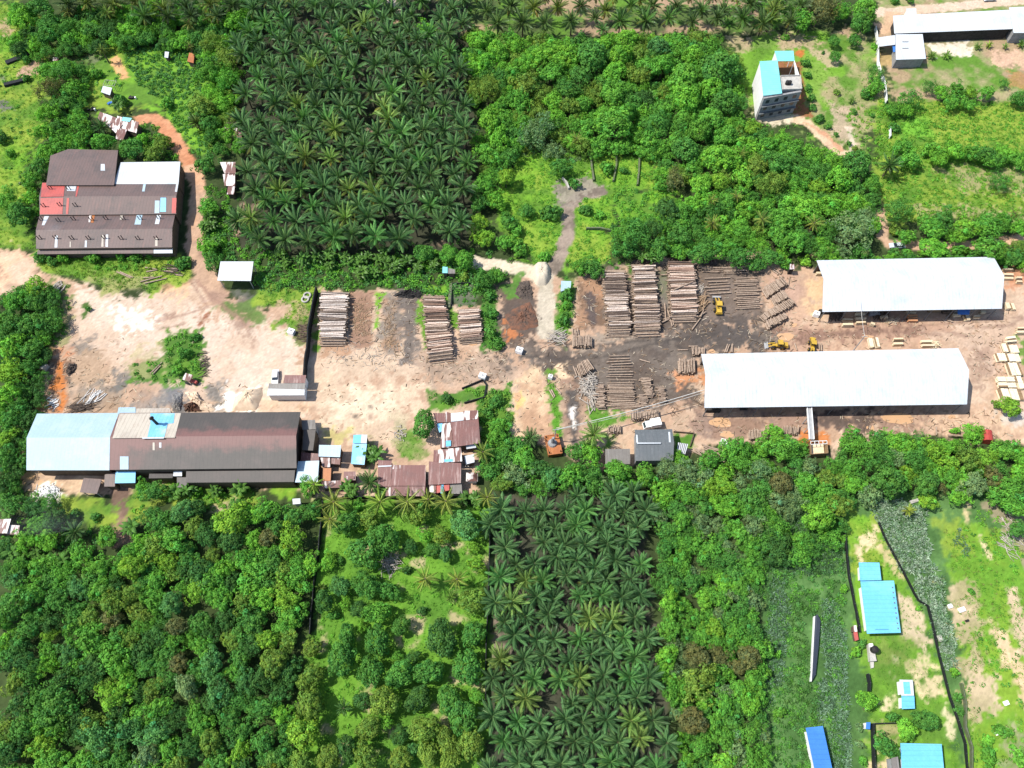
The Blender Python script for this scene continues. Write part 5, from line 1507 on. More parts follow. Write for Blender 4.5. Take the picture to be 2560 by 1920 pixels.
# ------------------------------------------------------------------ logs
def log_mesh(name, L, r, seed, tip=0.72, n=8):
    rr = random.Random(seed)
    mb = MB()
    segs = 4
    ctr = [Vector((L * (k / segs - 0.5), rr.uniform(-.06, .06), rr.uniform(-.04, .04))) for k in range(segs + 1)]
    rad = [r * (1 - (1 - tip) * k / segs) * rr.uniform(0.95, 1.05) for k in range(segs + 1)]
    vs, fs = [], []
    for c, q in zip(ctr, rad):
        for i in range(n):
            a = 2 * math.pi * i / n
            vs.append((c.x, c.y + q * math.cos(a), c.z + q * math.sin(a)))
    for k in range(segs):
        fs += [(k * n + i, k * n + (i + 1) % n, (k + 1) * n + (i + 1) % n, (k + 1) * n + i) for i in range(n)]
    mb.add(vs, fs, 0)
    mb.add(vs, [tuple(reversed(range(n))), tuple(range(segs * n, segs * n + n))], 1)
    me = bpy.data.meshes.new(name)
    me.from_pydata(mb.v, [], mb.f)
    me.materials.append(MATS['log_bark'])
    me.materials.append(MATS['log_end'])
    me.polygons.foreach_set('material_index', mb.m)
    me.polygons.foreach_set('use_smooth', [m == 0 for m in mb.m])
    me.update()
    return me


LOGS = [log_mesh('log', 10.0, 0.24, s) for s in range(6)]
PALE_LOG = [(1.9, 2.05, 2.25), (1.5, 1.6, 1.75), (2.1, 2.25, 2.45), (.8, .8, .84), (1.8, 1.85, 1.95), (.45, .42, .42)]
PINK_LOG = [(1.55, 1.5, 1.5), (1.0, .8, .74), (2.0, 2.0, 2.08), (.6, .46, .4), (1.5, 1.3, 1.22), (.4, .34, .32), (1.8, 1.7, 1.65)]
GREY_LOG = [(1.35, 1.35, 1.4), (.8, .74, .7), (1.95, 2.0, 2.1), (.5, .44, .42), (1.3, 1.15, 1.08), (.36, .32, .31), (1.7, 1.68, 1.7)]
TAN_LOG = [(1.7, 1.55, 1.4), (1.2, 1.02, .88), (2.0, 1.9, 1.75), (.8, .65, .55), (.5, .4, .34)]
ORD = ['first', 'second', 'third', 'fourth', 'fifth', 'sixth', 'seventh', 'eighth', 'ninth', 'tenth']


def ordinal(n):
    if n < 10:
        return ORD[n]
    k = n + 1
    return f"{k}{'th' if 10 < k % 100 < 20 else {1: 'st', 2: 'nd', 3: 'rd'}.get(k % 10, 'th')}"


def place_log(a, b_, r, col, me=None):
    d = b_ - a
    L = d.length
    me = me or random.choice(LOGS)
    o = bpy.data.objects.new('log', me)
    COL.objects.link(o)
    x = d.normalized()
    y = Vector((-x.y, x.x, 0)).normalized()
    z = x.cross(y)
    m = Matrix((x, y, z)).transposed().to_4x4()
    rs = r / 0.24
    o.matrix_world = Matrix.Translation((a + b_) / 2) @ m @ Matrix.Rotation(random.uniform(0, 6.28), 4, 'X') @ Matrix.Diagonal((L / 10, rs, rs, 1))
    o.color = (*col, 1)
    return o


REST = MB()                                 # every log below the top layers, one mass
STACK_LOGS = 0


def stack(corners, h, pal, name, single=True, r=0.2, layers=None, jit=0.35, skew=0.04, fill=1.0, shift=0):
    """corners: photograph pixels at the stack's top; a log runs from the first side (c0-c3) to the second (c1-c2)"""
    global STACK_LOGS
    c = [G(p, h) for p in corners]
    L = ((c[3] - c[0]).length + (c[2] - c[1]).length) / 2
    n = max(2, int(L / (2 * r) * fill))
    nl = max(1, int(h / (1.75 * r))) if layers is None else layers
    for k in range(nl):
        z = h - k * 1.72 * r - r
        if z < r * 0.6:
            break
        for i in range(n):
            f = (i + 0.5 + (0.5 if k % 2 else 0) + random.uniform(-.15, .15)) / n
            if k > 0 and f > 1:
                continue
            # deeper layers only where a side or an end can be seen
            grow = 0.02 * k
            f2 = f * (1 + 2 * grow) - grow
            a = c[0].lerp(c[3], f2)
            b_ = c[1].lerp(c[2], f2)
            d = (b_ - a)
            u = d.normalized()
            a = a + u * random.gauss(0, jit)
            b_ = b_ + u * random.gauss(0, jit)
            sk = random.gauss(0, skew) * d.length * 0.5
            v = Vector((-u.y, u.x, 0))
            if k == 0:
                a = a + v * sk * 0.5
                b_ = b_ - v * sk * 0.5
            a = Vector((a.x, a.y, z + (random.uniform(0, .28) if k == 0 else 0)))
            b_ = Vector((b_.x, b_.y, z + (random.uniform(0, .28) if k == 0 else 0)))
            rad = r * random.uniform(0.6, 1.25)
            if random.random() < 0.5:
                a, b_ = b_, a
            if k == 0 and i % 3 == 0:
                a.z += .16
                b_.z += .16
            if k == 0 and single and STACK_LOGS < 298:
                o = place_log(a, b_, rad, random.choice(pal))
                tag(o, f'{ordinal(i)} log from the far end of the {name}', 'log', f'logs on top of the {name}')
                STACK_LOGS += 1
            else:
                REST.cyl(a, b_, rad, rad * 0.78, 6, 0, 1)


PALE_S = [T('F', 556, 862), T('F', 792, 868), T('F', 762, 1256), T('F', 552, 1256)]
stack(PALE_S, 2.4, PALE_LOG, 'pale log stack beside the black wall', r=0.2, skew=0.06, fill=.9)
stack([T('F', 1446, 905), T('F', 1622, 910), T('F', 1700, 1370), T('F', 1486, 1396)], 2.4, PINK_LOG, 'long reddish log stack nearest the bean rows', r=0.19, skew=0.05, fill=.88)
stack([T('F', 1748, 1010), T('F', 1924, 1000), T('F', 1948, 1245), T('F', 1766, 1262)], 2.2, PINK_LOG, 'short square log stack by the green strip', r=0.2, skew=0.04)
stack([T('G', 786, 690), T('G', 972, 688), T('G', 1024, 1160), T('G', 832, 1166)], 2.5, GREY_LOG, 'log stack beside the bare scrap strip', r=0.2, skew=0.07, fill=.86)
stack([T('G', 1052, 640), T('G', 1228, 636), T('G', 1282, 1156), T('G', 1066, 1162)], 2.5, GREY_LOG, 'middle one of the three tall log stacks', r=0.2, skew=0.07, fill=.86)
stack([T('G', 1348, 600), T('G', 1578, 602), T('G', 1602, 1040), T('G', 1378, 1046)], 2.5, PINK_LOG, 'tall log stack closest to the yellow loader', r=0.21, skew=0.06, fill=.86)
# flat single layers and the smaller heaps: the remaining logs
stack([Q(455, 520), Q(785, 500), Q(825, 740), Q(510, 760)], 0.5, GREY_LOG, 'spread logs', False, 0.2, 1, 0.7, 0.03, 0.42)
stack([Q(330, 372), Q(690, 376), Q(700, 455), Q(440, 440)], 0.6, GREY_LOG, 'x', False, 0.2, 1, 0.6, 0.03, 0.7)
stack([Q(640, 372), Q(1030, 370), Q(1045, 455), Q(740, 470)], 0.6, GREY_LOG, 'x', False, 0.2, 1, 0.6, 0.04, 0.8)
stack([Q(868, 520), Q(1172, 508), Q(1228, 948), Q(908, 962)], 0.55, GREY_LOG, 'x', False, 0.2, 1, 0.4, 0.008, 0.62)
stack([U(905, 345), U(1180, 330), U(1222, 700), U(905, 700)], 0.5, GREY_LOG, 'x', False, 0.18, 1, 0.5, 0.03, 0.45)
stack([U(905, 700), U(1215, 700), U(1228, 965), U(935, 970)], 0.9, TAN_LOG, 'x', False, 0.17, 3, 0.3, 0.03, 0.8)
stack([U(930, 955), U(1290, 955), U(1390, 1000), U(930, 1010)], 0.6, TAN_LOG, 'x', False, 0.15, 2, 0.8, 0.03, 0.9)
for cs, hh in (([Q(1262, 655), Q(1330, 775), Q(1600, 600), Q(1520, 508)], 1.6), ([Q(1380, 785), Q(1432, 880), Q(1622, 782), Q(1538, 690)], 1.5), ([Q(1318, 968), Q(1384, 1048), Q(1716, 870), Q(1640, 800)], 1.5), ([Q(1222, 1042), Q(1292, 1112), Q(1372, 1050), Q(1312, 985)], 1.3), ([Q(1300, 1120), Q(1342, 1212), Q(1612, 1060), Q(1560, 1004)], 1.5)):
    stack(cs, hh, TAN_LOG, 'x', False, 0.2, None, 0.15, 0.015)
for cs, hh in (([U(462, 92), U(462, 220), U(700, 218), U(700, 96)], 1.5), ([U(450, 10), U(462, 82), U(540, 82), U(530, 8)], 0.6), ([U(525, 452), U(566, 602), U(735, 505), U(650, 388)], 1.6), ([U(1202, 1042), U(1208, 1145), U(1540, 1125), U(1532, 1036)], 1.6), ([U(902, 1232), U(908, 1312), U(1072, 1308), U(1068, 1226)], 1.2), ([U(1796, 400), U(1806, 558), U(2005, 552), U(1998, 384)], 1.4), ([U(1952, 242), U(1962, 334), U(2120, 328), U(2128, 238)], 1.0)):
    stack(cs, hh, TAN_LOG, 'x', False, 0.2, None, 0.2, 0.02)
for cs, hh in (([U(762, 706), U(858, 704), U(866, 1000), U(772, 1004)], 1.2), ([U(1332, 622), U(1428, 612), U(1478, 850), U(1384, 852)], 1.3), ([U(1295, 842), U(1386, 832), U(1398, 978), U(1304, 980)], 1.0), ([U(1530, 745), U(1605, 735), U(1640, 918), U(1555, 925)], 1.2), ([Q(1150, 150), Q(1300, 150), Q(1290, 330), Q(1150, 330)], 1.3)):
    stack(cs, hh, TAN_LOG, 'x', False, 0.19, None, 0.35, 0.05)
for cs, hh in (([T('K', 2048, 396), T('K', 2052, 470), T('K', 2212, 470), T('K', 2205, 392)], 1.4), ([T('L', 136, 362), T('L', 128, 430), T('L', 262, 432), T('L', 268, 372)], 1.2)):
    stack(cs, hh, PALE_LOG, 'x', False, 0.2, None, 0.2, 0.02)
for seg in ((Q(20, 690), Q(290, 575), 2.9), (Q(370, 1060), Q(470, 990), .6), (Q(275, 1240), Q(395, 1080), .4), (Q(395, 1060), Q(440, 960), .8), (Q(1610, 650), Q(1690, 680), .2), (Q(1605, 640), Q(1625, 515), .2), (Q(1400, 395), Q(1505, 470), .4), (Q(1390, 420), Q(1470, 475), .3), (Q(730, 1555), Q(770, 1440), .4), (Q(755, 1555), Q(795, 1445), .4), (Q(815, 1555), Q(835, 1435), .5), (Q(830, 1555), Q(842, 1440), .4), (Q(80, 1520), Q(215, 1518), .3), (Q(230, 1470), Q(355, 1468), .3), (U(470, 480), U(515, 605), .4), (U(500, 500), U(545, 600), .5), (U(1300, 395), U(1435, 432), .3), (U(170, 780), U(225, 880), .3), (U(195, 775), U(240, 862), .3), (U(255, 755), U(315, 828), .3), (T('G', 1320, 960), T('G', 1330, 1110), .5), (T('G', 1310, 1100), T('G', 1380, 1080), .5), (T('G', 1345, 1020), T('G', 1385, 1160), .4), (T('G', 1290, 1130), T('G', 1370, 1090), .6), (T('G', 1390, 1075), T('G', 1395, 1150), .4), (T('G', 1285, 716), T('G', 1350, 712), .7), (T('E', 1250, 790), T('E', 1440, 745), .3), (T('E', 1215, 775), T('E', 1400, 725), .3), (T('E', 1240, 742), T('E', 1330, 735), .3), (T('E', 1255, 652), T('E', 1350, 665), .3), (T('E', 1265, 688), T('E', 1360, 672), .3), (T('E', 1420, 660), T('E', 1530, 665), .3), (T('E', 1010, 690), T('E', 1130, 742), .3), (T('E', 1040, 690), T('E', 1150, 738), .3), (T('E', 1420, 680), T('E', 1500, 688), .3), (T('E', 1520, 715), T('E', 1580, 722), .3), (T('E', 480, 1190), T('E', 540, 1165), .3), (T('E', 1300, 1570), T('E', 1400, 1470), .3), (T('E', 1320, 1575), T('E', 1390, 1500), .3), (T('L', 760, 470), T('L', 860, 465), .3), (T('L', 820, 425), T('L', 835, 455), .3), (T('H', 1040, 1140), T('H', 1120, 1090), .3), (T('H', 1040, 1095), T('H', 1110, 1135), .3), (T('H', 1550, 1110), T('H', 1600, 1120), .3), (T('H', 1560, 1095), T('H', 1590, 1125), .4), (T('H', 230, 1310), T('H', 250, 1368), .3), (T('H', 440, 1310), T('H', 446, 1370), .6), (T('H', 460, 1310), T('H', 464, 1370), .6), (T('L', 1555, 440), T('L', 1730, 452), 1.1), (T('L', 1452, 370), T('L', 1455, 440), .3)):
    a, b_ = G(seg[0], seg[2]), G(seg[1], seg[2])
    REST.cyl(a, b_, 0.22, 0.17, 7, 0, 1)
for k in range(16):
    a = G(U(1950 + random.uniform(0, 200), 1440 + random.uniform(0, 110)), 0.3 + random.uniform(0, .5))
    an = R(random.gauss(-22, 10))
    L = random.uniform(4, 7)
    REST.cyl(a, a + Vector((math.cos(an) * L, math.sin(an) * L, 0.1)), 0.2, 0.15, 7, 0, 1)
o = REST.build('stacked_logs', ['log_bark', 'log_end'])
o.data.polygons.foreach_set('use_smooth', [m == 0 for m in REST.m])
o.color = (1.0, .92, .85, 1)
tag(o, 'mass of smaller and lower logs in the stacks and heaps of the yard', 'logs', None, 'stuff')


# ------------------------------------------------------------------ sawn timber bundles
def timber_mesh(name, lx, ly, lz, seed):
    rr = random.Random(seed)
    mb = MB()
    mb.box((lx * -0.3, 0, 0.08), (0.16, ly, 0.16), 0, 1)
    mb.box((lx * 0.3, 0, 0.08), (0.16, ly, 0.16), 0, 1)
    nz = max(3, int(lz / 0.22))
    ny = max(3, int(ly / 0.3))
    for k in range(nz):
        for j in range(ny):
            e = rr.uniform(-.12, .12)
            mb.box((e, ly * ((j + .5) / ny - .5), 0.16 + lz * (k + .5) / nz), (lx * rr.uniform(.94, 1.03), ly / ny * .93, lz / nz * .9), 0, 0 if rr.random() < 0.9 else 1)
    me = bpy.data.meshes.new(name)
    me.from_pydata(mb.v, [], mb.f)
    me.materials.append(MATS['sawn_wood'])
    me.materials.append(MATS['sawn_wood_edge'])
    me.polygons.foreach_set('material_index', mb.m)
    me.update()
    return me


TB = [timber_mesh('timber_bundle', 3.2, 1.0, 1.0, s) for s in range(4)]
BUND = [('H', 2058, 684, 85, 25, 'topmost bundle of three beside the upper warehouse end'), ('H', 2065, 726, 85, 28, 'middle bundle of three beside the upper warehouse end'), ('H', 2063, 757, 85, 25, 'lowest bundle of three beside the upper warehouse end'),
        ('H', 2148, 757, 44, 25, 'small square bundle, upper of two on the red soil'), ('H', 2157, 790, 46, 28, 'small square bundle, lower of two on the red soil'), ('H', 2208, 690, 26, 30, 'small bundle cut by the photo edge on the red soil'),
        ('H', 2054, 1000, 34, 52, 'upright short bundle touching the upper warehouse corner'), ('H', 2098, 1002, 36, 52, 'upright short bundle one step out from the warehouse corner'),
        ('H', 678, 1117, 90, 28, 'long bundle, upper of two under the thin cable'), ('H', 678, 1162, 90, 28, 'long bundle, lower of two under the thin cable'),
        ('H', 786, 1070, 80, 22, 'bundle half in the upper warehouse shade, farthest in its row'), ('H', 790, 1106, 84, 22, 'bundle in the middle of the row of three at the shade edge'), ('H', 793, 1142, 84, 25, 'bundle in full sun, nearest in the row of three'),
        ('H', 892, 1156, 34, 24, 'small tilted block of planks on the lane'), ('H', 990, 1097, 60, 20, 'low bundle at the shade edge beside scattered slats'),
        ('H', 1228, 1050, 78, 22, 'bundle inside the upper warehouse shade'), ('H', 1235, 1088, 78, 20, 'reddish bundle at the shade edge'), ('H', 1240, 1121, 82, 24, 'sunlit bundle in front of the reddish one'),
        ('H', 1620, 1076, 68, 24, 'bundle in the shade near the blue tarpaulin'), ('H', 1703, 1098, 44, 44, 'square bundle just below the blue tarpaulin'), ('H', 1790, 1092, 55, 28, 'bundle beside the square one near the tarpaulin'), ('H', 1846, 1050, 40, 28, 'small bundle deep in the shade by the warehouse corner'),
        ('H', 878, 1318, 34, 78, 'tall white bundle, first of the upright pair on the lane'), ('H', 930, 1312, 34, 78, 'tall white bundle, second of the upright pair on the lane'),
        ('H', 1112, 1288, 80, 25, 'upper of two bundles in the middle of the lane'), ('H', 1112, 1325, 84, 25, 'lower of two bundles in the middle of the lane'), ('H', 1358, 1303, 94, 28, 'tan bundle by the offcut heap'), ('H', 1368, 1340, 100, 22, 'pale bundle against the lower warehouse roof edge'),
        ('H', 2180, 1197, 92, 28, 'upper long bundle at the east edge'), ('H', 2175, 1228, 92, 25, 'lower long bundle at the east edge'), ('H', 2085, 1270, 80, 28, 'upper slanting bundle above the big pale stacks'), ('H', 2085, 1302, 82, 28, 'lower slanting bundle above the big pale stacks'),
        ('H', 2034, 1366, 50, 70, 'big pale bundle, first in the upper row of the east stacks'), ('H', 2078, 1370, 40, 68, 'big pale bundle, second in the upper row of the east stacks'), ('H', 2120, 1372, 44, 66, 'big pale bundle, third in the upper row of the east stacks'),
        ('H', 1978, 1440, 46, 62, 'big pale bundle, first in the second row of the east stacks'), ('H', 2028, 1444, 50, 64, 'big pale bundle, second in the second row of the east stacks'), ('H', 2082, 1446, 52, 66, 'big pale bundle, third in the second row of the east stacks'), ('H', 2136, 1446, 48, 66, 'big pale bundle, fourth in the second row of the east stacks'),
        ('H', 2080, 1545, 56, 106, 'large pale stack, inner one of the third row'), ('H', 2138, 1545, 54, 104, 'large pale stack, outer one of the third row'),
        ('H', 1996, 1636, 70, 52, 'pale bundle, first in the fourth row of the east stacks'), ('H', 2070, 1636, 70, 52, 'pale bundle, second in the fourth row of the east stacks'), ('H', 2140, 1636, 60, 52, 'pale bundle, third in the fourth row of the east stacks'),
        ('L', 2010, 22, 74, 54, 'pale bundle, first in the fifth row of the east stacks'), ('L', 2090, 22, 74, 54, 'pale bundle, second in the fifth row of the east stacks'), ('L', 2168, 18, 44, 66, 'narrow pale bundle ending the fifth row of the east stacks'),
        ('L', 2024, 102, 92, 92, 'large pale bundle at the bottom of the east stacks, inner'), ('L', 2130, 102, 100, 92, 'large pale bundle at the bottom of the east stacks, outer'),
        ('H', 430, 718, 44, 24, 'small bundle at the near corner of the upper warehouse')]
for i, (t, x, y, w, h, lab) in enumerate(BUND):
    c = G(T(t, x, y))
    s = PPM(T(t, x, y)) * 3.456
    sy = s * 0.86
    ang = R(random.uniform(-2, 2)) + (R(8) if 'slanting' in lab else 0) + (R(-25) if 'tilted' in lab else 0)
    lx, ly = w / s, h / sy
    o = bpy.data.objects.new('timber_bundle', TB[i % 4])
    COL.objects.link(o)
    hz = random.uniform(0.8, 1.25)
    if lx >= ly:
        o.matrix_world = Matrix.Translation(c) @ Matrix.Rotation(ang, 4, 'Z') @ Matrix.Diagonal((lx / 3.2, max(.7, ly - .5) / 1.0, hz, 1))
    else:
        o.matrix_world = Matrix.Translation(c) @ Matrix.Rotation(ang + math.pi / 2, 4, 'Z') @ Matrix.Diagonal((ly / 3.2, lx / 1.0, hz, 1))
    k = random.uniform(0.9, 1.1)
    o.color = (k, k, k, 1) if 'pale' not in lab and 'white' not in lab else (1.16 * k, 1.22 * k, 1.3 * k, 1)
    if 'reddish' in lab:
        o.color = (0.9, 0.55, 0.42, 1)
    tag(o, 'sawn timber: ' + lab, 'timber', 'bundles of sawn timber')


# ------------------------------------------------------------------ heaps of sand, soil and branches
def heap(name, label, cat, pts, h, mat, rough=0.25, seed=1, kind=None, rings=7, flat=0.0):
    w = [G(p) for p in pts]
    c = sum(w, Vector()) / len(w)
    rr = random.Random(seed)
    N = 40
    out = []
    # resample the outline
    per = [(w[(i + 1) % len(w)] - w[i]).length for i in range(len(w))]
    tot = sum(per)
    for k in range(N):
        d = tot * k / N
        i = 0
        while d > per[i]:
            d -= per[i]
            i += 1
        out.append(w[i].lerp(w[(i + 1) % len(w)], d / per[i]))
    vs, fs = [], []
    for k in range(rings + 1):
        f = k / rings
        for p in out:
            q = p.lerp(c, f)
            z = h * (1 - (1 - min(1, f * (1 + flat))) ** 1.7) * (1 + rough * (rr.random() - .5) * 2 * (1 if k else 0))
            j = rough * 0.8
            vs.append((q.x + rr.uniform(-j, j), q.y + rr.uniform(-j, j), z - (0.1 if k == 0 else 0)))
    for k in range(rings):
        for i in range(N):
            fs.append((k * N + i, k * N + (i + 1) % N, (k + 1) * N + (i + 1) % N, (k + 1) * N + i))
    o = MB().add(vs, fs).build(name, mat, None, rough < 0.2)
    tag(o, label, cat, None, kind)
    return o


heap('sand_heap', 'tall smooth pale sand heap where the sandy road turns', 'heap', [T('G', 185, 640), T('G', 220, 605), T('G', 300, 605), T('G', 335, 660), T('G', 330, 760), T('G', 290, 810), T('G', 210, 810), T('G', 175, 740)], 2.2, 'sand', 0.08, flat=0.9)
heap('sawdust_heap', 'broad white sawdust heap behind the mill', 'heap', [T('I', 2020, 120), T('I', 2120, 50), T('I', 2212, 40), T('J', 60, 20), T('J', 60, 110), T('J', 0, 235), T('I', 2000, 235)], 2.2, 'sawdust', 0.15, 3)
heap('sawdust_heap', 'small pale waste heap near the red tractor', 'heap', [T('I', 1590, 70), T('I', 1690, 60), T('I', 1740, 150), T('I', 1850, 190), T('I', 1860, 235), T('I', 1740, 235), T('I', 1640, 140)], 1.4, 'sawdust', 0.3, 5)
heap('soil_heap', 'brown soil heap with pale edges behind the mill', 'heap', [T('I', 1580, 180), T('I', 1680, 150), T('I', 1750, 200), T('I', 1740, 240), T('I', 1600, 242)], 1.8, 'soil_heap', 0.3, 7)
heap('ash_heap', 'grey ash heap smoking behind the mill', 'heap', [T('I', 1480, 80), T('I', 1580, 70), T('I', 1570, 200), T('I', 1560, 240), T('I', 1490, 240)], 1.2, 'slab_roof', 0.25, 8)
heap('soil_heap', 'dark brown excavated bank beside the sandy road', 'heap', [T('G', 30, 1000), T('G', 150, 940), T('G', 210, 1020), T('G', 240, 1160), T('G', 120, 1200), T('G', -10, 1200), T('F', 2140, 1060)], 0.8, 'soil_heap', 0.3, 9)
heap('soil_heap', 'greyish earth bank under the sandy road bend', 'heap', [T('G', 60, 780), T('G', 150, 760), T('G', 190, 860), T('G', 180, 940), T('G', 60, 920), T('G', 20, 880)], 0.9, 'brush_heap', 0.35, 10)
heap('brush_heap', 'grey-brown brush pile at the far end of the middle log stack', 'brush', [T('G', 1020, 640), T('G', 1040, 590), T('G', 1180, 585), T('G', 1225, 630)], 1.8, 'brush_heap', 0.5, 11)
heap('brush_heap', 'grey brush pile at the far end of the stack by the loader', 'brush', [T('G', 1355, 600), T('G', 1400, 540), T('G', 1480, 520), T('G', 1530, 560), T('G', 1530, 600)], 2.2, 'brush_heap', 0.5, 12)
heap('brush_heap', 'dark round brush pile behind the long logs', 'brush', [Q(400, 350), Q(430, 250), Q(530, 220), Q(620, 280), Q(630, 360)], 2.4, 'brush_heap', 0.5, 13)
heap('brush_heap', 'brown brush pile behind the end of the long logs', 'brush', [Q(740, 360), Q(760, 280), Q(860, 260), Q(950, 300), Q(960, 360)], 1.8, 'brush_heap', 0.5, 14)
heap('brush_heap', 'charred dark heap at the head of the black skid strip', 'brush', [T('F', 1180, 900), T('F', 1250, 850), T('F', 1380, 835), T('F', 1440, 860), T('F', 1430, 920), T('F', 1280, 920)], 1.2, 'dark_inside', 0.4, 15)
heap('brush_heap', 'dark bark heap beside the orange ruts', 'brush', [T('E', 600, 1480), T('E', 670, 1480), T('E', 660, 1530), T('E', 600, 1600), T('E', 570, 1560)], 0.9, 'brush_heap', 0.4, 16)


def sticks(name, label, cat, t, x0, y0, x1, y1, n, L, mat, seed, h=1.0, ang=None, spread=80, r=0.09):
    rr = random.Random(seed)
    mb = MB()
    for k in range(n):
        gx_ = (rr.random() + rr.random()) / 2
        gy_ = (rr.random() + rr.random()) / 2
        c = G(t(x0 + (x1 - x0) * gx_, y0 + (y1 - y0) * gy_))
        hh = h * (1 - abs(gx_ - .5) * 1.6) * rr.random() + 0.1
        a = R((ang if ang is not None else 0) + rr.uniform(-spread, spread))
        l = L * rr.uniform(.5, 1.2)
        d = Vector((math.cos(a), math.sin(a), rr.uniform(-.15, .15))) * l / 2
        k2 = Vector((-d.y, d.x, 0)) * rr.uniform(-.25, .25)
        m = c + Vector((0, 0, hh))
        mb.path([m - d, m + k2, m + d], r * rr.uniform(.6, 1.3), 5)
    o = mb.build(name, mat)
    tag(o, label, cat)
    return o


sticks('branch_heap', 'tangled heap of pale bleached branches by the diagonal log pile', 'branches', U, 560, 560, 770, 940, 120, 4.2, 'dead_wood', 3, 1.8)
sticks('branch_heap', 'round white heap of curved branches at the grass strip end', 'branches', U, 195, 30, 355, 195, 45, 4.5, 'dead_wood', 4, 1.6, 0, 40)
sticks('branch_heap', 'scattered pale poles at the foot of the grass strip', 'branches', U, 640, 830, 760, 1030, 20, 4.0, 'dead_wood', 5, 0.8, 80, 30)
sticks('branch_heap', 'reddish offcuts piled against the stack by the loader', 'branches', Q, 350, 780, 490, 1000, 45, 3.0, 'log_end', 6, 1.2, 45, 40, 0.12)
sticks('branch_heap', 'light waste slabs strewn beside the stack by the loader', 'branches', Q, 360, 580, 450, 760, 16, 2.4, 'dead_wood', 7, 0.4, 70, 40)
sticks('branch_heap', 'pale stakes fanned beside the white orange-streaked soil', 'branches', lambda x, y: T('I', x, y), 740, 80, 890, 150, 16, 5.0, 'white_wall', 8, 0.7, 60, 25)
sticks('branch_heap', 'dark bent rods lying behind the pale mill roof', 'branches', lambda x, y: T('I', x, y), 600, 150, 860, 245, 34, 6.0, 'brush_heap', 9, 0.6, 15, 30)
sticks('branch_heap', 'white slabs by the orange streak behind the mill', 'branches', lambda x, y: T('I', x, y), 400, 90, 530, 240, 14, 2.2, 'white_wall', 10, 0.4, 20, 40, 0.14)
sticks('branch_heap', 'grey stump wood on the corner of the tree belt', 'branches', lambda x, y: T('E', x, y), 475, 795, 550, 870, 16, 2.6, 'dead_wood', 11, 0.9, 70, 30, 0.2)
sticks('branch_heap', 'row of thin brown stakes at the edge of the grass island', 'branches', lambda x, y: T('E', x, y), 1720, 1350, 1810, 1640, 40, 2.6, 'brush_heap', 12, 0.4, 20, 30, 0.08)
sticks('branch_heap', 'brown stakes laid in rows beside the white box', 'branches', lambda x, y: T('F', x, y), 350, 1120, 470, 1310, 60, 3.0, 'timber_wall', 13, 0.3, 0, 20, 0.09)
sticks('branch_heap', 'pale shredded waste below the pale end of the mill', 'branches', lambda x, y: T('I', x, y), 310, 880, 550, 985, 90, 2.0, 'white_wall', 14, 0.7, 0, 90, 0.10)
sticks('branch_heap', 'offcut heap against the lower warehouse roof', 'branches', lambda x, y: T('H', x, y), 1400, 1300, 1470, 1350, 40, 2.2, 'sawn_wood', 15, 0.9, 10, 60, 0.1)
sticks('branch_heap', 'scattered slats in front of the upper warehouse', 'branches', lambda x, y: T('H', x, y), 1030, 1085, 1130, 1140, 18, 3.2, 'sawn_wood', 16, 0.4, 15, 40, 0.07)
sticks('branch_heap', 'stacked round poles standing in the warehouse shade', 'branches', lambda x, y: T('H', x, y), 880, 1040, 1060, 1090, 60, 3.6, 'timber_wall', 17, 1.4, 75, 25, 0.09)
sticks('branch_heap', 'thin dark poles leaning in the near corner of the warehouse shade', 'branches', lambda x, y: T('H', x, y), 520, 1040, 650, 1095, 50, 3.6, 'brush_heap', 18, 1.4, 75, 25, 0.09)
sticks('branch_heap', 'bark strips spread over the first bare skid strip', 'branches', lambda x, y: T('F', x, y), 805, 880, 1010, 1340, 150, 1.7, 'log_end', 19, 0.1, 0, 90, 0.05)
sticks('branch_heap', 'bark strips spread over the second bare skid strip', 'branches', lambda x, y: T('F', x, y), 1080, 940, 1250, 1420, 120, 1.7, 'log_end', 20, 0.1, 0, 90, 0.05)
sticks('branch_heap', 'light chips scattered at the mouth of the log yard', 'branches', lambda x, y: T('F', x, y), 560, 1270, 1500, 1560, 150, 1.2, 'dead_wood', 21, 0.05, 0, 90, 0.05)
sticks('branch_heap', 'grey driftwood strewn down the far east slope', 'branches', lambda x, y: T('L', x, y), 1980, 1060, 2200, 1560, 60, 2.6, 'dead_wood', 22, 0.3, -50, 40, 0.08)
sticks('branch_heap', 'rotten boards on the far edge of the grass in the mill yard', 'branches', lambda x, y: T('E', x, y), 1400, 630, 1580, 730, 26, 3.2, 'brush_heap', 23, 0.5, -8, 15, 0.12)
sticks('branch_heap', 'pale rubble and boards between the sand and the garden by the round tree', 'branches', lambda x, y: T('J', x, y), 1180, 330, 1300, 520, 30, 1.0, 'dead_wood', 24, 0.3, 0, 90, 0.1)
sticks('branch_heap', 'bare fallen tree on the orchard grass', 'branches', lambda x, y: T('J', x, y), 1080, 1470, 1260, 1640, 60, 3.4, 'dead_wood', 25, 1.4, 0, 90, 0.06)


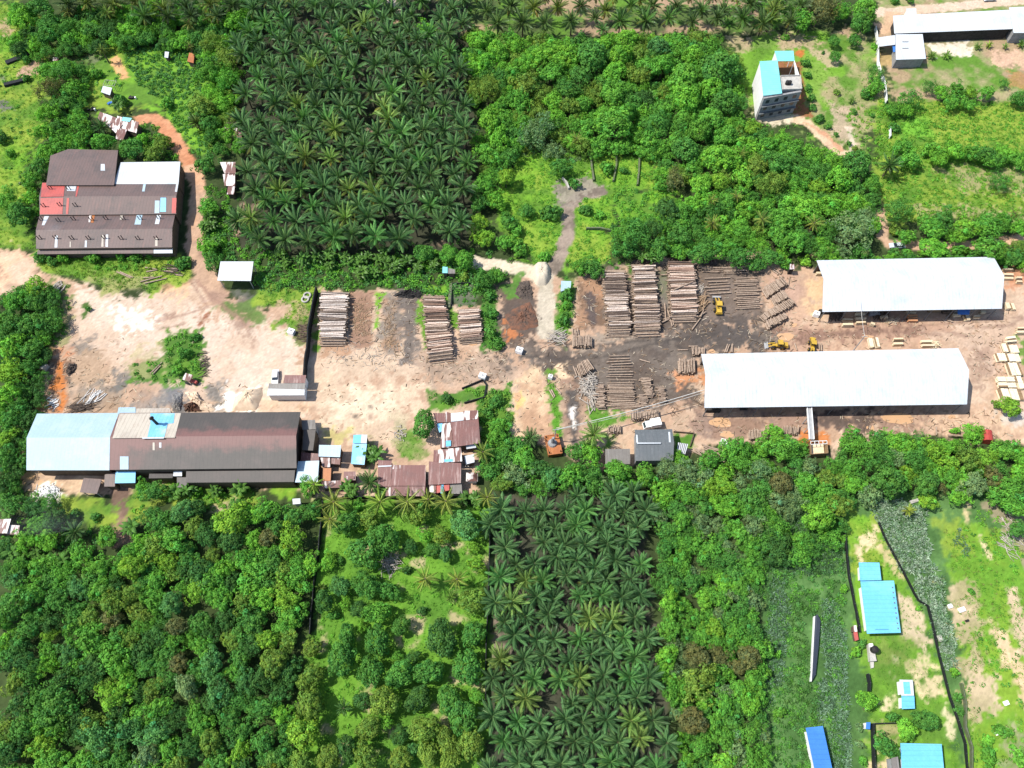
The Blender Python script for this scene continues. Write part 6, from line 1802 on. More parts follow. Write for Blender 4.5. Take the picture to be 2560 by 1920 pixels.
# ------------------------------------------------------------------ vehicles and small things
def loader(label, a, b_, sc=1.0, name='wheel_loader'):
    """a: tail, b_: bucket end, on the ground"""
    c = (a + b_) / 2
    c.z = 0
    an = math.atan2(b_.y - a.y, b_.x - a.x)
    t = thing(name, c, label, 'loader')
    M = Matrix.Translation(c) @ Matrix.Rotation(an, 4, 'Z') @ Matrix.Scale(sc, 4)

    def bx(n, mat, *boxes):
        mb = MB()
        for (p, s_, *r) in boxes:
            mb.box(M @ Vector(p), tuple(k * sc for k in s_), an)
        return mb.build(n, mat, t)
    bx('engine_hood', 'yellow_paint', ((-2.3, 0, 1.55), (2.4, 1.7, 1.1)), ((-3.4, 0, 1.2), (0.5, 2.2, 0.9)))
    bx('chassis', 'yellow_paint', ((0.6, 0, 1.0), (2.4, 1.2, 0.6)), ((-1.6, 0, 0.95), (2.6, 1.4, 0.5)))
    cab = bx('cab', 'yellow_paint', ((-0.55, 0, 3.2), (1.9, 1.9, 0.16)), ((-1.3, 0, 1.9), (0.2, 1.6, 1.1)), ((-0.5, 0, 1.6), (1.6, 1.6, 0.5)))
    g = bx('cab_window', 'window_glass', ((-0.55, 0, 2.5), (1.55, 1.5, 1.2)))
    for sx in (-1.7, 1.6):
        for sy in (-1.15, 1.15):
            p = M @ Vector((sx, sy, 0.8))
            ax = M.to_3x3() @ Vector((0, 0.32, 0))
            wv = MB().cyl(p - ax, p + ax, 0.8 * sc, 0.8 * sc, 16).build('wheel', 'rubber', t)
            h = MB().cyl(p - ax * 1.06, p + ax * 1.06, 0.38 * sc, 0.38 * sc, 12).build('rim', 'yellow_paint', t)
            h.parent = wv
    for sy in (-0.55, 0.55):
        MB().path([M @ Vector((1.0, sy, 1.7)), M @ Vector((2.3, sy, 1.5)), M @ Vector((3.3, sy, 0.8))], 0.16, 6).build('lift_arm', 'yellow_paint', t)
    bx('bucket', 'steel_post', ((3.5, 0, 0.55), (0.3, 2.7, 0.9)), ((4.0, 0, 0.2), (1.0, 2.7, 0.15)), ((3.8, 1.3, 0.5), (0.8, 0.12, 0.7)), ((3.8, -1.3, 0.5), (0.8, 0.12, 0.7)))
    ex = M @ Vector((-1.9, 0.5, 2.1))
    MB().cyl(ex, ex + Vector((0, 0, 0.9)), 0.1).build('exhaust', 'black_pipe', t)
    return t


loader('yellow wheel loader in the log yard with its lift arms toward the spread logs', G(Q(640, 1060)), G(Q(610, 800)), 0.85)
loader('yellow log loader parked sideways above the lower white warehouse', G(Q(1570, 1480)), G(Q(1320, 1470)), 0.78)
loader('small yellow forklift loader seen end-on above the lower white warehouse', G(Q(1930, 1415)), G(Q(1925, 1560)), 0.72)


def car(name, label, a, b_, paint_, cat='car', box_body=False, L=4.5):
    c = (a + b_) / 2
    c.z = 0
    an = math.atan2(b_.y - a.y, b_.x - a.x)
    t = thing(name, c, label, cat)
    M = Matrix.Translation(c) @ Matrix.Rotation(an, 4, 'Z')
    w = 1.75

    def prof(n, mat, pts, wd, wt):
        """side outline (x, z) with widths: lofted across y"""
        mb = MB()
        k = len(pts)
        vs = [M @ Vector((x, s_ * (wd if z < 1.0 else wt) / 2, z)) for s_ in (-1, 1) for x, z in pts]
        mb.add(vs, [tuple(range(k)), tuple(reversed(range(k, 2 * k)))] + [(i, k + i, k + (i + 1) % k, (i + 1) % k) for i in range(k)])
        return mb.build(n, mat, t)
    if not box_body:
        prof('body', paint_, [(-L / 2, .35), (-L / 2, .85), (-L / 2 + .5, .98), (L / 2 - 1.2, .98), (L / 2 - .1, .75), (L / 2, .4)], w, w - .1)
        prof('cabin', 'window_glass', [(-L / 2 + .6, .97), (-L / 2 + 1.1, 1.42), (L / 2 - 1.9, 1.42), (L / 2 - 1.2, .97)], w - .15, w - .4)
        prof('roof', paint_, [(-L / 2 + 1.05, 1.42), (-L / 2 + 1.1, 1.47), (L / 2 - 1.95, 1.47), (L / 2 - 1.9, 1.42)], w - .38, w - .38)
        wr, xs_ = 0.33, (-L * .3, L * .3)
        for sy in (-.6, .6):
            MB().box(M @ Vector((L / 2 - .02, sy, .62)), (.08, .35, .16), an).build('headlight', 'white_paint', t)
    else:
        prof('cargo_box', paint_, [(-L / 2, .8), (-L / 2, 2.7), (L / 2 - 1.9, 2.7), (L / 2 - 1.9, .8)], 2.1, 2.1)
        prof('cab', 'white_paint', [(L / 2 - 1.75, .5), (L / 2 - 1.75, 2.0), (L / 2 - .5, 2.0), (L / 2, 1.2), (L / 2, .5)], 1.9, 1.8)
        prof('windscreen', 'window_glass', [(L / 2 - .52, 1.95), (L / 2 - .46, 1.99), (L / 2 - .02, 1.3), (L / 2 - .08, 1.26)], 1.6, 1.6)
        prof('chassis', 'black_pipe', [(-L / 2, .5), (-L / 2, .78), (L / 2 - 1.8, .78), (L / 2 - 1.8, .5)], .9, .9)
        wr, xs_ = 0.42, (-L * .28, L * .36)
    for sx in xs_:
        for sy in (-1, 1):
            p = M @ Vector((sx, sy * .78, wr))
            ax = M.to_3x3() @ Vector((0, 0.13, 0))
            wv = MB().cyl(p - ax, p + ax, wr, wr, 14).build('wheel', 'rubber', t)
            h = MB().cyl(p - ax * 1.05, p + ax * 1.05, wr * .55, wr * .55, 10).build('rim', 'steel_post', t)
            h.parent = wv
    return t


car('parked_car', 'silver-blue car parked on the dirt track above the upper warehouse', G(T('H', 1168, 478)), G(T('H', 1048, 474)), 'silver_paint', L=4.7)
car('parked_car', 'silver car cut by the top edge of the photo on the north-east road', G(T('D', 1960, 2)), G(T('D', 1855, 8)), 'silver_paint', L=4.6)
car('box_truck', 'white box truck parked behind the grey-roofed house', G(T('K', 1258, 356)), G(T('K', 1142, 376)), 'white_paint', 'truck', True, 4.6)
car('parked_car', 'white van parked beside the gatehouse', G(T('F', 176, 1572)), G(T('F', 170, 1650)), 'white_paint', 'van', False, 4.6)
# red tractor on the grass island
c = G(T('E', 1665, 1640))
tr = thing('tractor', c, 'red tractor with a pale red canopy by the grass island', 'tractor')
MB().box(c + Vector((0.9, -0.5, 0.95)), (1.6, 0.8, 0.7), -0.4).build('hood', 'red_paint', tr)
MB().box(c + Vector((-0.5, 0.1, 2.4)), (2.3, 2.1, 0.14), -0.3).build('canopy', 'patch_roof', tr)
MB().box(c + Vector((-0.4, 0.0, 0.9)), (1.3, 1.0, 0.7), -0.4).build('seat_deck', 'red_paint', tr)
for dx, dy in ((-1.2, .9), (.4, .6), (-1.4, -.7), (.2, -1.0)):
    MB().cyl(c + Vector((dx, dy, 0.5)), c + Vector((dx * .98, dy * .98, 2.35)), .05).build('canopy_post', 'black_pipe', tr)
for dx, dy, r_ in ((-.9, .75, .65), (-1.1, -.75, .65), (1.4, -.05, .4), (1.0, -1.05, .4)):
    p = c + Vector((dx, dy, r_))
    MB().cyl(p - Vector((.08, .2, 0)), p + Vector((.08, .2, 0)), r_, r_, 14).build('wheel', 'rubber', tr)
# tyres, tanks, boxes
for (x, y, lab) in ((445, 898, 'upper of two big tyres lying on the grass by the black wall'), (428, 932, 'lower of two big tyres lying on the grass by the black wall')):
    c = G(T('F', x, y))
    mb = MB()
    N, K = 20, 8
    vs = [(c.x + (0.95 + .3 * math.cos(2 * math.pi * k / K)) * math.cos(2 * math.pi * i / N), c.y + (0.95 + .3 * math.cos(2 * math.pi * k / K)) * math.sin(2 * math.pi * i / N), .3 + .3 * math.sin(2 * math.pi * k / K)) for i in range(N) for k in range(K)]
    mb.add(vs, [(i * K + k, ((i + 1) % N) * K + k, ((i + 1) % N) * K + (k + 1) % K, i * K + (k + 1) % K) for i in range(N) for k in range(K)])
    o = mb.build('tyre', 'concrete', None, True)
    tag(o, lab, 'tyre', 'big tyres by the black wall')
for (t, x, y, s, lab) in (('F', 312, 1222, 2.6, 'white square tank near the stakes beside the black wall'), ('G', 64, 1382, 2.6, 'white box tank below the excavated bank'), ('F', 1958, 1604, 2.6, 'white box at the top of the vegetable patch'), ('H', 410, 1068, 2.2, 'white box near the corner of the upper warehouse'), ('E', 388, 1520, 2.8, 'grey-white box at the edge of the tree belt'), ('K', 1822, 515, 2.3, 'white round tank on the forest edge by the red planks'), ('U', 180, 632, 1.6, 'small white box on the grass strip')):
    p = U(x, y) if t == 'U' else T(t, x, y)
    c = G(p)
    bxx = thing('storage_box', c, lab, 'box')
    MB().box(c + Vector((0, 0, .75)), (s * .72, s * .6, 1.5), -.35).build('body', 'white_paint' if 'grey' not in lab else 'concrete', bxx)
    MB().lathe(c + Vector((0, 0, 1.5)), [(0.35, 0), (0.35, 0.14), (0.1, 0.18)], 12).build('lid', 'steel_post', bxx)


# ------------------------------------------------------------------ foliage
def unit(v):
    return v / (np.linalg.norm(v, axis=-1, keepdims=True) + 1e-9)


def leaf_quads(c, n, s, asp, rng):
    """diamond leaf clusters: centres, normals, half sizes"""
    n = unit(n)
    u = unit(np.cross(n, rng.normal(size=n.shape)))
    w = np.cross(n, u)
    s = s[:, None]
    return np.stack([c - u * s, c - w * s * asp + n * s * .12, c + u * s, c + w * s * asp + n * s * .12], 1).reshape(-1, 3)


def crown(R0, seed, n_clump=60, n_leaf=34, hz=0.85, leaf=0.30, jag=0.14, droop=0.25, fill=0.34, asp=0.7, lobes=0.12):
    """a broadleaf crown standing on z = 0 (its own base); returns vertices, colour tints"""
    rng = np.random.default_rng(seed)
    i = np.arange(n_clump)
    z = 1 - (i + 0.5) / n_clump * (1 + droop)
    a = i * 2.39996 + rng.normal(0, .25, n_clump)
    rad = np.sqrt(np.clip(1 - z * z, 0.0, 1))
    d = np.stack([rad * np.cos(a), rad * np.sin(a), z], 1)
    d = unit(d + rng.normal(0, .12, d.shape))
    ph = rng.uniform(0, 6.28, 4)
    az = np.arctan2(d[:, 1], d[:, 0])
    lob = 1 + lobes * (np.sin(2 * az + ph[0]) + np.sin(3 * az + ph[1])) + 0.5 * lobes * np.sin(5 * az + ph[2])
    k = R0 * 0.76 * lob * (1 + rng.normal(0, jag, n_clump))
    c = d * k[:, None] * np.array([1, 1, hz])
    cr = R0 * rng.uniform(fill * .65, fill * 1.15, n_clump)
    N = n_clump * n_leaf
    ci = np.repeat(i, n_leaf)
    e = unit(rng.normal(size=(N, 3)) + d[ci] * 0.75)
    p = c[ci] + e * cr[ci][:, None] * rng.uniform(0.75, 1.08, N)[:, None]
    nn = e * 0.9 + rng.normal(0, .32, (N, 3)) + np.array([0, 0, .2])
    s = leaf * rng.uniform(.7, 1.4, N)
    tint = np.repeat(rng.uniform(.68, 1.32, n_clump), n_leaf) * rng.uniform(.78, 1.22, N)
    warm = rng.normal(0, .05, N) + np.repeat(rng.normal(0, .085, n_clump), n_leaf)
    col = tint[:, None] * np.stack([1 + warm, np.ones(N), 1 - warm], 1)
    p[:, 2] += R0 * hz * 0.62
    return leaf_quads(p, nn, s, asp, rng), np.repeat(col, 4, 0)


def qmesh(name, V, C, mat='leaf'):
    return quads_mesh(name, V, np.arange(len(V)).reshape(-1, 4), C, mat)


def frond_palm(seed, n=30, L=4.4, pairs=20, leaf=0.95, wid=0.13, e0=82, e1=-18, bend=62, up=0.0, droopl=38, yellow=0.25):
    """palm crown around its own crownshaft point; fronds with paired hanging leaflets"""
    rng = np.random.default_rng(seed)
    Vs, Cs = [], []
    for k in range(n):
        f = (k + .5) / n
        az = k * 2.39996 + rng.normal(0, .12)
        el = R(e0 + (e1 - e0) * f + rng.normal(0, 6))
        Lk = L * (0.72 + 0.34 * math.sin(math.pi * min(1, f + .22))) * rng.uniform(.92, 1.08)
        bd = R(bend * rng.uniform(.75, 1.25)) * (0.55 + 0.6 * f)
        m = pairs + 1
        t = np.linspace(0, 1, m)
        ang = el - bd * t ** 1.4
        ds = Lk / pairs
        r = np.concatenate([[0], np.cumsum(np.cos(ang[:-1]) * ds)])
        z = np.concatenate([[0], np.cumsum(np.sin(ang[:-1]) * ds)])
        tw = rng.normal(0, .10)
        azl = az + tw * t
        P = np.stack([r * np.cos(azl), r * np.sin(azl), z], 1)
        T_ = unit(np.gradient(P, axis=0))
        S_ = unit(np.cross(T_, np.array([0, 0, 1.0]) + 1e-4))
        U_ = np.cross(S_, T_)
        col = np.array([1 + yellow * f * f * rng.uniform(.4, 1.6), 1 + .12 * f * rng.uniform(-1, 1), 1 - .2 * f]) * rng.uniform(.6, 1.6)
        if f > .82 and rng.random() < .4:
            col = np.array([2.6, 1.25, .9]) * rng.uniform(.6, 1.0)
        tt = t[2:]
        ll = leaf * np.sin(np.pi * np.clip(0.12 + 0.84 * tt, 0, 1)) ** .7 * rng.uniform(.85, 1.12, len(tt))
        for sgn in (-1, 1):
            sweep = 0.62 + .35 * tt
            dirv = S_[2:] * sgn * np.cos(R(droopl)) - U_[2:] * np.sin(R(droopl)) * rng.uniform(.6, 1.3, len(tt))[:, None]
            dirv = unit(dirv + T_[2:] * sweep[:, None])
            b0 = P[2:]
            tip = b0 + dirv * ll[:, None] + np.array([0, 0, -1.0]) * (0.10 * ll ** 2)[:, None]
            mid = b0 + dirv * (ll * .5)[:, None]
            w = T_[2:] * wid
            q = np.stack([b0 - w * .4, mid - w, tip, mid + w], 1).reshape(-1, 3)
            Vs.append(q)
            Cs.append(np.repeat(col[None] * rng.uniform(.85, 1.15, (len(tt), 1)), 4, 0))
        w = S_ * (0.075 * (1 - .8 * t))[:, None] + U_ * 0
        lift = U_ * 0.05
        q = np.stack([(P - w + lift)[:-1], (P + w + lift)[:-1], (P + w + lift)[1:], (P - w + lift)[1:]], 1).reshape(-1, 3)
        Vs.append(q)
        Cs.append(np.tile(np.array([[2.2, 1.75, 1.7]]) * col.mean(), (len(q), 1)))
    V = np.concatenate(Vs)
    V[:, 2] += up
    return V, np.clip(np.concatenate(Cs), 0.2, 3.5)


def banana(seed, n=9, L=2.3):
    rng = np.random.default_rng(seed)
    Vs, Cs = [], []
    for st in range(3):
        bx, by = (0, 0) if st == 0 else (rng.normal(0, .9), rng.normal(0, .9))
        hz = rng.uniform(1.6, 2.8)
        for k in range(n):
            az = k * 2.4 + rng.normal(0, .2)
            el = R(rng.uniform(15, 75))
            t = np.linspace(0, 1, 7)
            ang = el - R(85) * t ** 1.3
            Lk = L * rng.uniform(.7, 1.15)
            r = np.concatenate([[0], np.cumsum(np.cos(ang[:-1]) * Lk / 6)])
            z = np.concatenate([[0], np.cumsum(np.sin(ang[:-1]) * Lk / 6)]) + hz
            P = np.stack([bx + r * math.cos(az), by + r * math.sin(az), z], 1)
            w = 0.34 * np.sin(np.pi * np.clip(.12 + .86 * t, 0, 1)) ** .6
            S_ = np.array([-math.sin(az), math.cos(az), 0])
            col = np.array([1, 1, 1]) * rng.uniform(.75, 1.25)
            for sg in (-1, 1):
                E = P + S_ * (sg * w)[:, None] + np.array([0, 0, -.14])
                Vs.append(np.stack([P[:-1], E[:-1], E[1:], P[1:]], 1).reshape(-1, 3))
                Cs.append(np.tile(col, (24, 1)))
    return np.concatenate(Vs), np.concatenate(Cs)


# the kinds of crown, R0 = 4 m
ROUND = [crown(4.0, 100 + k, 84, 34, 0.86, 0.26, .11, .22, .27, .72, .10) for k in range(6)]
BROAD = [crown(4.0, 200 + k, 78, 34, 0.66, 0.26, .25, .18, .28, .7, .2) for k in range(8)]
LOOSE = [crown(4.0, 300 + k, 90, 26, 0.80, 0.22, .24, .20, .25, .55, .18) for k in range(5)]
BUSH = [crown(1.5, 400 + k, 22, 26, 0.8, 0.24, .22, .05, .42, .65, .16) for k in range(5)]
DATA = {'round': ROUND, 'broad': BROAD, 'loose': LOOSE, 'bush': BUSH}
MESH = {k: [qmesh('crown', *d) for d in v] for k, v in DATA.items()}
OIL = [frond_palm(500 + k, 23 + k % 4 * 2, 4.7 + .12 * (k % 3), 20, 0.95, .16, e1=-10 - 5 * (k % 4)) for k in range(9)]
YOUNG = [frond_palm(520 + k, 24 + k % 4 * 2, 4.0, 19, 0.8, .13, 80, -8 - 4 * (k % 3), 55) for k in range(8)]
COCO = [frond_palm(540 + k, 22, 4.0, 18, 0.8, .11, 75, -35, 70, 0, 50, .5) for k in range(3)]
SMALL = [frond_palm(560 + k, 16, 1.9, 12, 0.5, .10, 80, 0, 60, 0, 35, .2) for k in range(2)]
BAN = [banana(580 + k) for k in range(4)]
for key, v in (('oil', OIL), ('young', YOUNG), ('coco', COCO), ('smallpalm', SMALL), ('banana', BAN)):
    DATA[key] = v
    MESH[key] = [qmesh('crown', *d, 'palm_leaf') for d in v]


def trunk_mesh(h, r, limbs, seed, spread=1.6):
    rr = random.Random(seed)
    mb = MB()
    p = Vector((0, 0, 0))
    q = Vector((rr.uniform(-.2, .2), rr.uniform(-.2, .2), h * .62))
    mb.cyl(p - Vector((0, 0, .2)), q, r, r * .75, 8)
    for k in range(limbs):
        a = k * 6.28 / limbs + rr.uniform(-.4, .4)
        mb.cyl(q, q + Vector((math.cos(a) * spread, math.sin(a) * spread, h * .45)), r * .55, r * .2, 6)
    if not limbs:
        mb.cyl(q, Vector((0, 0, h + .1)), r * .75, r * .7, 8)
    me = bpy.data.meshes.new('trunk')
    me.from_pydata(mb.v, [], mb.f)
    me.materials.append(MATS['bark'])
    me.update()
    return me


TRUNK = [trunk_mesh(4.2, .28, 4, s) for s in range(3)]
PTRUNK = trunk_mesh(1.0, .30, 0, 9)
BTRUNK = trunk_mesh(1.0, .07, 3, 5, .5)

GREENS = {
    'bright green': (0.150, 0.375, 0.042), 'green': (0.114, 0.308, 0.042), 'deep green': (0.082, 0.230, 0.042), 'dark green': (0.060, 0.158, 0.037),
    'olive green': (0.148, 0.255, 0.042), 'brownish': (0.140, 0.155, 0.055), 'bluish green': (0.090, 0.240, 0.066), 'yellow-green': (0.185, 0.365, 0.040), 'grey-green': (0.155, 0.255, 0.098)}
LANDMARKS = [('rusty brown factory', (270, 560)), ('rusty factory', (200, 400)), ('white open shed', (588, 680)), ('pale end of the mill', (190, 1110)), ('dark mill roof', (520, 1110)), ('maroon-roofed houses', (1060, 1180)), ('orange tank', (1385, 1110)), ('grey-roofed house', (1635, 1115)), ('lower white warehouse', (2000, 950)), ('front of the conveyor', (2035, 1110)), ('drum tank', (2465, 1085)), ('upper white warehouse', (2270, 700)), ('tall teal-roofed house', (1940, 210)), ('long white building', (2380, 70)), ('white annex', (2270, 120)), ('large blue-roofed house', (2200, 1490)), ('half-blue shed', (2270, 1740)), ('narrow deep-blue roof', (2050, 1850)), ('tall log stacks', (1620, 740)), ('pale log stack', (830, 790)), ('tall sand heap', (1352, 690)), ('patchwork shack', (295, 315)), ('garden walls', (1540, 425)), ('lower oil palms', (1450, 1500)), ('upper oil palms', (900, 330)), ('orchard fence', (780, 1500)), ('coconut palms', (1000, 1250)), ('bottom corner of the forest', (120, 1860)), ('tree belt by the yard', (70, 850)), ('red dirt track', (470, 400)), ('silver-blue car', (2240, 615)), ('west field', (30, 400)), ('east slope', (2480, 1500)), ('top row of palms', (1500, 40)), ('long thin lean-to', (2040, 1620)), ('middle of the orchard', (1020, 1700)), ('middle of the left forest', (420, 1560)), ('south forest strip', (1780, 1700))]
OBJS = []                                     # (name, px, kind word, colour word, size word) to be labelled together


def plant(name, key, p3, scale, col, colname, kindword, size, trunk=True, base_h=None, rz=None, squash=1.0, note=None, group=None):
    """p3: centre of the crown's base in the air; a thing = Empty at the ground > crown, trunk"""
    root = bpy.data.objects.new(name, None)
    root.empty_display_size = .5
    COL.objects.link(root)
    root.location = (p3.x, p3.y, 0)
    me = random.choice(MESH[key])
    cr = bpy.data.objects.new('crown', me)
    COL.objects.link(cr)
    cr.parent = root
    cr.location = (0, 0, p3.z)
    cr.rotation_euler = (0, 0, random.uniform(0, 6.28) if rz is None else rz)
    if key in ('round', 'broad', 'loose', 'bush'):
        q = random.uniform(.82, 1.2)
        cr.scale = (scale * q, scale / q, scale * squash * random.uniform(.85, 1.15))
        cr.rotation_euler = (random.gauss(0, .12), random.gauss(0, .12), cr.rotation_euler[2])
    else:
        cr.scale = (scale, scale * random.uniform(.92, 1.08), scale * squash)
        cr.rotation_euler = (random.gauss(0, .09), random.gauss(0, .09), cr.rotation_euler[2])
    j = random.uniform(.9, 1.1)
    cr.color = (col[0] * j * random.uniform(.93, 1.07), col[1] * j, col[2] * j, 1)
    if trunk:
        if key in ('oil', 'young', 'coco', 'smallpalm'):
            tm, ts = PTRUNK, (1.0 if key != 'smallpalm' else .5, 1.0 if key != 'smallpalm' else .5, max(.3, p3.z))
        elif key in ('bush', 'banana'):
            tm, ts = BTRUNK, (1, 1, 1.2)
        else:
            tm, ts = random.choice(TRUNK), (scale, scale, max(.5, (p3.z + 1.2 * scale) / 4.2))
        tr_ = bpy.data.objects.new('trunk', tm)
        COL.objects.link(tr_)
        tr_.parent = root
        tr_.scale = ts
    px = project((p3.x, p3.y, p3.z))
    OBJS.append((root, px, kindword, colname, size, note))
    return root


PLACED = []


def tree(px, rpx, key, cname, hfac=1.0, name='broadleaf_tree', kindword=None, squash=1.0, note=None):
    """px: middle of the crown in the photograph, rpx: crown radius there in photograph pixels"""
    col = GREENS[cname]
    s = PPM(px)
    r = max(.5, rpx / s * (.88 if key != 'bush' else .8))
    key_r = 1.5 if key == 'bush' else 4.0
    if key == 'bush':
        zb = 0.1 * r
    else:
        zb = (0.5 * r + 1.0) * hfac
    cz = zb + r * 0.55
    c = G(px, cz)
    sz = 'large' if r > 4.6 else 'medium-sized' if r > 3.0 else 'small'
    kw = kindword or ('bush' if key == 'bush' else {'round': 'round tree', 'broad': 'broad tree', 'loose': 'loose-crowned tree'}[key])
    PLACED.append((c.x, c.y, r))
    return plant(name, key, Vector((c.x, c.y, zb)), r / key_r / 1.02, col, cname, kw, sz, True, squash=squash, note=note)


B_, G_, D_, K_, O_, N_, L_, Y_, S_ = 'bright green', 'green', 'deep green', 'dark green', 'olive green', 'brownish', 'bluish green', 'yellow-green', 'grey-green'
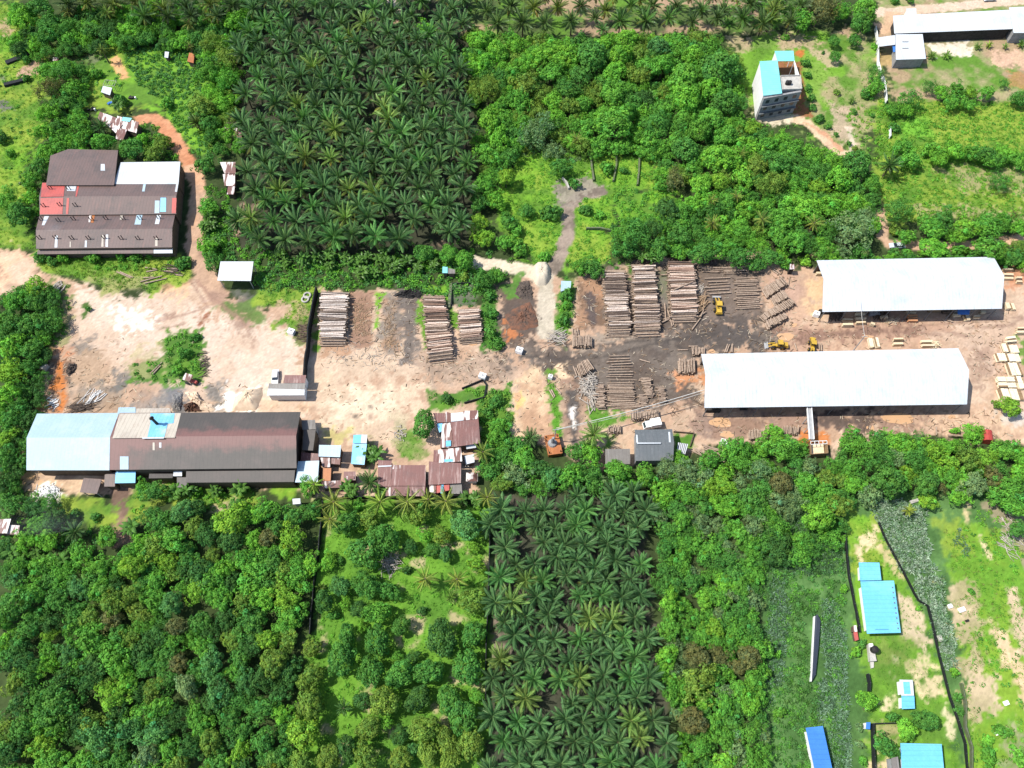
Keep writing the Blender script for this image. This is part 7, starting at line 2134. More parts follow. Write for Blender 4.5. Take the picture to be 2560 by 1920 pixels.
# trees one can tell apart, read off the photograph: tile, x, y, radius (zoomed pixels), crown, colour
HAND_ROWS = '''
C:700 470 150 rD,480 470 120 bB,320 430 120 bB,940 500 110 rB,900 620 110 rB,1260 415 88 rL,1110 450 90 bO,1105 650 105 bO,1295 580 115 rG,1560 480 105 rB,1785 590 185 rD,1500 690 150 rG,1720 770 130 rB,1500 850 140 rB,880 820 130 rG,1010 880 110 rD,1140 860 95 bK,360 880 85 rB,500 930 90 rO,610 900 90 rG,130 720 130 bO,110 540 110 bB,600 640 110 bD,330 620 120 bG,480 760 110 bD,880 1080 160 rG,980 1000 110 rG,790 1010 80 rB,1470 1030 90 rG,1830 880 130 rD,1720 1030 120 rG,1630 1130 120 rG,1860 1190 110 rG,1480 1310 130 rD,1250 1060 140 lD,1180 1180 110 bG,1420 1180 100 bG,1760 1370 140 rB,1940 1350 100 bB,1570 1440 90 bG,1420 1560 100 lN,1640 1590 110 rB,1790 1580 90 rY,1990 1530 110 bB,2110 1430 100 bO,1610 320 85 bO,1000 330 100 rB,230 1130 150 lS,520 1080 90 lG,130 1180 90 bL,420 1440 80 bD,550 1590 60 uD,820 1450 70 uG,965 1480 45 uD,2080 1100 70 bY,2170 1600 90 lO,2090 1290 80 bB,60 860 110 bG,20 640 90 bG,230 500 80 bG,1400 430 70 bG,1960 780 60 uG,1330 1440 70 bD,760 1230 80 bG,600 1270 80 lO,350 1310 80 lS
B:1920 350 105 rB,2090 450 105 rB,2000 540 100 bB,2000 790 115 lO,1880 600 80 bB,2010 1060 110 rB,2100 1190 110 bB,1980 1330 105 bG,2160 1540 90 rY,1950 1590 80 bG,2150 880 80 bG,2120 660 80 bD,1470 250 75 bB,2200 1340 80 bD,2070 950 60 bB
D:840 95 115 rG,800 215 85 rD,460 80 150 lN,300 170 110 bG,640 100 80 bG,570 358 48 rD,745 350 52 rD,578 492 48 rD,596 800 34 uO,158 330 32 uG,330 550 44 uD,342 650 40 uD,350 760 40 uD,372 850 40 uD,392 930 40 uD,440 1030 46 uD,520 1100 34 uD,585 1165 24 uD,770 1430 140 rD,610 1570 120 rB,890 1590 80 rG,1395 750 58 lD,1500 790 64 bB,1640 770 64 bG,1755 800 55 bY,1890 800 60 bG,1590 880 70 bG,1740 900 60 bG,1220 850 100 lD,1080 950 60 bG,1195 950 60 bB,2040 720 40 lD,2000 1570 78 lD,1170 1270 80 bG,1230 1380 85 bG,1480 1350 85 bB,1620 1300 80 bB,1780 1320 80 bG,1900 1340 85 bD,2050 1330 75 bB,2170 1380 80 bG,1390 1290 70 uG,930 640 70 lD,930 740 70 bG,900 790 60 uG,920 400 34 uB,1090 1110 50 uD,750 970 28 uD,900 1000 22 uD,745 1285 36 uO,2170 850 70 bD,850 820 50 uD,475 455 18 uD,1960 1390 70 bG,1090 10 40 uD,1230 5 40 uD,0 1240 90 bG,120 1200 70 bB,100 1400 130 bD,40 1580 110 lO,240 1580 90 bG,440 1600 90 bY,700 1240 30 uD
H:750 330 185 lS,830 200 90 lS,1130 150 125 lD,1400 320 130 bG,1510 240 100 bD,1710 310 110 bB,1890 290 120 bG,2030 260 90 bG,1420 500 120 rB,1910 500 125 rG,1540 560 50 bD,250 420 110 bG,90 390 110 bG,320 130 120 bB,560 130 120 bB,760 100 100 bB,120 220 120 bG,420 260 100 bG,1100 340 60 uO,1190 390 70 bG,1080 530 55 uD,1200 535 55 uG,1660 510 70 uG,2130 560 80 bD,2190 300 90 bB,2170 480 80 lO,640 520 60 bS,820 510 80 bD,150 620 60 uG,900 60 70 bD,1950 570 45 uG,320 600 60 uY,1620 390 60 bB,20 560 80 bD
G:1330 140 125 bK,1060 380 160 lD,1230 330 120 lK,1430 360 110 bD,1260 480 110 bD,1000 500 90 bD,700 660 80 bD,600 640 70 bG,1650 530 110 bD,1800 500 90 bG,1980 560 110 bD,2120 620 70 bD,1700 60 100 bB,1560 100 90 bB,1870 70 90 bG,2040 150 100 bB,760 200 50 uG,880 310 45 uK,640 160 60 uD,130 160 60 bD,340 180 90 uD,60 480 80 uG,290 560 55 uG,30 330 80 uG,1540 190 40 uK,470 880 70 uD,450 1100 60 uD,480 980 50 uG,2140 320 60 bO,1780 280 90 uB,1960 270 90 uB
F:1670 530 90 rG,1800 590 82 rG,1450 530 80 rD,1960 750 80 bD,2080 720 60 bG,1930 270 90 bY,1960 400 80 bY,2080 80 80 bB,2180 250 70 bD,2160 430 70 bG,2020 900 60 uD,2040 1050 60 uD,2030 1220 70 uD,2090 1330 60 uD,1930 90 80 bD,1800 740 50 uO
E:150 180 115 rD,320 810 95 bY,130 940 110 bG,300 950 95 bD,90 1120 110 bD,250 1130 110 bD,80 1330 120 bB,260 1370 100 bD,90 1560 120 bY,240 1520 90 bD,370 1010 60 uK,810 575 65 uG,1045 560 50 uG,1170 570 55 uG,545 575 55 uB,1290 555 34 uG,340 570 60 uD,450 600 50 uD,1580 610 70 uD,1840 590 80 bD,1790 480 80 bB,1800 130 80 bG,60 60 90 bG,270 40 70 bB,1680 1260 50 uD,1600 1400 60 uD,1550 1550 60 uG,765 1010 30 uD
A:895 1245 95 rG,1140 1280 110 rD,1330 1330 80 bO,1400 1230 70 bO,700 1200 80 bG,1730 930 120 rO,1800 1060 80 bD,1820 1180 60 bD,1780 1420 80 bD,2080 1275 70 rG,1900 1290 60 bD,1180 150 90 bG,1300 110 90 bY,2050 190 110 bB,1850 380 110 lO,1960 500 120 lO,1800 620 110 bG,1980 700 110 lG,1900 900 80 bB,200 170 110 bB,330 70 110 bD,420 200 110 bD,560 260 90 lD,400 310 90 bD,600 330 70 bG,760 250 90 bD,930 280 80 bK,530 620 110 lD,400 620 80 bG,430 780 110 lN,600 760 90 bG,560 880 80 bD,420 980 90 bB,370 1150 90 bB,480 1120 70 bD,520 1270 70 bG,380 1330 80 bB,330 1450 80 bD,280 1560 90 bG,230 520 45 uD,830 640 55 uG,1060 880 55 uD,230 680 40 uD,1440 900 60 uG,1240 1210 60 uB,90 1330 40 uG,20 1210 60 uK,150 80 70 bG,680 1060 80 bG
J:1430 345 122 rD,450 890 90 bG,2080 430 90 bG,2150 640 100 bD,2020 760 80 bD,2130 850 90 bO,1650 130 55 uK,2080 150 70 uD,2000 250 60 uD,780 1210 110 rD,970 1150 100 bO,1150 1350 125 rD,930 1480 150 rD,1330 1410 70 rK,1400 1110 110 bO,1800 1230 135 rL,1450 1310 70 bB,1520 1430 70 rD,1640 1475 62 rL,1600 1310 80 bO,1900 1560 80 bY,1030 1290 80 bD,730 1530 36 uD,620 1540 70 bB,470 1560 90 bB,300 1330 120 bY,110 1330 80 rN,100 1080 110 bG,330 1140 100 bD,470 1100 80 bD,150 1560 110 bD,240 1620 80 rO,1880 1420 50 bY,1300 1600 50 uK,880 1040 60 uG
N:940 80 120 rD,730 90 90 rL,1150 130 90 bD,590 230 90 rK,1860 210 125 rO,1040 320 110 rG,890 290 80 rK,770 240 50 bB,1040 560 125 rD,740 710 140 rD,1000 840 125 rD,1240 830 120 rD,1490 820 120 rD,1610 530 145 rK,1260 430 85 rD,1880 500 110 rD,1820 790 140 rD,480 620 80 rO,480 860 110 rO,1110 1080 125 rO,1380 1060 110 rK,1660 1070 110 rD,450 1130 130 rO,400 1380 150 rY,920 1080 80 rK,990 1310 110 rO,1120 1240 70 bB,1450 1310 125 rO,1800 1230 140 rD,1240 1370 85 rK,630 1560 110 rO,790 1480 100 rK,960 1560 120 rO,1240 1580 100 rO,1480 1570 110 rO,1650 1440 110 rO,1850 1450 120 rO,1680 1640 110 rO,1360 700 60 bK,900 440 50 bB,790 500 90 rD,1430 300 50 uK,380 1600 110 rO,1350 1500 60 bL,1900 1040 60 bG,90 560 100 rY,280 560 100 bO,250 180 120 bY,60 200 110 bB,150 750 130 rO,40 900 120 bK,210 1000 100 bK,230 1200 90 bB,60 1150 110 bD,70 1420 120 bD,210 1560 110 bD,1220 690 50 bG,680 340 50 uD
K:680 600 100 bB,560 580 80 bD,100 640 120 bG,60 520 80 bD,920 740 110 rG,500 800 110 bG,330 800 100 bL,250 720 90 bK,690 740 80 bD,1450 640 70 bB,1700 660 110 bG,1900 560 120 bG,1980 680 110 lG,1500 760 120 lS,1340 720 100 lS,1140 800 110 bG,1300 900 100 bB,1830 860 100 bY,1700 900 90 bY,1560 960 100 bG,1860 1080 90 bB,2080 960 110 bD,2130 1120 80 bD,1980 1300 90 bG,1310 970 80 bB,1330 1260 80 bD,1420 1080 90 bD,2130 750 110 lS,2170 560 70 bB,1660 1060 80 bD,1480 1180 90 bG,1320 1430 90 bD
L:110 560 150 lG,60 430 80 bB,110 860 110 rN,320 850 105 rG,500 830 80 rO,620 830 65 rO,410 1150 150 rB,620 1040 100 bO,740 860 100 bB,1040 850 150 rD,1370 860 120 rD,1470 880 60 bN,1380 990 80 bY,960 480 80 bD,1070 490 80 bB,860 560 110 lG,1000 620 110 lD,1200 560 80 bB,1260 660 110 lD,1420 560 100 bY,1560 540 90 bB,1770 430 85 bB,1620 400 40 uB,1730 640 110 bO,1560 680 90 bY,1900 640 100 bY,2050 560 110 bG,2170 620 90 bB,1780 860 120 bS,1700 830 80 bB,1950 800 90 bN,2110 880 110 bG,2130 1060 110 bG,1590 800 90 bG,720 720 90 bG,560 720 80 lG,2090 200 82 rY,1970 180 45 uO,1210 770 70 bY,1060 965 34 uB,230 700 90 lD,2180 760 80 bB,360 690 60 lS,1160 470 60 bG,640 590 50 lD,1350 690 80 bG,640 1330 40 uB,2190 1250 90 bD,890 690 90 lD
P:1372 1240 105 rD,1190 1330 82 rB,850 1070 78 rB,1010 1460 100 bD,1080 1540 50 bD,1075 1220 55 uD,760 660 56 uB,810 590 46 uD,660 110 38 uB,1610 830 46 uB,80 680 36 uB,1630 1050 46 uD,1650 1170 46 uD,1300 280 30 uB,1755 130 34 uG,790 1300 40 uS,790 1450 44 uS,820 1600 46 uG,100 1180 60 uG,1890 1560 90 uG,2030 1340 70 uG,1900 1420 60 uB,2170 1580 80 uG
O:1590 690 118 rN,2050 690 105 rN,1960 790 60 rN,1620 910 150 bO,1560 1260 130 rN,1360 230 100 bB,1790 690 80 bN,1350 460 100 bG,1340 700 100 bB,1310 830 70 bB,1660 200 90 bB,1800 200 80 bG,1600 370 80 bG,1740 450 80 bY,1980 90 90 bG,1930 480 80 bG,2080 460 80 bD,1980 270 90 lD,1380 1020 90 bG,1660 1070 80 bB,1830 1120 100 bG,2060 1100 100 bB,1960 980 80 bG,1880 850 50 bB,2090 900 80 bG,1620 1480 110 lG,1830 1400 100 bG,2060 1350 110 lG,1850 1600 100 bB,2080 1590 100 bG,1440 1450 70 bB,1560 60 90 bD,1420 60 80 bD,1840 60 80 bB,1520 1600 60 bB
I:60 100 120 bB,200 60 80 bD,110 300 100 bD,40 460 90 bY,150 220 90 bD,60 640 100 bD,130 480 60 bK,1330 920 105 bD,1230 890 60 bG,1590 1090 110 rL,1700 1070 75 rK,1300 1130 90 bD,2000 1180 150 rY,1800 1300 110 rK,1990 1350 115 rK,1480 1340 125 bG,1680 1230 80 bO,1830 1480 70 bO,1150 1590 120 rY,1440 1520 90 bY,1620 1540 90 bD,2080 1520 110 bG,2170 1130 100 bB,930 1320 100 bG,1100 1460 100 bG,1230 1380 90 bB,470 1170 90 rK,110 1030 110 bD,290 1060 80 lL,430 1030 80 lD,220 1350 90 bB,400 1350 100 bB,340 1200 80 bG,650 1120 50 uD,820 1150 50 uD,40 1430 80 bK,700 1480 90 bG,860 1560 100 bG,1930 1600 90 bB,2190 1350 80 bB,30 860 80 bK,120 870 60 bD,1290 1560 80 bD,2050 1060 70 bD,1500 900 40 uB,1700 940 50 uB,1900 940 50 uB,2100 920 50 uG
M:110 250 150 bD,280 160 110 bG,500 200 110 bD,430 520 60 lY,230 450 110 bD,590 660 100 bL,980 230 120 bO,960 380 90 bN,780 350 100 bO,1200 330 100 bO,1490 250 110 rL,1540 440 95 rN,1740 400 100 bD,1760 620 100 bG,1830 760 120 bL,1540 760 90 rN,1610 960 105 rS,1900 1000 130 bL,2120 900 100 bL,1430 700 100 bD,1270 780 90 bD,800 780 120 bK,760 930 100 bK,960 1040 130 bY,1100 920 90 bB,560 900 110 bK,510 1120 170 bD,180 740 110 bK,400 780 80 bB,130 920 100 bO,150 1100 120 bK,190 1300 110 bD,350 1480 110 bY,430 1600 140 bG,850 1400 150 bL,1100 1350 120 bL,1320 1380 130 bL,1370 1150 110 bG,1320 980 100 bO,1680 1190 100 bG,1980 1250 110 bD,1830 1430 110 rO,1650 1480 110 bK,2060 1530 100 bY,2100 1330 90 bD,1250 1560 120 bS,1050 1570 100 bD,720 1590 110 bG,1900 1600 90 bD,1550 1620 90 bO,80 1530 130 bK,1480 560 90 bG,2010 540 90 bO,2080 700 90 bD,2100 220 100 bO,1900 200 110 bG,1700 130 100 bY,1960 370 90 bK,640 420 80 bD,60 560 90 bB,660 90 100 bL,860 120 90 bG,1140 530 80 bO,40 370 90 bG,120 40 80 bL,330 330 80 bD,660 1220 100 bK,2190 1120 80 bD
'''
CODE = dict(B=B_, G=G_, D=D_, K=K_, O=O_, N=N_, L=L_, Y=Y_, S=S_)
HAND = []
for line in HAND_ROWS.strip().split('\n'):
    for w in line[2:].split(','):
        x, y, r, kc = w.split()
        HAND.append((line[0], int(x), int(y), int(r), {'r': 'round', 'b': 'broad', 'l': 'loose', 'u': 'bush'}[kc[0]], CODE[kc[1]]))
HAND.sort(key=lambda h: -h[3] * (1.0 if h[4] != 'bush' else .8))
TREE_ROWS = []
n_tree = n_bush = n_orch = 0
STUFF_V, STUFF_C = [], []


def stuff_crown(px, rpx, key, cname, into=None):
    s = PPM(px)
    r = max(.5, rpx / s)
    kr = 1.5 if key == 'bush' else 4.0
    zb = 0.1 * r if key == 'bush' else 0.4 * r + .6
    c = G(px, zb + r * .55)
    stuff_at(c.x, c.y, zb, r / kr, key, GREENS[cname], into)
    PLACED.append((c.x, c.y, r))


def stuff_at(x, y, z, sc, key, col, into=None):
    V, C = random.choice(DATA[key])
    a = random.uniform(0, 6.28)
    ca, sa = math.cos(a), math.sin(a)
    W = V * np.array([sc, sc, sc])
    W = np.stack([W[:, 0] * ca - W[:, 1] * sa + x, W[:, 0] * sa + W[:, 1] * ca + y, W[:, 2] + z], 1)
    j = random.uniform(.88, 1.12)
    (STUFF_V if into is None else into[0]).append(W.astype(np.float32))
    (STUFF_C if into is None else into[1]).append((C * np.array(col) * j).astype(np.float32))


def jpx(p, a=4):
    return (p[0] + random.uniform(-a, a), p[1] + random.uniform(-a, a))


for (t, x, y, r, key, cn) in HAND:
    p = T(t, x, y)
    rp = r / 3.456
    orch = (t == 'N' and 440 < x) or (t == 'J' and y > 1040 and x > 590)
    if key == 'bush':
        n_bush += 1
        tree(p, rp, 'bush', cn, name='bush')
    elif orch:
        n_orch += 1
        tree(p, rp * 1.07, key, cn, 0.75, name='orchard_tree', kindword='orchard tree')
    elif n_tree < 296:
        n_tree += 1
        tree(p, rp, key, cn)
    else:
        stuff_crown(p, rp, key, cn)
N_HAND_TREES = n_tree
# gaps of the woods: smaller trees and understorey that read as one mass
WOODS = [
    (OO((1005, 75), (1200, 85), (1540, 85), (1600, 130), (1605, 180), (1590, 240), (1640, 270), (1700, 330), (1720, 430), (1500, 420), (1430, 400), (1405, 330), (1340, 320), (1280, 330), (1170, 285), (1110, 330), (1080, 400), (1080, 450), (1020, 440), (1032, 330), (1022, 200)), 3.2, [B_, G_, G_, D_, O_]),
    (OO((1600, 265), (1720, 320), (1850, 350), (1900, 420), (1890, 500), (1760, 560), (1640, 540), (1500, 545), (1330, 540), (1340, 490), (1430, 460), (1500, 430)), 3.0, [B_, G_, G_, D_, D_]),
    (OO((0, 1160), (150, 1210), (240, 1245), (285, 1150), (330, 1115), (420, 1130), (660, 1120), (655, 1250), (640, 1400), (615, 1480), (640, 1690), (0, 1690)), 3.0, [D_, G_, O_, K_, G_, D_]),
    (OO((1060, 975), (1170, 985), (1210, 1000), (1310, 1010), (1480, 1005), (1560, 975), (1700, 960), (1740, 960), (1790, 990), (1830, 950), (1920, 935), (2120, 965), (2240, 960), (2240, 1090), (2150, 1075), (1900, 1060), (1830, 1100), (1730, 1130), (1620, 1150), (1420, 1055), (1060, 1055)), 2.8, [G_, D_, G_, B_, S_]),
    (OO((1415, 1060), (1620, 1140), (1650, 1200), (1640, 1300), (1660, 1690), (1480, 1690), (1425, 1350)), 2.2, [G_, D_, D_, G_, S_]),
    (OO((20, 30), (560, -10), (555, 100), (505, 130), (500, 220), (410, 100), (330, 90), (180, 105), (80, 120), (30, 110)), 2.8, [G_, D_, K_, B_]),
    (OO((0, 640), (88, 605), (125, 650), (98, 760), (88, 860), (55, 1000), (0, 1040)), 2.6, [D_, K_, G_]),
    (OO((100, 130), (185, 140), (178, 240), (205, 320), (120, 330), (85, 400), (70, 480), (60, 420), (95, 290)), 2.4, [G_, B_, D_]),
    (OO((1640, 1140), (1730, 1140), (1830, 1110), (1825, 1160), (1740, 1200), (1660, 1220)), 2.4, [D_, K_, G_]),
    (OO((1780, 545), (1900, 550), (2240, 540), (2240, 580), (2160, 560), (1780, 560)), 1.8, [G_, B_, D_]),
    (OO((1040, 940), (1105, 880), (1110, 970), (1050, 1000)), 1.8, [D_, G_]),
    (OO((440, 60), (520, 60), (500, 300), (460, 250), (440, 150)), 2.4, [G_, O_, B_]),
]
for poly, r0, pal in WOODS:
    w = [G(p, 3) for p in poly]
    pw = [(q.x, q.y) for q in w]
    x0, x1 = min(q[0] for q in pw), max(q[0] for q in pw)
    y0, y1 = min(q[1] for q in pw), max(q[1] for q in pw)
    tries = int((x1 - x0) * (y1 - y0) / (r0 * r0) * 5)
    for _ in range(tries):
        x, y = random.uniform(x0, x1), random.uniform(y0, y1)
        if in_poly((x, y), pw) < 0.3:
            continue
        r = r0 * random.uniform(.65, 1.2)
        if any((x - a) ** 2 + (y - b_) ** 2 < (0.62 * (q + r)) ** 2 for a, b_, q in PLACED):
            continue
        cn = random.choice(pal)
        PLACED.append((x, y, r))
        stuff_at(x, y, .4 * r, r / 4.0 * 1.05, random.choice(['broad', 'broad', 'loose']), GREENS[cn])
o = bpy.data.objects.new('woodland', qmesh('woodland', np.concatenate(STUFF_V), np.concatenate(STUFF_C)))
COL.objects.link(o)
tag(o, 'dense mass of smaller trees filling the woods between the larger crowns', 'woodland', None, 'stuff')
print('TREES', n_tree, 'ORCHARD', n_orch, 'BUSH', n_bush, 'STUFF crowns', len(STUFF_V))

# ------------------------------------------------------------------ palms
OILC = (0.058, 0.132, 0.042)
OILC2 = (0.054, 0.126, 0.044)
COCOC = (0.125, 0.185, 0.036)
PALMS = []
n_palm = 0


def palm_field(poly, d, key, h0, h1, col, sc, word, light=0.0, rowj=.5, ang=0.0):
    global n_palm
    w = [G(p, (h0 + h1) / 2) for p in poly]
    pw = [(q.x, q.y) for q in w]
    x0, x1 = min(q[0] for q in pw), max(q[0] for q in pw)
    y0, y1 = min(q[1] for q in pw), max(q[1] for q in pw)
    row = 0
    y = y0
    while y < y1:
        x = x0 + (d / 2 if row % 2 else 0)
        while x < x1:
            xx, yy = x + random.gauss(0, rowj), y + random.gauss(0, rowj)
            if in_poly((xx, yy), pw) > 0.4 and random.random() > .03 and not any((xx - a) ** 2 + (yy - b_) ** 2 < (q + 1.2) ** 2 for a, b_, q in PLACED[:900] if q > 2.5):
                PALMS.append((xx, yy, key, random.uniform(h0, h1), col, sc * random.uniform(.8, 1.13), word, light))
            x += d
        row += 1
        y += d * .866


palm_field(UP_PALM, 7.1, 'oil', 5.5, 8.0, OILC, 1.05, 'oil palm in the upper plantation', 0.1)
palm_field(LOW_PALM, 5.0, 'young', 2.6, 3.8, OILC2, 1.0, 'oil palm in the lower plantation', 0.1)
palm_field(TOP_PALM, 8.8, 'oil', 5.0, 7.5, (0.05, 0.098, 0.026), .98, 'pale oil palm in the top row', 0.3)
palm_field(LEFT_PALM, 8.8, 'oil', 5.0, 8.0, (0.042, 0.085, 0.026), 1.0, 'oil palm in the north-west grove', 0.2)
SINGLE = [('E', 2060, 245, 'oil', 1.05, OILC), ('E', 2190, 350, 'oil', .9, OILC), ('J', 985, 850, 'young', 1.0, (0.05, 0.115, 0.03)), ('K', 710, 440, 'oil', .85, OILC), ('K', 160, 470, 'young', .8, OILC), ('K', 660, 530, 'young', .8, OILC), ('D', 1050, 1430, 'oil', .85, (0.04, 0.10, 0.022)), ('D', 20, 170, 'oil', .9, (0.04, 0.09, 0.022)), ('D', 210, 130, 'oil', .9, (0.05, 0.09, 0.022)), ('D', 560, 60, 'coco', .9, (0.06, 0.10, 0.025)), ('A', 500, 960, 'young', .9, (0.04, 0.11, 0.025)), ('A', 880, 1100, 'young', .8, (0.04, 0.10, 0.025)), ('A', 1700, 1060, 'young', .9, (0.06, 0.10, 0.025)), ('I', 650, 1280, 'young', .8, (0.045, 0.10, 0.03)), ('C', 780, 260, 'oil', .6, OILC), ('N', 760, 1140, 'young', .55, (0.05, 0.12, 0.03)), ('L', 1210, 1095, 'smallpalm', 1.0, (0.13, 0.2, 0.03))]
for (t, x, y, key, sc, col) in SINGLE:
    c = G(T(t, x, y), 5.0 if key == 'oil' else 3.2)
    PALMS.append((c.x, c.y, key, c.z, col, sc, 'single oil palm' if key != 'smallpalm' else 'small spiky palm', 0.1))
COCOS = [('J', 672, 1020, 1), ('J', 1072, 1020, 1), ('J', 1308, 1020, 1.05), ('J', 1488, 1000, .75), ('J', 1640, 1015, 1.05), ('J', 640, 1170, .8), ('N', 1462, 25, .85), ('N', 1735, 30, .75), ('J', 1960, 590, .8), ('J', 500, 870, .7), ('G', 1735, 270, .8), ('G', 2160, 240, .8), ('G', 1730, 70, .55), ('G', 1940, 40, .6), ('C', 1970, 1330, .75), ('H', 400, 270, .8), ('A', 590, 100, .95), ('A', 930, 110, .95), ('A', 1465, 130, .9), ('A', 1640, 210, .9), ('A', 1820, 150, .95), ('J', 2000, 980, .8), ('C', 560, 1200, .7), ('A', 1640, 400, .55), ('A', 880, 430, .6), ('H', 2130, 190, .6), ('G', 400, 0, .01)]
for (t, x, y, sc) in COCOS[:-1]:
    c = G(T(t, x, y), 5.5)
    nw = t == 'A'
    PALMS.append((c.x, c.y, 'coco', c.z, COCOC if not nw else (0.085, 0.125, 0.028), sc, 'yellowish coconut palm', 0.2))
for (t, x, y, sc) in (('D', 1412, 485, 1.1), ('D', 1542, 480, 1.1), ('D', 1815, 405, .95), ('D', 1912, 392, .95), ('D', 2052, 402, .75), ('D', 2188, 385, 1.15), ('D', 725, 870, .9), ('N', 1690, 180, .9), ('N', 560, 100, .8)):
    c = G(T(t, x, y), 1.0)
    PALMS.append((c.x, c.y, 'smallpalm', 0.9, (0.07, 0.14, 0.025), sc, 'young palm', 0.2))
names = {'oil': 'oil_palm', 'young': 'oil_palm', 'coco': 'coconut_palm', 'smallpalm': 'young_palm'}
vis = []
for q in PALMS:
    u, v = project((q[0], q[1], q[3]))
    if -60 < u < 2620 and -60 < v < 1990:
        vis.append((PPM((u, v)), q))
vis.sort(key=lambda k: -k[0])
PV, PC = [], []
for k, (s, q) in enumerate(vis):
    x, y, key, h, col, sc, word, light = q
    g = random.random()
    cw = 'dark'
    c2 = col
    if g < light and key != 'coco':
        c2 = (col[0] * 1.9, col[1] * 1.45, col[2] * 1.0)
        cw = 'yellow-tinged'
    elif g > .82:
        c2 = (col[0] * 1.1, col[1] * 1.3, col[2])
        cw = 'fresh green'
    if key in ('oil', 'young'):
        if n_palm >= 297:
            stuff_at(x, y, h, sc, key, c2, (PV, PC))
            continue
        n_palm += 1
    plant(names[key], key, Vector((x, y, h)), sc, c2, cw if key in ('oil', 'young') else '', word, '')
if PV:
    o = bpy.data.objects.new('palm_grove', qmesh('palm_grove', np.concatenate(PV), np.concatenate(PC), 'palm_leaf'))
    COL.objects.link(o)
    tag(o, 'farthest oil palms of the plantation, a mass of dark fronds', 'oil palms', None, 'stuff')
print('OIL PALMS', n_palm, 'mass', len(PV))

# bananas
BANS = [('F', 640, 540), ('F', 760, 560), ('F', 820, 600), ('F', 900, 610), ('F', 960, 580), ('F', 1060, 590), ('F', 1140, 600), ('F', 1240, 640), ('F', 1320, 590), ('F', 280, 600), ('F', 540, 590), ('F', 420, 610), ('F', 200, 560), ('F', 900, 720), ('F', 1020, 700), ('F', 1180, 680), ('F', 1400, 640), ('F', 1540, 620), ('F', 660, 640), ('F', 1100, 540), ('J', 780, 900), ('J', 850, 930), ('J', 960, 590), ('J', 1010, 640), ('J', 1790, 1010), ('J', 1880, 1000), ('J', 1090, 940), ('I', 100, 1500), ('I', 200, 1540), ('I', 380, 1530), ('I', 480, 1560), ('I', 300, 1480), ('I', 560, 1500), ('I', 130, 1580), ('I', 760, 1500), ('I', 1110, 1260), ('I', 1540, 930), ('I', 1660, 930), ('I', 1860, 920), ('I', 2060, 920), ('I', 60, 1130), ('A', 450, 990), ('A', 560, 1000), ('A', 1000, 920), ('A', 900, 440), ('A', 830, 300), ('A', 240, 1500), ('A', 200, 1600), ('E', 1760, 170), ('E', 1800, 240), ('E', 1850, 300), ('E', 1780, 330), ('E', 1880, 450), ('C', 2120, 1300), ('C', 1220, 830), ('G', 1100, 560), ('G', 1230, 580), ('H', 480, 150), ('H', 100, 380), ('M', 1320, 410), ('M', 1260, 470), ('M', 730, 110)]
for (t, x, y) in BANS:
    c = G(T(t, x, y), 1.5)
    j = random.uniform(.85, 1.2)
    plant('banana_plant', 'banana', Vector((c.x, c.y, 0)), random.uniform(.8, 1.15), (0.075 * j, 0.165 * j, 0.028 * j), '', 'banana plant', '')

# ------------------------------------------------------------------ labels of the plants: look, landmark, direction
def direction_label(px):
    ds = sorted(((math.hypot(px[0] - q[0], px[1] - q[1]), n, q) for n, q in LANDMARKS))
    d0, n0, q0 = ds[0]
    vx, vy = px[0] - q0[0], px[1] - q0[1]
    best, bn = -9, None
    for d, n, q in ds[1:9]:
        wx, wy = q[0] - q0[0], q[1] - q0[1]
        c = (vx * wx + vy * wy) / (math.hypot(vx, vy) * math.hypot(wx, wy) + 1e-6) - d / 2500
        if c > best:
            best, bn = c, n
    return n0, bn, d0


rowsL = {}
for root, px, kind, cn, size, note in OBJS:
    n0, n1, d0 = direction_label(px)
    adj = ' '.join(w for w in (size, cn) if w)
    base = f'{adj} {kind}'.strip()
    far = 'close by' if d0 < 110 else 'near' if d0 < 230 else 'some way from'
    if ' in the ' in base:
        lab = f'{base}, toward the {n1}'
    else:
        lab = f'{base} {far} the {n0}, toward the {n1}'
    w = lab.split()
    if len(w) > 16:
        lab = f'{base} by the {n0}, toward the {n1}'
    if len(lab.split()) > 15:
        lab = f'{base} by the {n0}'
    root['category'] = 'palm' if 'palm' in kind else 'banana plant' if 'banana' in kind else 'bush' if kind == 'bush' else 'tree'
    rowsL.setdefault(lab, []).append((px, root))
for lab, v in rowsL.items():
    # alike plants in one place: told apart by how far up the photograph they stand
    v.sort(key=lambda k: k[0][1])
    for i, (px, root) in enumerate(v):
        l2 = lab
        if len(v) == 2:
            l2 = ('farther ' if i == 0 else 'nearer ') + lab
        elif len(v) == 3:
            l2 = ('farthest ', 'middle ', 'nearest ')[i] + lab
        if len(l2.split()) > 16:
            l2 = lab
        root['label'] = l2[0].upper() + l2[1:] if False else l2
        nm = root.name.split('.')[0].replace('_', ' ')
        root['group'] = f'{nm}s: {lab}'[:90] if len(v) > 1 else f'{nm}s of the place'

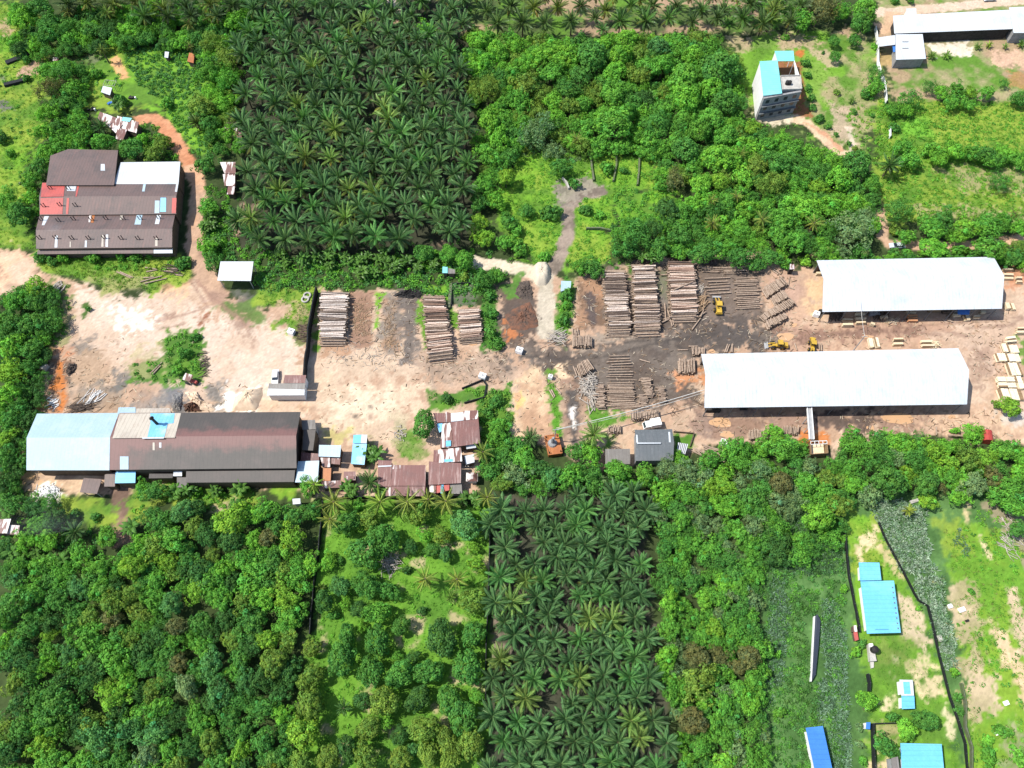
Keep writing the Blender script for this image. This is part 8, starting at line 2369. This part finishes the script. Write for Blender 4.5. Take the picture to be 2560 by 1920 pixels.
# ------------------------------------------------------------------ ground cover (nobody could count it)
def cover(name, label, cat, zones, mat='leaf', kind='stuff'):
    """zones: (polygon, plants per m2, radius range, height factor, leaves, leaf size, colours, aspect, blade)"""
    Vs, Cs = [], []
    rng = np.random.default_rng(hash(name) % 1000 if False else sum(map(ord, name)))
    for z in zones:
        poly, dens, r0, r1, hz, nl, ls, cols, asp = z[:9]
        thr = z[9] if len(z) > 9 else None
        pw = np.array([G(p)[:2] for p in poly])
        x0, y0 = pw.min(0)
        x1, y1 = pw.max(0)
        n = int((x1 - x0) * (y1 - y0) * dens)
        x = rng.uniform(x0, x1, n)
        y = rng.uniform(y0, y1, n)
        k = sdf(x, y, pw) + (fbm(x, y, .3, 77) - .5) * 2.5 > 0.3
        if thr is not None:
            k &= fbm(x, y, thr[0], 91) > thr[1]
        # nothing grows through the roofs and the yards
        i = np.clip(((x - gx[0]) / STEP).astype(int), 0, NX - 1)
        j = np.clip(((y - gy[0]) / STEP).astype(int), 0, NY - 1)
        k &= CLS[j, i] == 0
        k &= ~BLOCK[j, i]
        x, y = x[k], y[k]
        n = len(x)
        if not n:
            continue
        r = rng.uniform(r0, r1, n)
        ci = np.repeat(np.arange(n), nl)
        N = n * nl
        d = unit(rng.normal(size=(N, 3)))
        d[:, 2] = np.abs(d[:, 2])
        rr_ = r[ci]
        c = np.stack([x[ci], y[ci], np.zeros(N)], 1) + d * rr_[:, None] * np.array([1, 1, hz]) * rng.uniform(.65, 1.05, (N, 1))
        c[:, 2] += .05
        col = np.array(cols)[rng.integers(0, len(cols), n)] * rng.uniform(.8, 1.2, (n, 1))
        col = col[ci] * rng.uniform(.8, 1.2, (N, 1))
        if asp < .4:
            nrm = np.cross(d, rng.normal(size=d.shape))
            u = unit(d * np.array([1, 1, 1.2]) + rng.normal(0, .35, d.shape))
            w = unit(np.cross(u, rng.normal(size=u.shape)))
            s = (ls * rng.uniform(.6, 1.3, N))[:, None]
            b0 = np.stack([x[ci], y[ci], np.zeros(N)], 1) + d * (rr_ * .35)[:, None]
            V = np.stack([b0, b0 + u * s * .5 - w * s * asp, b0 + u * s + np.array([0, 0, -.2]) * s, b0 + u * s * .5 + w * s * asp], 1).reshape(-1, 3)
        else:
            V = leaf_quads(c, d * .8 + rng.normal(0, .5, d.shape) + np.array([0, 0, .3]), ls * rng.uniform(.7, 1.35, N), asp, rng)
        Vs.append(V.astype(np.float32))
        Cs.append(np.repeat(col, 4, 0).astype(np.float32))
    o = bpy.data.objects.new(name, qmesh(name, np.concatenate(Vs), np.concatenate(Cs), mat))
    COL.objects.link(o)
    tag(o, label, cat, None, kind)
    print(name, sum(len(v) for v in Vs) // 4, 'leaves')
    return o


# where something is built, no ground cover
BLOCK = np.zeros((NY, NX), bool)
for ob in list(bpy.data.objects):
    if ob.type == 'MESH' and (ob.name.startswith(('roof', 'wall')) or ob.name.startswith(('body', 'platform'))):
        bb = [ob.matrix_basis @ Vector(c) for c in ob.bound_box]
        pr_ = ob.parent
        off = WORLD.get(pr_.name, Vector((0, 0, 0))) if pr_ else Vector((0, 0, 0))
        while pr_ and pr_.parent:
            pr_ = pr_.parent
            off = WORLD.get(pr_.name, off)
        xs_ = [c.x + off.x for c in bb]
        ys_ = [c.y + off.y for c in bb]
        i0, i1 = np.searchsorted(gx, [min(xs_) + .5, max(xs_) - .5])
        j0, j1 = np.searchsorted(gy, [min(ys_) + .5, max(ys_) - .5])
        BLOCK[j0:j1, i0:i1] = True

cB, cG, cD, cK, cO, cY, cL, cS = (GREENS[k] for k in (B_, G_, D_, K_, O_, Y_, L_, S_))
F_BAND = OO((440, 470), (500, 500), (560, 535), (640, 550), (760, 552), (950, 545), (1040, 540), (1120, 560), (1100, 590), (1060, 600), (1050, 640), (900, 640), (740, 632), (690, 620), (640, 630), (560, 640), (545, 560), (470, 560), (445, 520))
GARDEN = TT('A', (1090, 380), (1200, 360), (1750, 350), (1700, 560), (1720, 700), (1650, 850), (1480, 900), (1280, 800), (1180, 720), (1080, 560))
cover('undergrowth', 'dense leafy undergrowth, creepers and garden plants between the trees', 'undergrowth', [
    (F_BAND, .55, .7, 1.3, .9, 34, .24, (cG, cB, cL, cD), .7),
    (GARDEN, .7, .5, 1.0, .95, 26, .22, (cL, cG, (.06, .17, .04)), .7),
    (OO((430, 100), (510, 120), (500, 330), (440, 320), (400, 230)), .35, .7, 1.2, .8, 30, .24, (cG, cL, cO), .7),
    (TT('A', (700, 350), (1080, 300), (1100, 700), (1000, 900), (700, 900), (640, 600)), .16, .4, .9, .7, 22, .2, (cG, cL, cB), .7),
    (TT('A', (1200, 1050), (1560, 1080), (1640, 1390), (1050, 1380), (1020, 1180)), .45, .6, 1.2, .8, 28, .24, (cG, cO, cB, cD), .7),
    (TT('A', (1440, 860), (1900, 860), (1900, 1380), (1640, 1380), (1440, 1060)), .35, .5, 1.1, .8, 28, .22, (cG, cL, cD), .7),
    (OO((425, 400), (500, 400), (500, 500), (470, 560), (440, 560), (430, 470)), .5, .6, 1.2, .8, 28, .24, (cG, cB, cD), .7),
    (OO((85, 545), (300, 550), (410, 555), (410, 580), (300, 590), (180, 580)), .35, .5, 1.0, .8, 26, .22, (cG, cO, cB), .7),
    (TT('E', (1440, 1190), (1740, 1200), (1760, 1659), (1130, 1640), (1140, 1480), (1400, 1400)), .4, .4, .9, .8, 24, .2, (cG, cD, cB), .7),
    (TT('E', (400, 790), (590, 800), (620, 1000), (600, 1280), (420, 1350), (400, 1000)), .35, .4, .9, .7, 22, .2, (cD, cO, cG), .7),
    (OO((1085, 400), (1130, 335), (1200, 330), (1280, 330), (1400, 330), (1430, 400), (1340, 430), (1400, 470), (1330, 540), (1300, 570), (1200, 585), (1130, 560), (1080, 500)), .16, .4, 1.0, .6, 22, .2, (cB, cG, cY), .7),
    (OO((1080, 280), (1180, 270), (1290, 330), (1260, 350), (1150, 340), (1100, 330)), .5, .6, 1.1, .8, 26, .22, (cS, cO, cG), .6),
    (TT('G', (400, 700), (560, 740), (550, 1000), (440, 1330), (330, 1230), (390, 900)), .45, .4, .9, .8, 24, .2, (cD, cG, cB), .7),
    (TT('G', (560, 560), (900, 560), (1020, 640), (760, 700), (560, 740)), .45, .5, 1.1, .8, 26, .22, (cG, cD, cB), .7),
    (TT('G', (1560, 100), (2212, 100), (2212, 620), (1560, 560)), .3, .6, 1.3, .8, 28, .24, (cB, cG, cY), .7),
    (TT('F', (1930, 780), (2120, 760), (2080, 1060), (2140, 1200), (2180, 1380), (1960, 1360), (1960, 1000)), .6, .4, .9, .8, 26, .2, (cD, cG), .7),
    (TT('F', (1680, 790), (1900, 790), (1900, 1000), (1680, 980)), .5, .3, .6, .8, 20, .16, (cG, cD), .7),
    (TT('J', (1900, 60), (2212, -40), (2212, 700), (1960, 900), (1900, 500)), .5, .5, 1.1, .8, 26, .22, (cD, cG, cO), .7),
    (TT('J', (1500, 80), (1780, 40), (1990, 20), (1990, 140), (1780, 180), (1500, 210)), .5, .3, .7, .8, 22, .18, (cG, cD, cB), .7),
    (TT('I', (0, 900), (330, 900), (560, 980), (560, 1130), (820, 1260), (980, 1260), (1000, 1420), (0, 1500)), .35, .5, 1.2, .8, 28, .24, (cG, cL, cD, cB), .7),
    (TT('I', (1090, 1000), (1250, 830), (1520, 830), (2212, 900), (2212, 1080), (1780, 1100), (1300, 1010), (1200, 1210), (1100, 1190)), .3, .4, .9, .7, 22, .2, (cB, cY, cG), .7),
    (FIELD_NE, .22, .5, 1.1, .6, 24, .22, (cG, cY, cB), .7),
    (TT('H', (1000, 500), (1280, 460), (2212, 430), (2212, 600), (1960, 570), (1040, 590)), .45, .5, 1.1, .8, 26, .22, (cG, cB, cY), .7),
    (TT('D', (-60, 1080), (260, 1080), (640, 1400), (560, 1540), (100, 1659), (-100, 1400)), .22, .5, 1.1, .7, 24, .22, (cB, cG), .7),
    (TT('D', (680, 950), (1000, 850), (1120, 1250), (800, 1330), (740, 1200)), .3, .4, .9, .7, 22, .2, (cB, cG, cY), .7),
    (OO((1640, 1130), (1830, 1130), (1830, 1700), (1650, 1700)), .95, .35, .9, .7, 22, .2, (cD, cG, cK, cL), .6),
    (TT('G', (880, -40), (1500, -40), (1500, 320), (900, 340)), .35, .5, 1.1, .8, 26, .22, (cG, cB, cD), .7),
    (OO((0, 120), (70, 150), (60, 420), (0, 520)), .06, .4, .9, .8, 24, .22, (cD, cG), .7),
    (EAST, .05, .3, .8, .6, 20, .2, (cD, cG), .7),
    (ORCH, .05, .4, .8, .6, 20, .2, (cB, cG), .7),
    (TT('L', (1640, 1120), (2000, 1040), (2212, 1400), (2212, 1659), (1900, 1659), (1750, 1400)), .2, .4, .9, .6, 22, .2, (cB, cG, cY), .7),
    (TT('P', (1880, 1300), (2260, 1200), (2260, 1700), (1760, 1700)), .3, .3, .9, .6, 22, .2, (cG, cB, cO), .7),
    (TT('P', (1780, 430), (1980, 520), (2060, 850), (1930, 900), (1850, 650)), .4, .3, .7, .6, 20, .18, (cB, cG), .7),
    (UP_PALM, .10, .5, 1.0, .6, 18, .22, (cK, cD), .7),
    (OO((1560, -20), (1720, -20), (1700, 70), (1560, 60)), .3, .6, 1.4, .8, 26, .22, (cG, cD), .7),
])
FIELD = [
    (TT('L', (840, 1020), (1100, 980), (1400, 1080), (1380, 1380), (1480, 1659), (1130, 1659), (980, 1250)), 3.2, .3, .6, 1, 16, 1.0, ((.30, .40, .29), (.22, .35, .22), (.36, .45, .34), (.14, .26, .11)), .10),
    (TT('P', (1180, 0), (1500, 0), (1540, 250), (1600, 450), (1650, 800), (1520, 800), (1440, 480), (1380, 250), (1300, 200)), 3.2, .3, .6, 1, 16, 1.0, ((.30, .40, .29), (.22, .35, .22), (.36, .45, .34), (.14, .26, .11)), .10),
    (TT('P', (450, 180), (600, 200), (660, 500), (700, 800), (720, 1400), (740, 1700), (560, 1700), (500, 1300), (420, 1250), (420, 900), (450, 600)), 2.6, .3, .55, 1, 15, .9, ((.16, .28, .17), (.21, .33, .22), (.11, .22, .10)), .10),
    (TT('P', (0, 0), (140, 0), (200, 300), (160, 700), (60, 1100), (30, 1400), (0, 1000)), 2.6, .3, .55, 1, 14, .9, ((.15, .26, .16), (.19, .30, .20), (.09, .19, .075)), .10),
    (TT('L', (0, 1000), (250, 1020), (640, 1200), (680, 1659), (0, 1659)), 2.2, .3, .55, 1, 13, .85, ((.09, .19, .085), (.07, .155, .055), (.125, .22, .115)), .10),
    (TT('L', (1580, 1210), (1680, 1230), (1760, 1480), (1700, 1510), (1620, 1440)), 1.5, .3, .5, 1, 15, .8, ((.16, .25, .17), (.10, .2, .09)), .085),
    (TT('P', (140, 0), (420, 300), (400, 900), (480, 1300), (320, 1300), (120, 1200), (180, 600)), .9, .4, .8, 1, 18, .7, ((.06, .16, .03), (.09, .21, .05), (.12, .25, .06)), .13),
]
cover('leafy_crop', 'silvery green spiky-leaved crop planted in bands on the south-east plots', 'crop', FIELD)
GRASSZ = [
    (OO((-40, -20), (95, 40), (110, 150), (85, 300), (62, 420), (85, 545), (-40, 545)), 1.0, .15, .4, 1, 9, .55, (cY, cB, (.11, .20, .03)), .1),
    (W_STRIP, 2.0, .15, .4, 1, 9, .6, (cY, cB, (.12, .19, .03), cO), .1),
    (OO((1085, 400), (1130, 335), (1280, 335), (1400, 330), (1425, 400), (1330, 430), (1330, 540), (1300, 570), (1200, 585), (1110, 560), (1080, 500)), 1.2, .15, .4, 1, 9, .55, (cB, cY, cG), .1),
    (ORCH, 1.1, .15, .35, 1, 8, .5, (cB, cG, (.09, .22, .02)), .1),
    (PLOT, 1.1, .12, .3, 1, 8, .4, (cB, cY, cG), .1),
    (EAST, 1.6, .15, .4, 1, 9, .5, (cB, cY, cG, (.24, .26, .08)), .1, (.12, .44)),
    (NE_LAWN, .6, .12, .3, 1, 8, .45, (cB, cY, cO), .1, (.12, .45)),
    (FIELD_NE, .9, .2, .5, 1, 9, .7, (cY, cB, cG), .1),
    (TT('F', (0, 760), (540, 860), (520, 1200), (440, 1320), (360, 1200), (120, 1150), (300, 1000), (0, 980)), 1.6, .15, .4, 1, 9, .55, (cY, cB), .1, (.2, .42)),
    (TT('J', (1200, 330), (1420, 420), (1500, 600), (1400, 680), (1220, 660), (1210, 500)), 1.3, .15, .35, 1, 8, .45, (cB, cG), .1),
    (TT('L', (660, 1180), (900, 1150), (1000, 1400), (1000, 1659), (720, 1659)), 1.3, .15, .4, 1, 9, .5, (cB, cY), .1, (.2, .42)),
    (TT('K', (640, 200), (720, 130), (800, 240), (1050, 250), (1060, 330), (830, 360), (640, 380)), 1.5, .15, .35, 1, 8, .45, (cG, cB), .1),
    (TT('G', (280, 1570), (350, 1560), (390, 1659), (380, 1700), (300, 1720)), 1.8, .15, .35, 1, 8, .45, (cG, cB), .1),
    (TT('K', (300, -110), (340, -130), (400, 60), (440, 440), (400, 480), (360, 420), (310, 60)), 1.8, .15, .35, 1, 8, .45, (cG, cB), .1),
]
cover('grass', 'tufts of bright and yellowish grass over the fields, lawns and verges', 'grass', GRASSZ, 'grass_leaf')


# ------------------------------------------------------------------ bark, chips and offcuts trodden into the yard
def litter(name, label, zones):
    rng = np.random.default_rng(11)
    Vs, Cs = [], []
    for poly, n, l0, l1, cols in zones:
        pw = np.array([G(p)[:2] for p in poly])
        x = rng.uniform(pw[:, 0].min(), pw[:, 0].max(), n)
        y = rng.uniform(pw[:, 1].min(), pw[:, 1].max(), n)
        k = (sdf(x, y, pw) > 0) & (rng.random(n) < fbm(x, y, .25, 55) ** 2 * .26)
        x, y = x[k], y[k]
        n = len(x)
        j = np.clip(((y - gy[0]) / STEP).astype(int), 0, NY - 1)
        i = np.clip(((x - gx[0]) / STEP).astype(int), 0, NX - 1)
        c = np.stack([x, y, GZ[j, i] + .12], 1)
        a = rng.normal(0, .6, n) + np.where(rng.random(n) < .35, 1.5, 0)
        u = np.stack([np.cos(a), np.sin(a), rng.normal(0, .06, n)], 1) * (rng.uniform(l0, l1, n) / 2)[:, None]
        w = np.stack([-np.sin(a), np.cos(a), rng.normal(0, .2, n)], 1) * rng.uniform(.04, .10, n)[:, None]
        Vs.append(np.stack([c - u - w, c + u - w, c + u + w, c - u + w], 1).reshape(-1, 3))
        Cs.append(np.repeat(np.array(cols)[rng.integers(0, len(cols), n)] * rng.uniform(.7, 1.2, (n, 1)), 4, 0))
    o = bpy.data.objects.new(name, qmesh(name, np.concatenate(Vs), np.concatenate(Cs), 'grass_leaf'))
    COL.objects.link(o)
    tag(o, label, 'litter', None, 'stuff')


CH = ((.42, .33, .24), (.3, .2, .13), (.09, .07, .055), (.55, .47, .37), (.2, .13, .09))
litter('bark_litter', 'bark, chips and offcuts scattered over the log yard and the lanes', [
    (CORE, 9000, .4, 1.6, CH), (OO((1240, 580), (1720, 555), (1720, 720), (1240, 740)), 8000, .4, 1.8, CH),
    (TT('F', (560, 860), (1500, 860), (1600, 1500), (540, 1500)), 7000, .4, 1.5, CH), (TT('F', (1500, 1350), (2212, 1380), (2212, 1659), (1300, 1659)), 3500, .4, 1.3, CH),
    (TT('H', (-200, 1100), (2100, 1040), (2100, 1340), (-200, 1380)), 7000, .4, 1.5, CH), (TT('H', (1700, 1300), (2150, 1300), (2150, 1659), (1800, 1659)), 2500, .3, 1.2, CH),
    (TT('L', (-500, 250), (2000, 230), (2100, 460), (-500, 430)), 6000, .4, 1.6, CH), (TT('K', (1000, -200), (1650, -200), (1650, 440), (1000, 440)), 4000, .4, 1.6, CH),
    (TT('I', (330, -60), (2212, 0), (2212, 245), (330, 245)), 3500, .3, 1.4, CH), (TT('E', (400, 1250), (1100, 1250), (1100, 1659), (400, 1659)), 2200, .3, 1.1, CH),
    (TT('K', (0, -200), (660, -200), (640, 440), (20, 460)), 1800, .3, 1.1, CH), (TT('J', (500, 0), (1450, 0), (1200, 700), (560, 400)), 1600, .3, 1.0, CH)])


# ------------------------------------------------------------------ smoke drifting from the mill's burn heap and a factory vent
def smoke(name, label, c, size, dens, seed, rz=0.0):
    m = bpy.data.materials.new(name)
    m.use_nodes = True
    nt = m.node_tree
    nt.nodes.remove(nt.nodes['Principled BSDF'])
    v = nt.nodes.new('ShaderNodeVolumePrincipled')
    v.inputs['Color'].default_value = (.86, .87, .9, 1)
    tc = nt.nodes.new('ShaderNodeTexCoord')
    n = noise(nt, 0.16, 4, .6)
    f = ramp(nt, n, .44, .72)
    mu = nt.nodes.new('ShaderNodeMath')
    mu.operation = 'MULTIPLY'
    mu.inputs[1].default_value = dens
    nt.links.new(f, mu.inputs[0])
    nt.links.new(mu.outputs[0], v.inputs['Density'])
    nt.links.new(v.outputs[0], nt.nodes['Material Output'].inputs['Volume'])
    MATS[name] = m
    mb = MB()
    prof = [(0.15, 0), (.5, .08), (.85, .25), (1, .5), (.85, .78), (.45, .95), (.1, 1)]
    mb.lathe((0, 0, 0), prof, 18)
    o = mb.build(name, name)
    o.scale = size
    o.rotation_euler = (0, 0, rz)
    o.location = c
    tag(o, label, 'smoke', None, 'stuff')


smoke('smoke', 'thin grey smoke drifting from the ash heap behind the mill', G(T('I', 1430, 60), 0.8), (11, 8, 9), 0.07, 1, .3)
smoke('smoke', 'faint smoke wisp from a vent on the rusty factory roof', G(T('E', 500, 290), 6.5), (4, 4, 5), 0.07, 2)
smoke('smoke', 'thin bluish smoke hanging over the bushes below the pale mill end', G(T('I', 420, 1080), 5.0), (16, 8, 7), 0.025, 3)
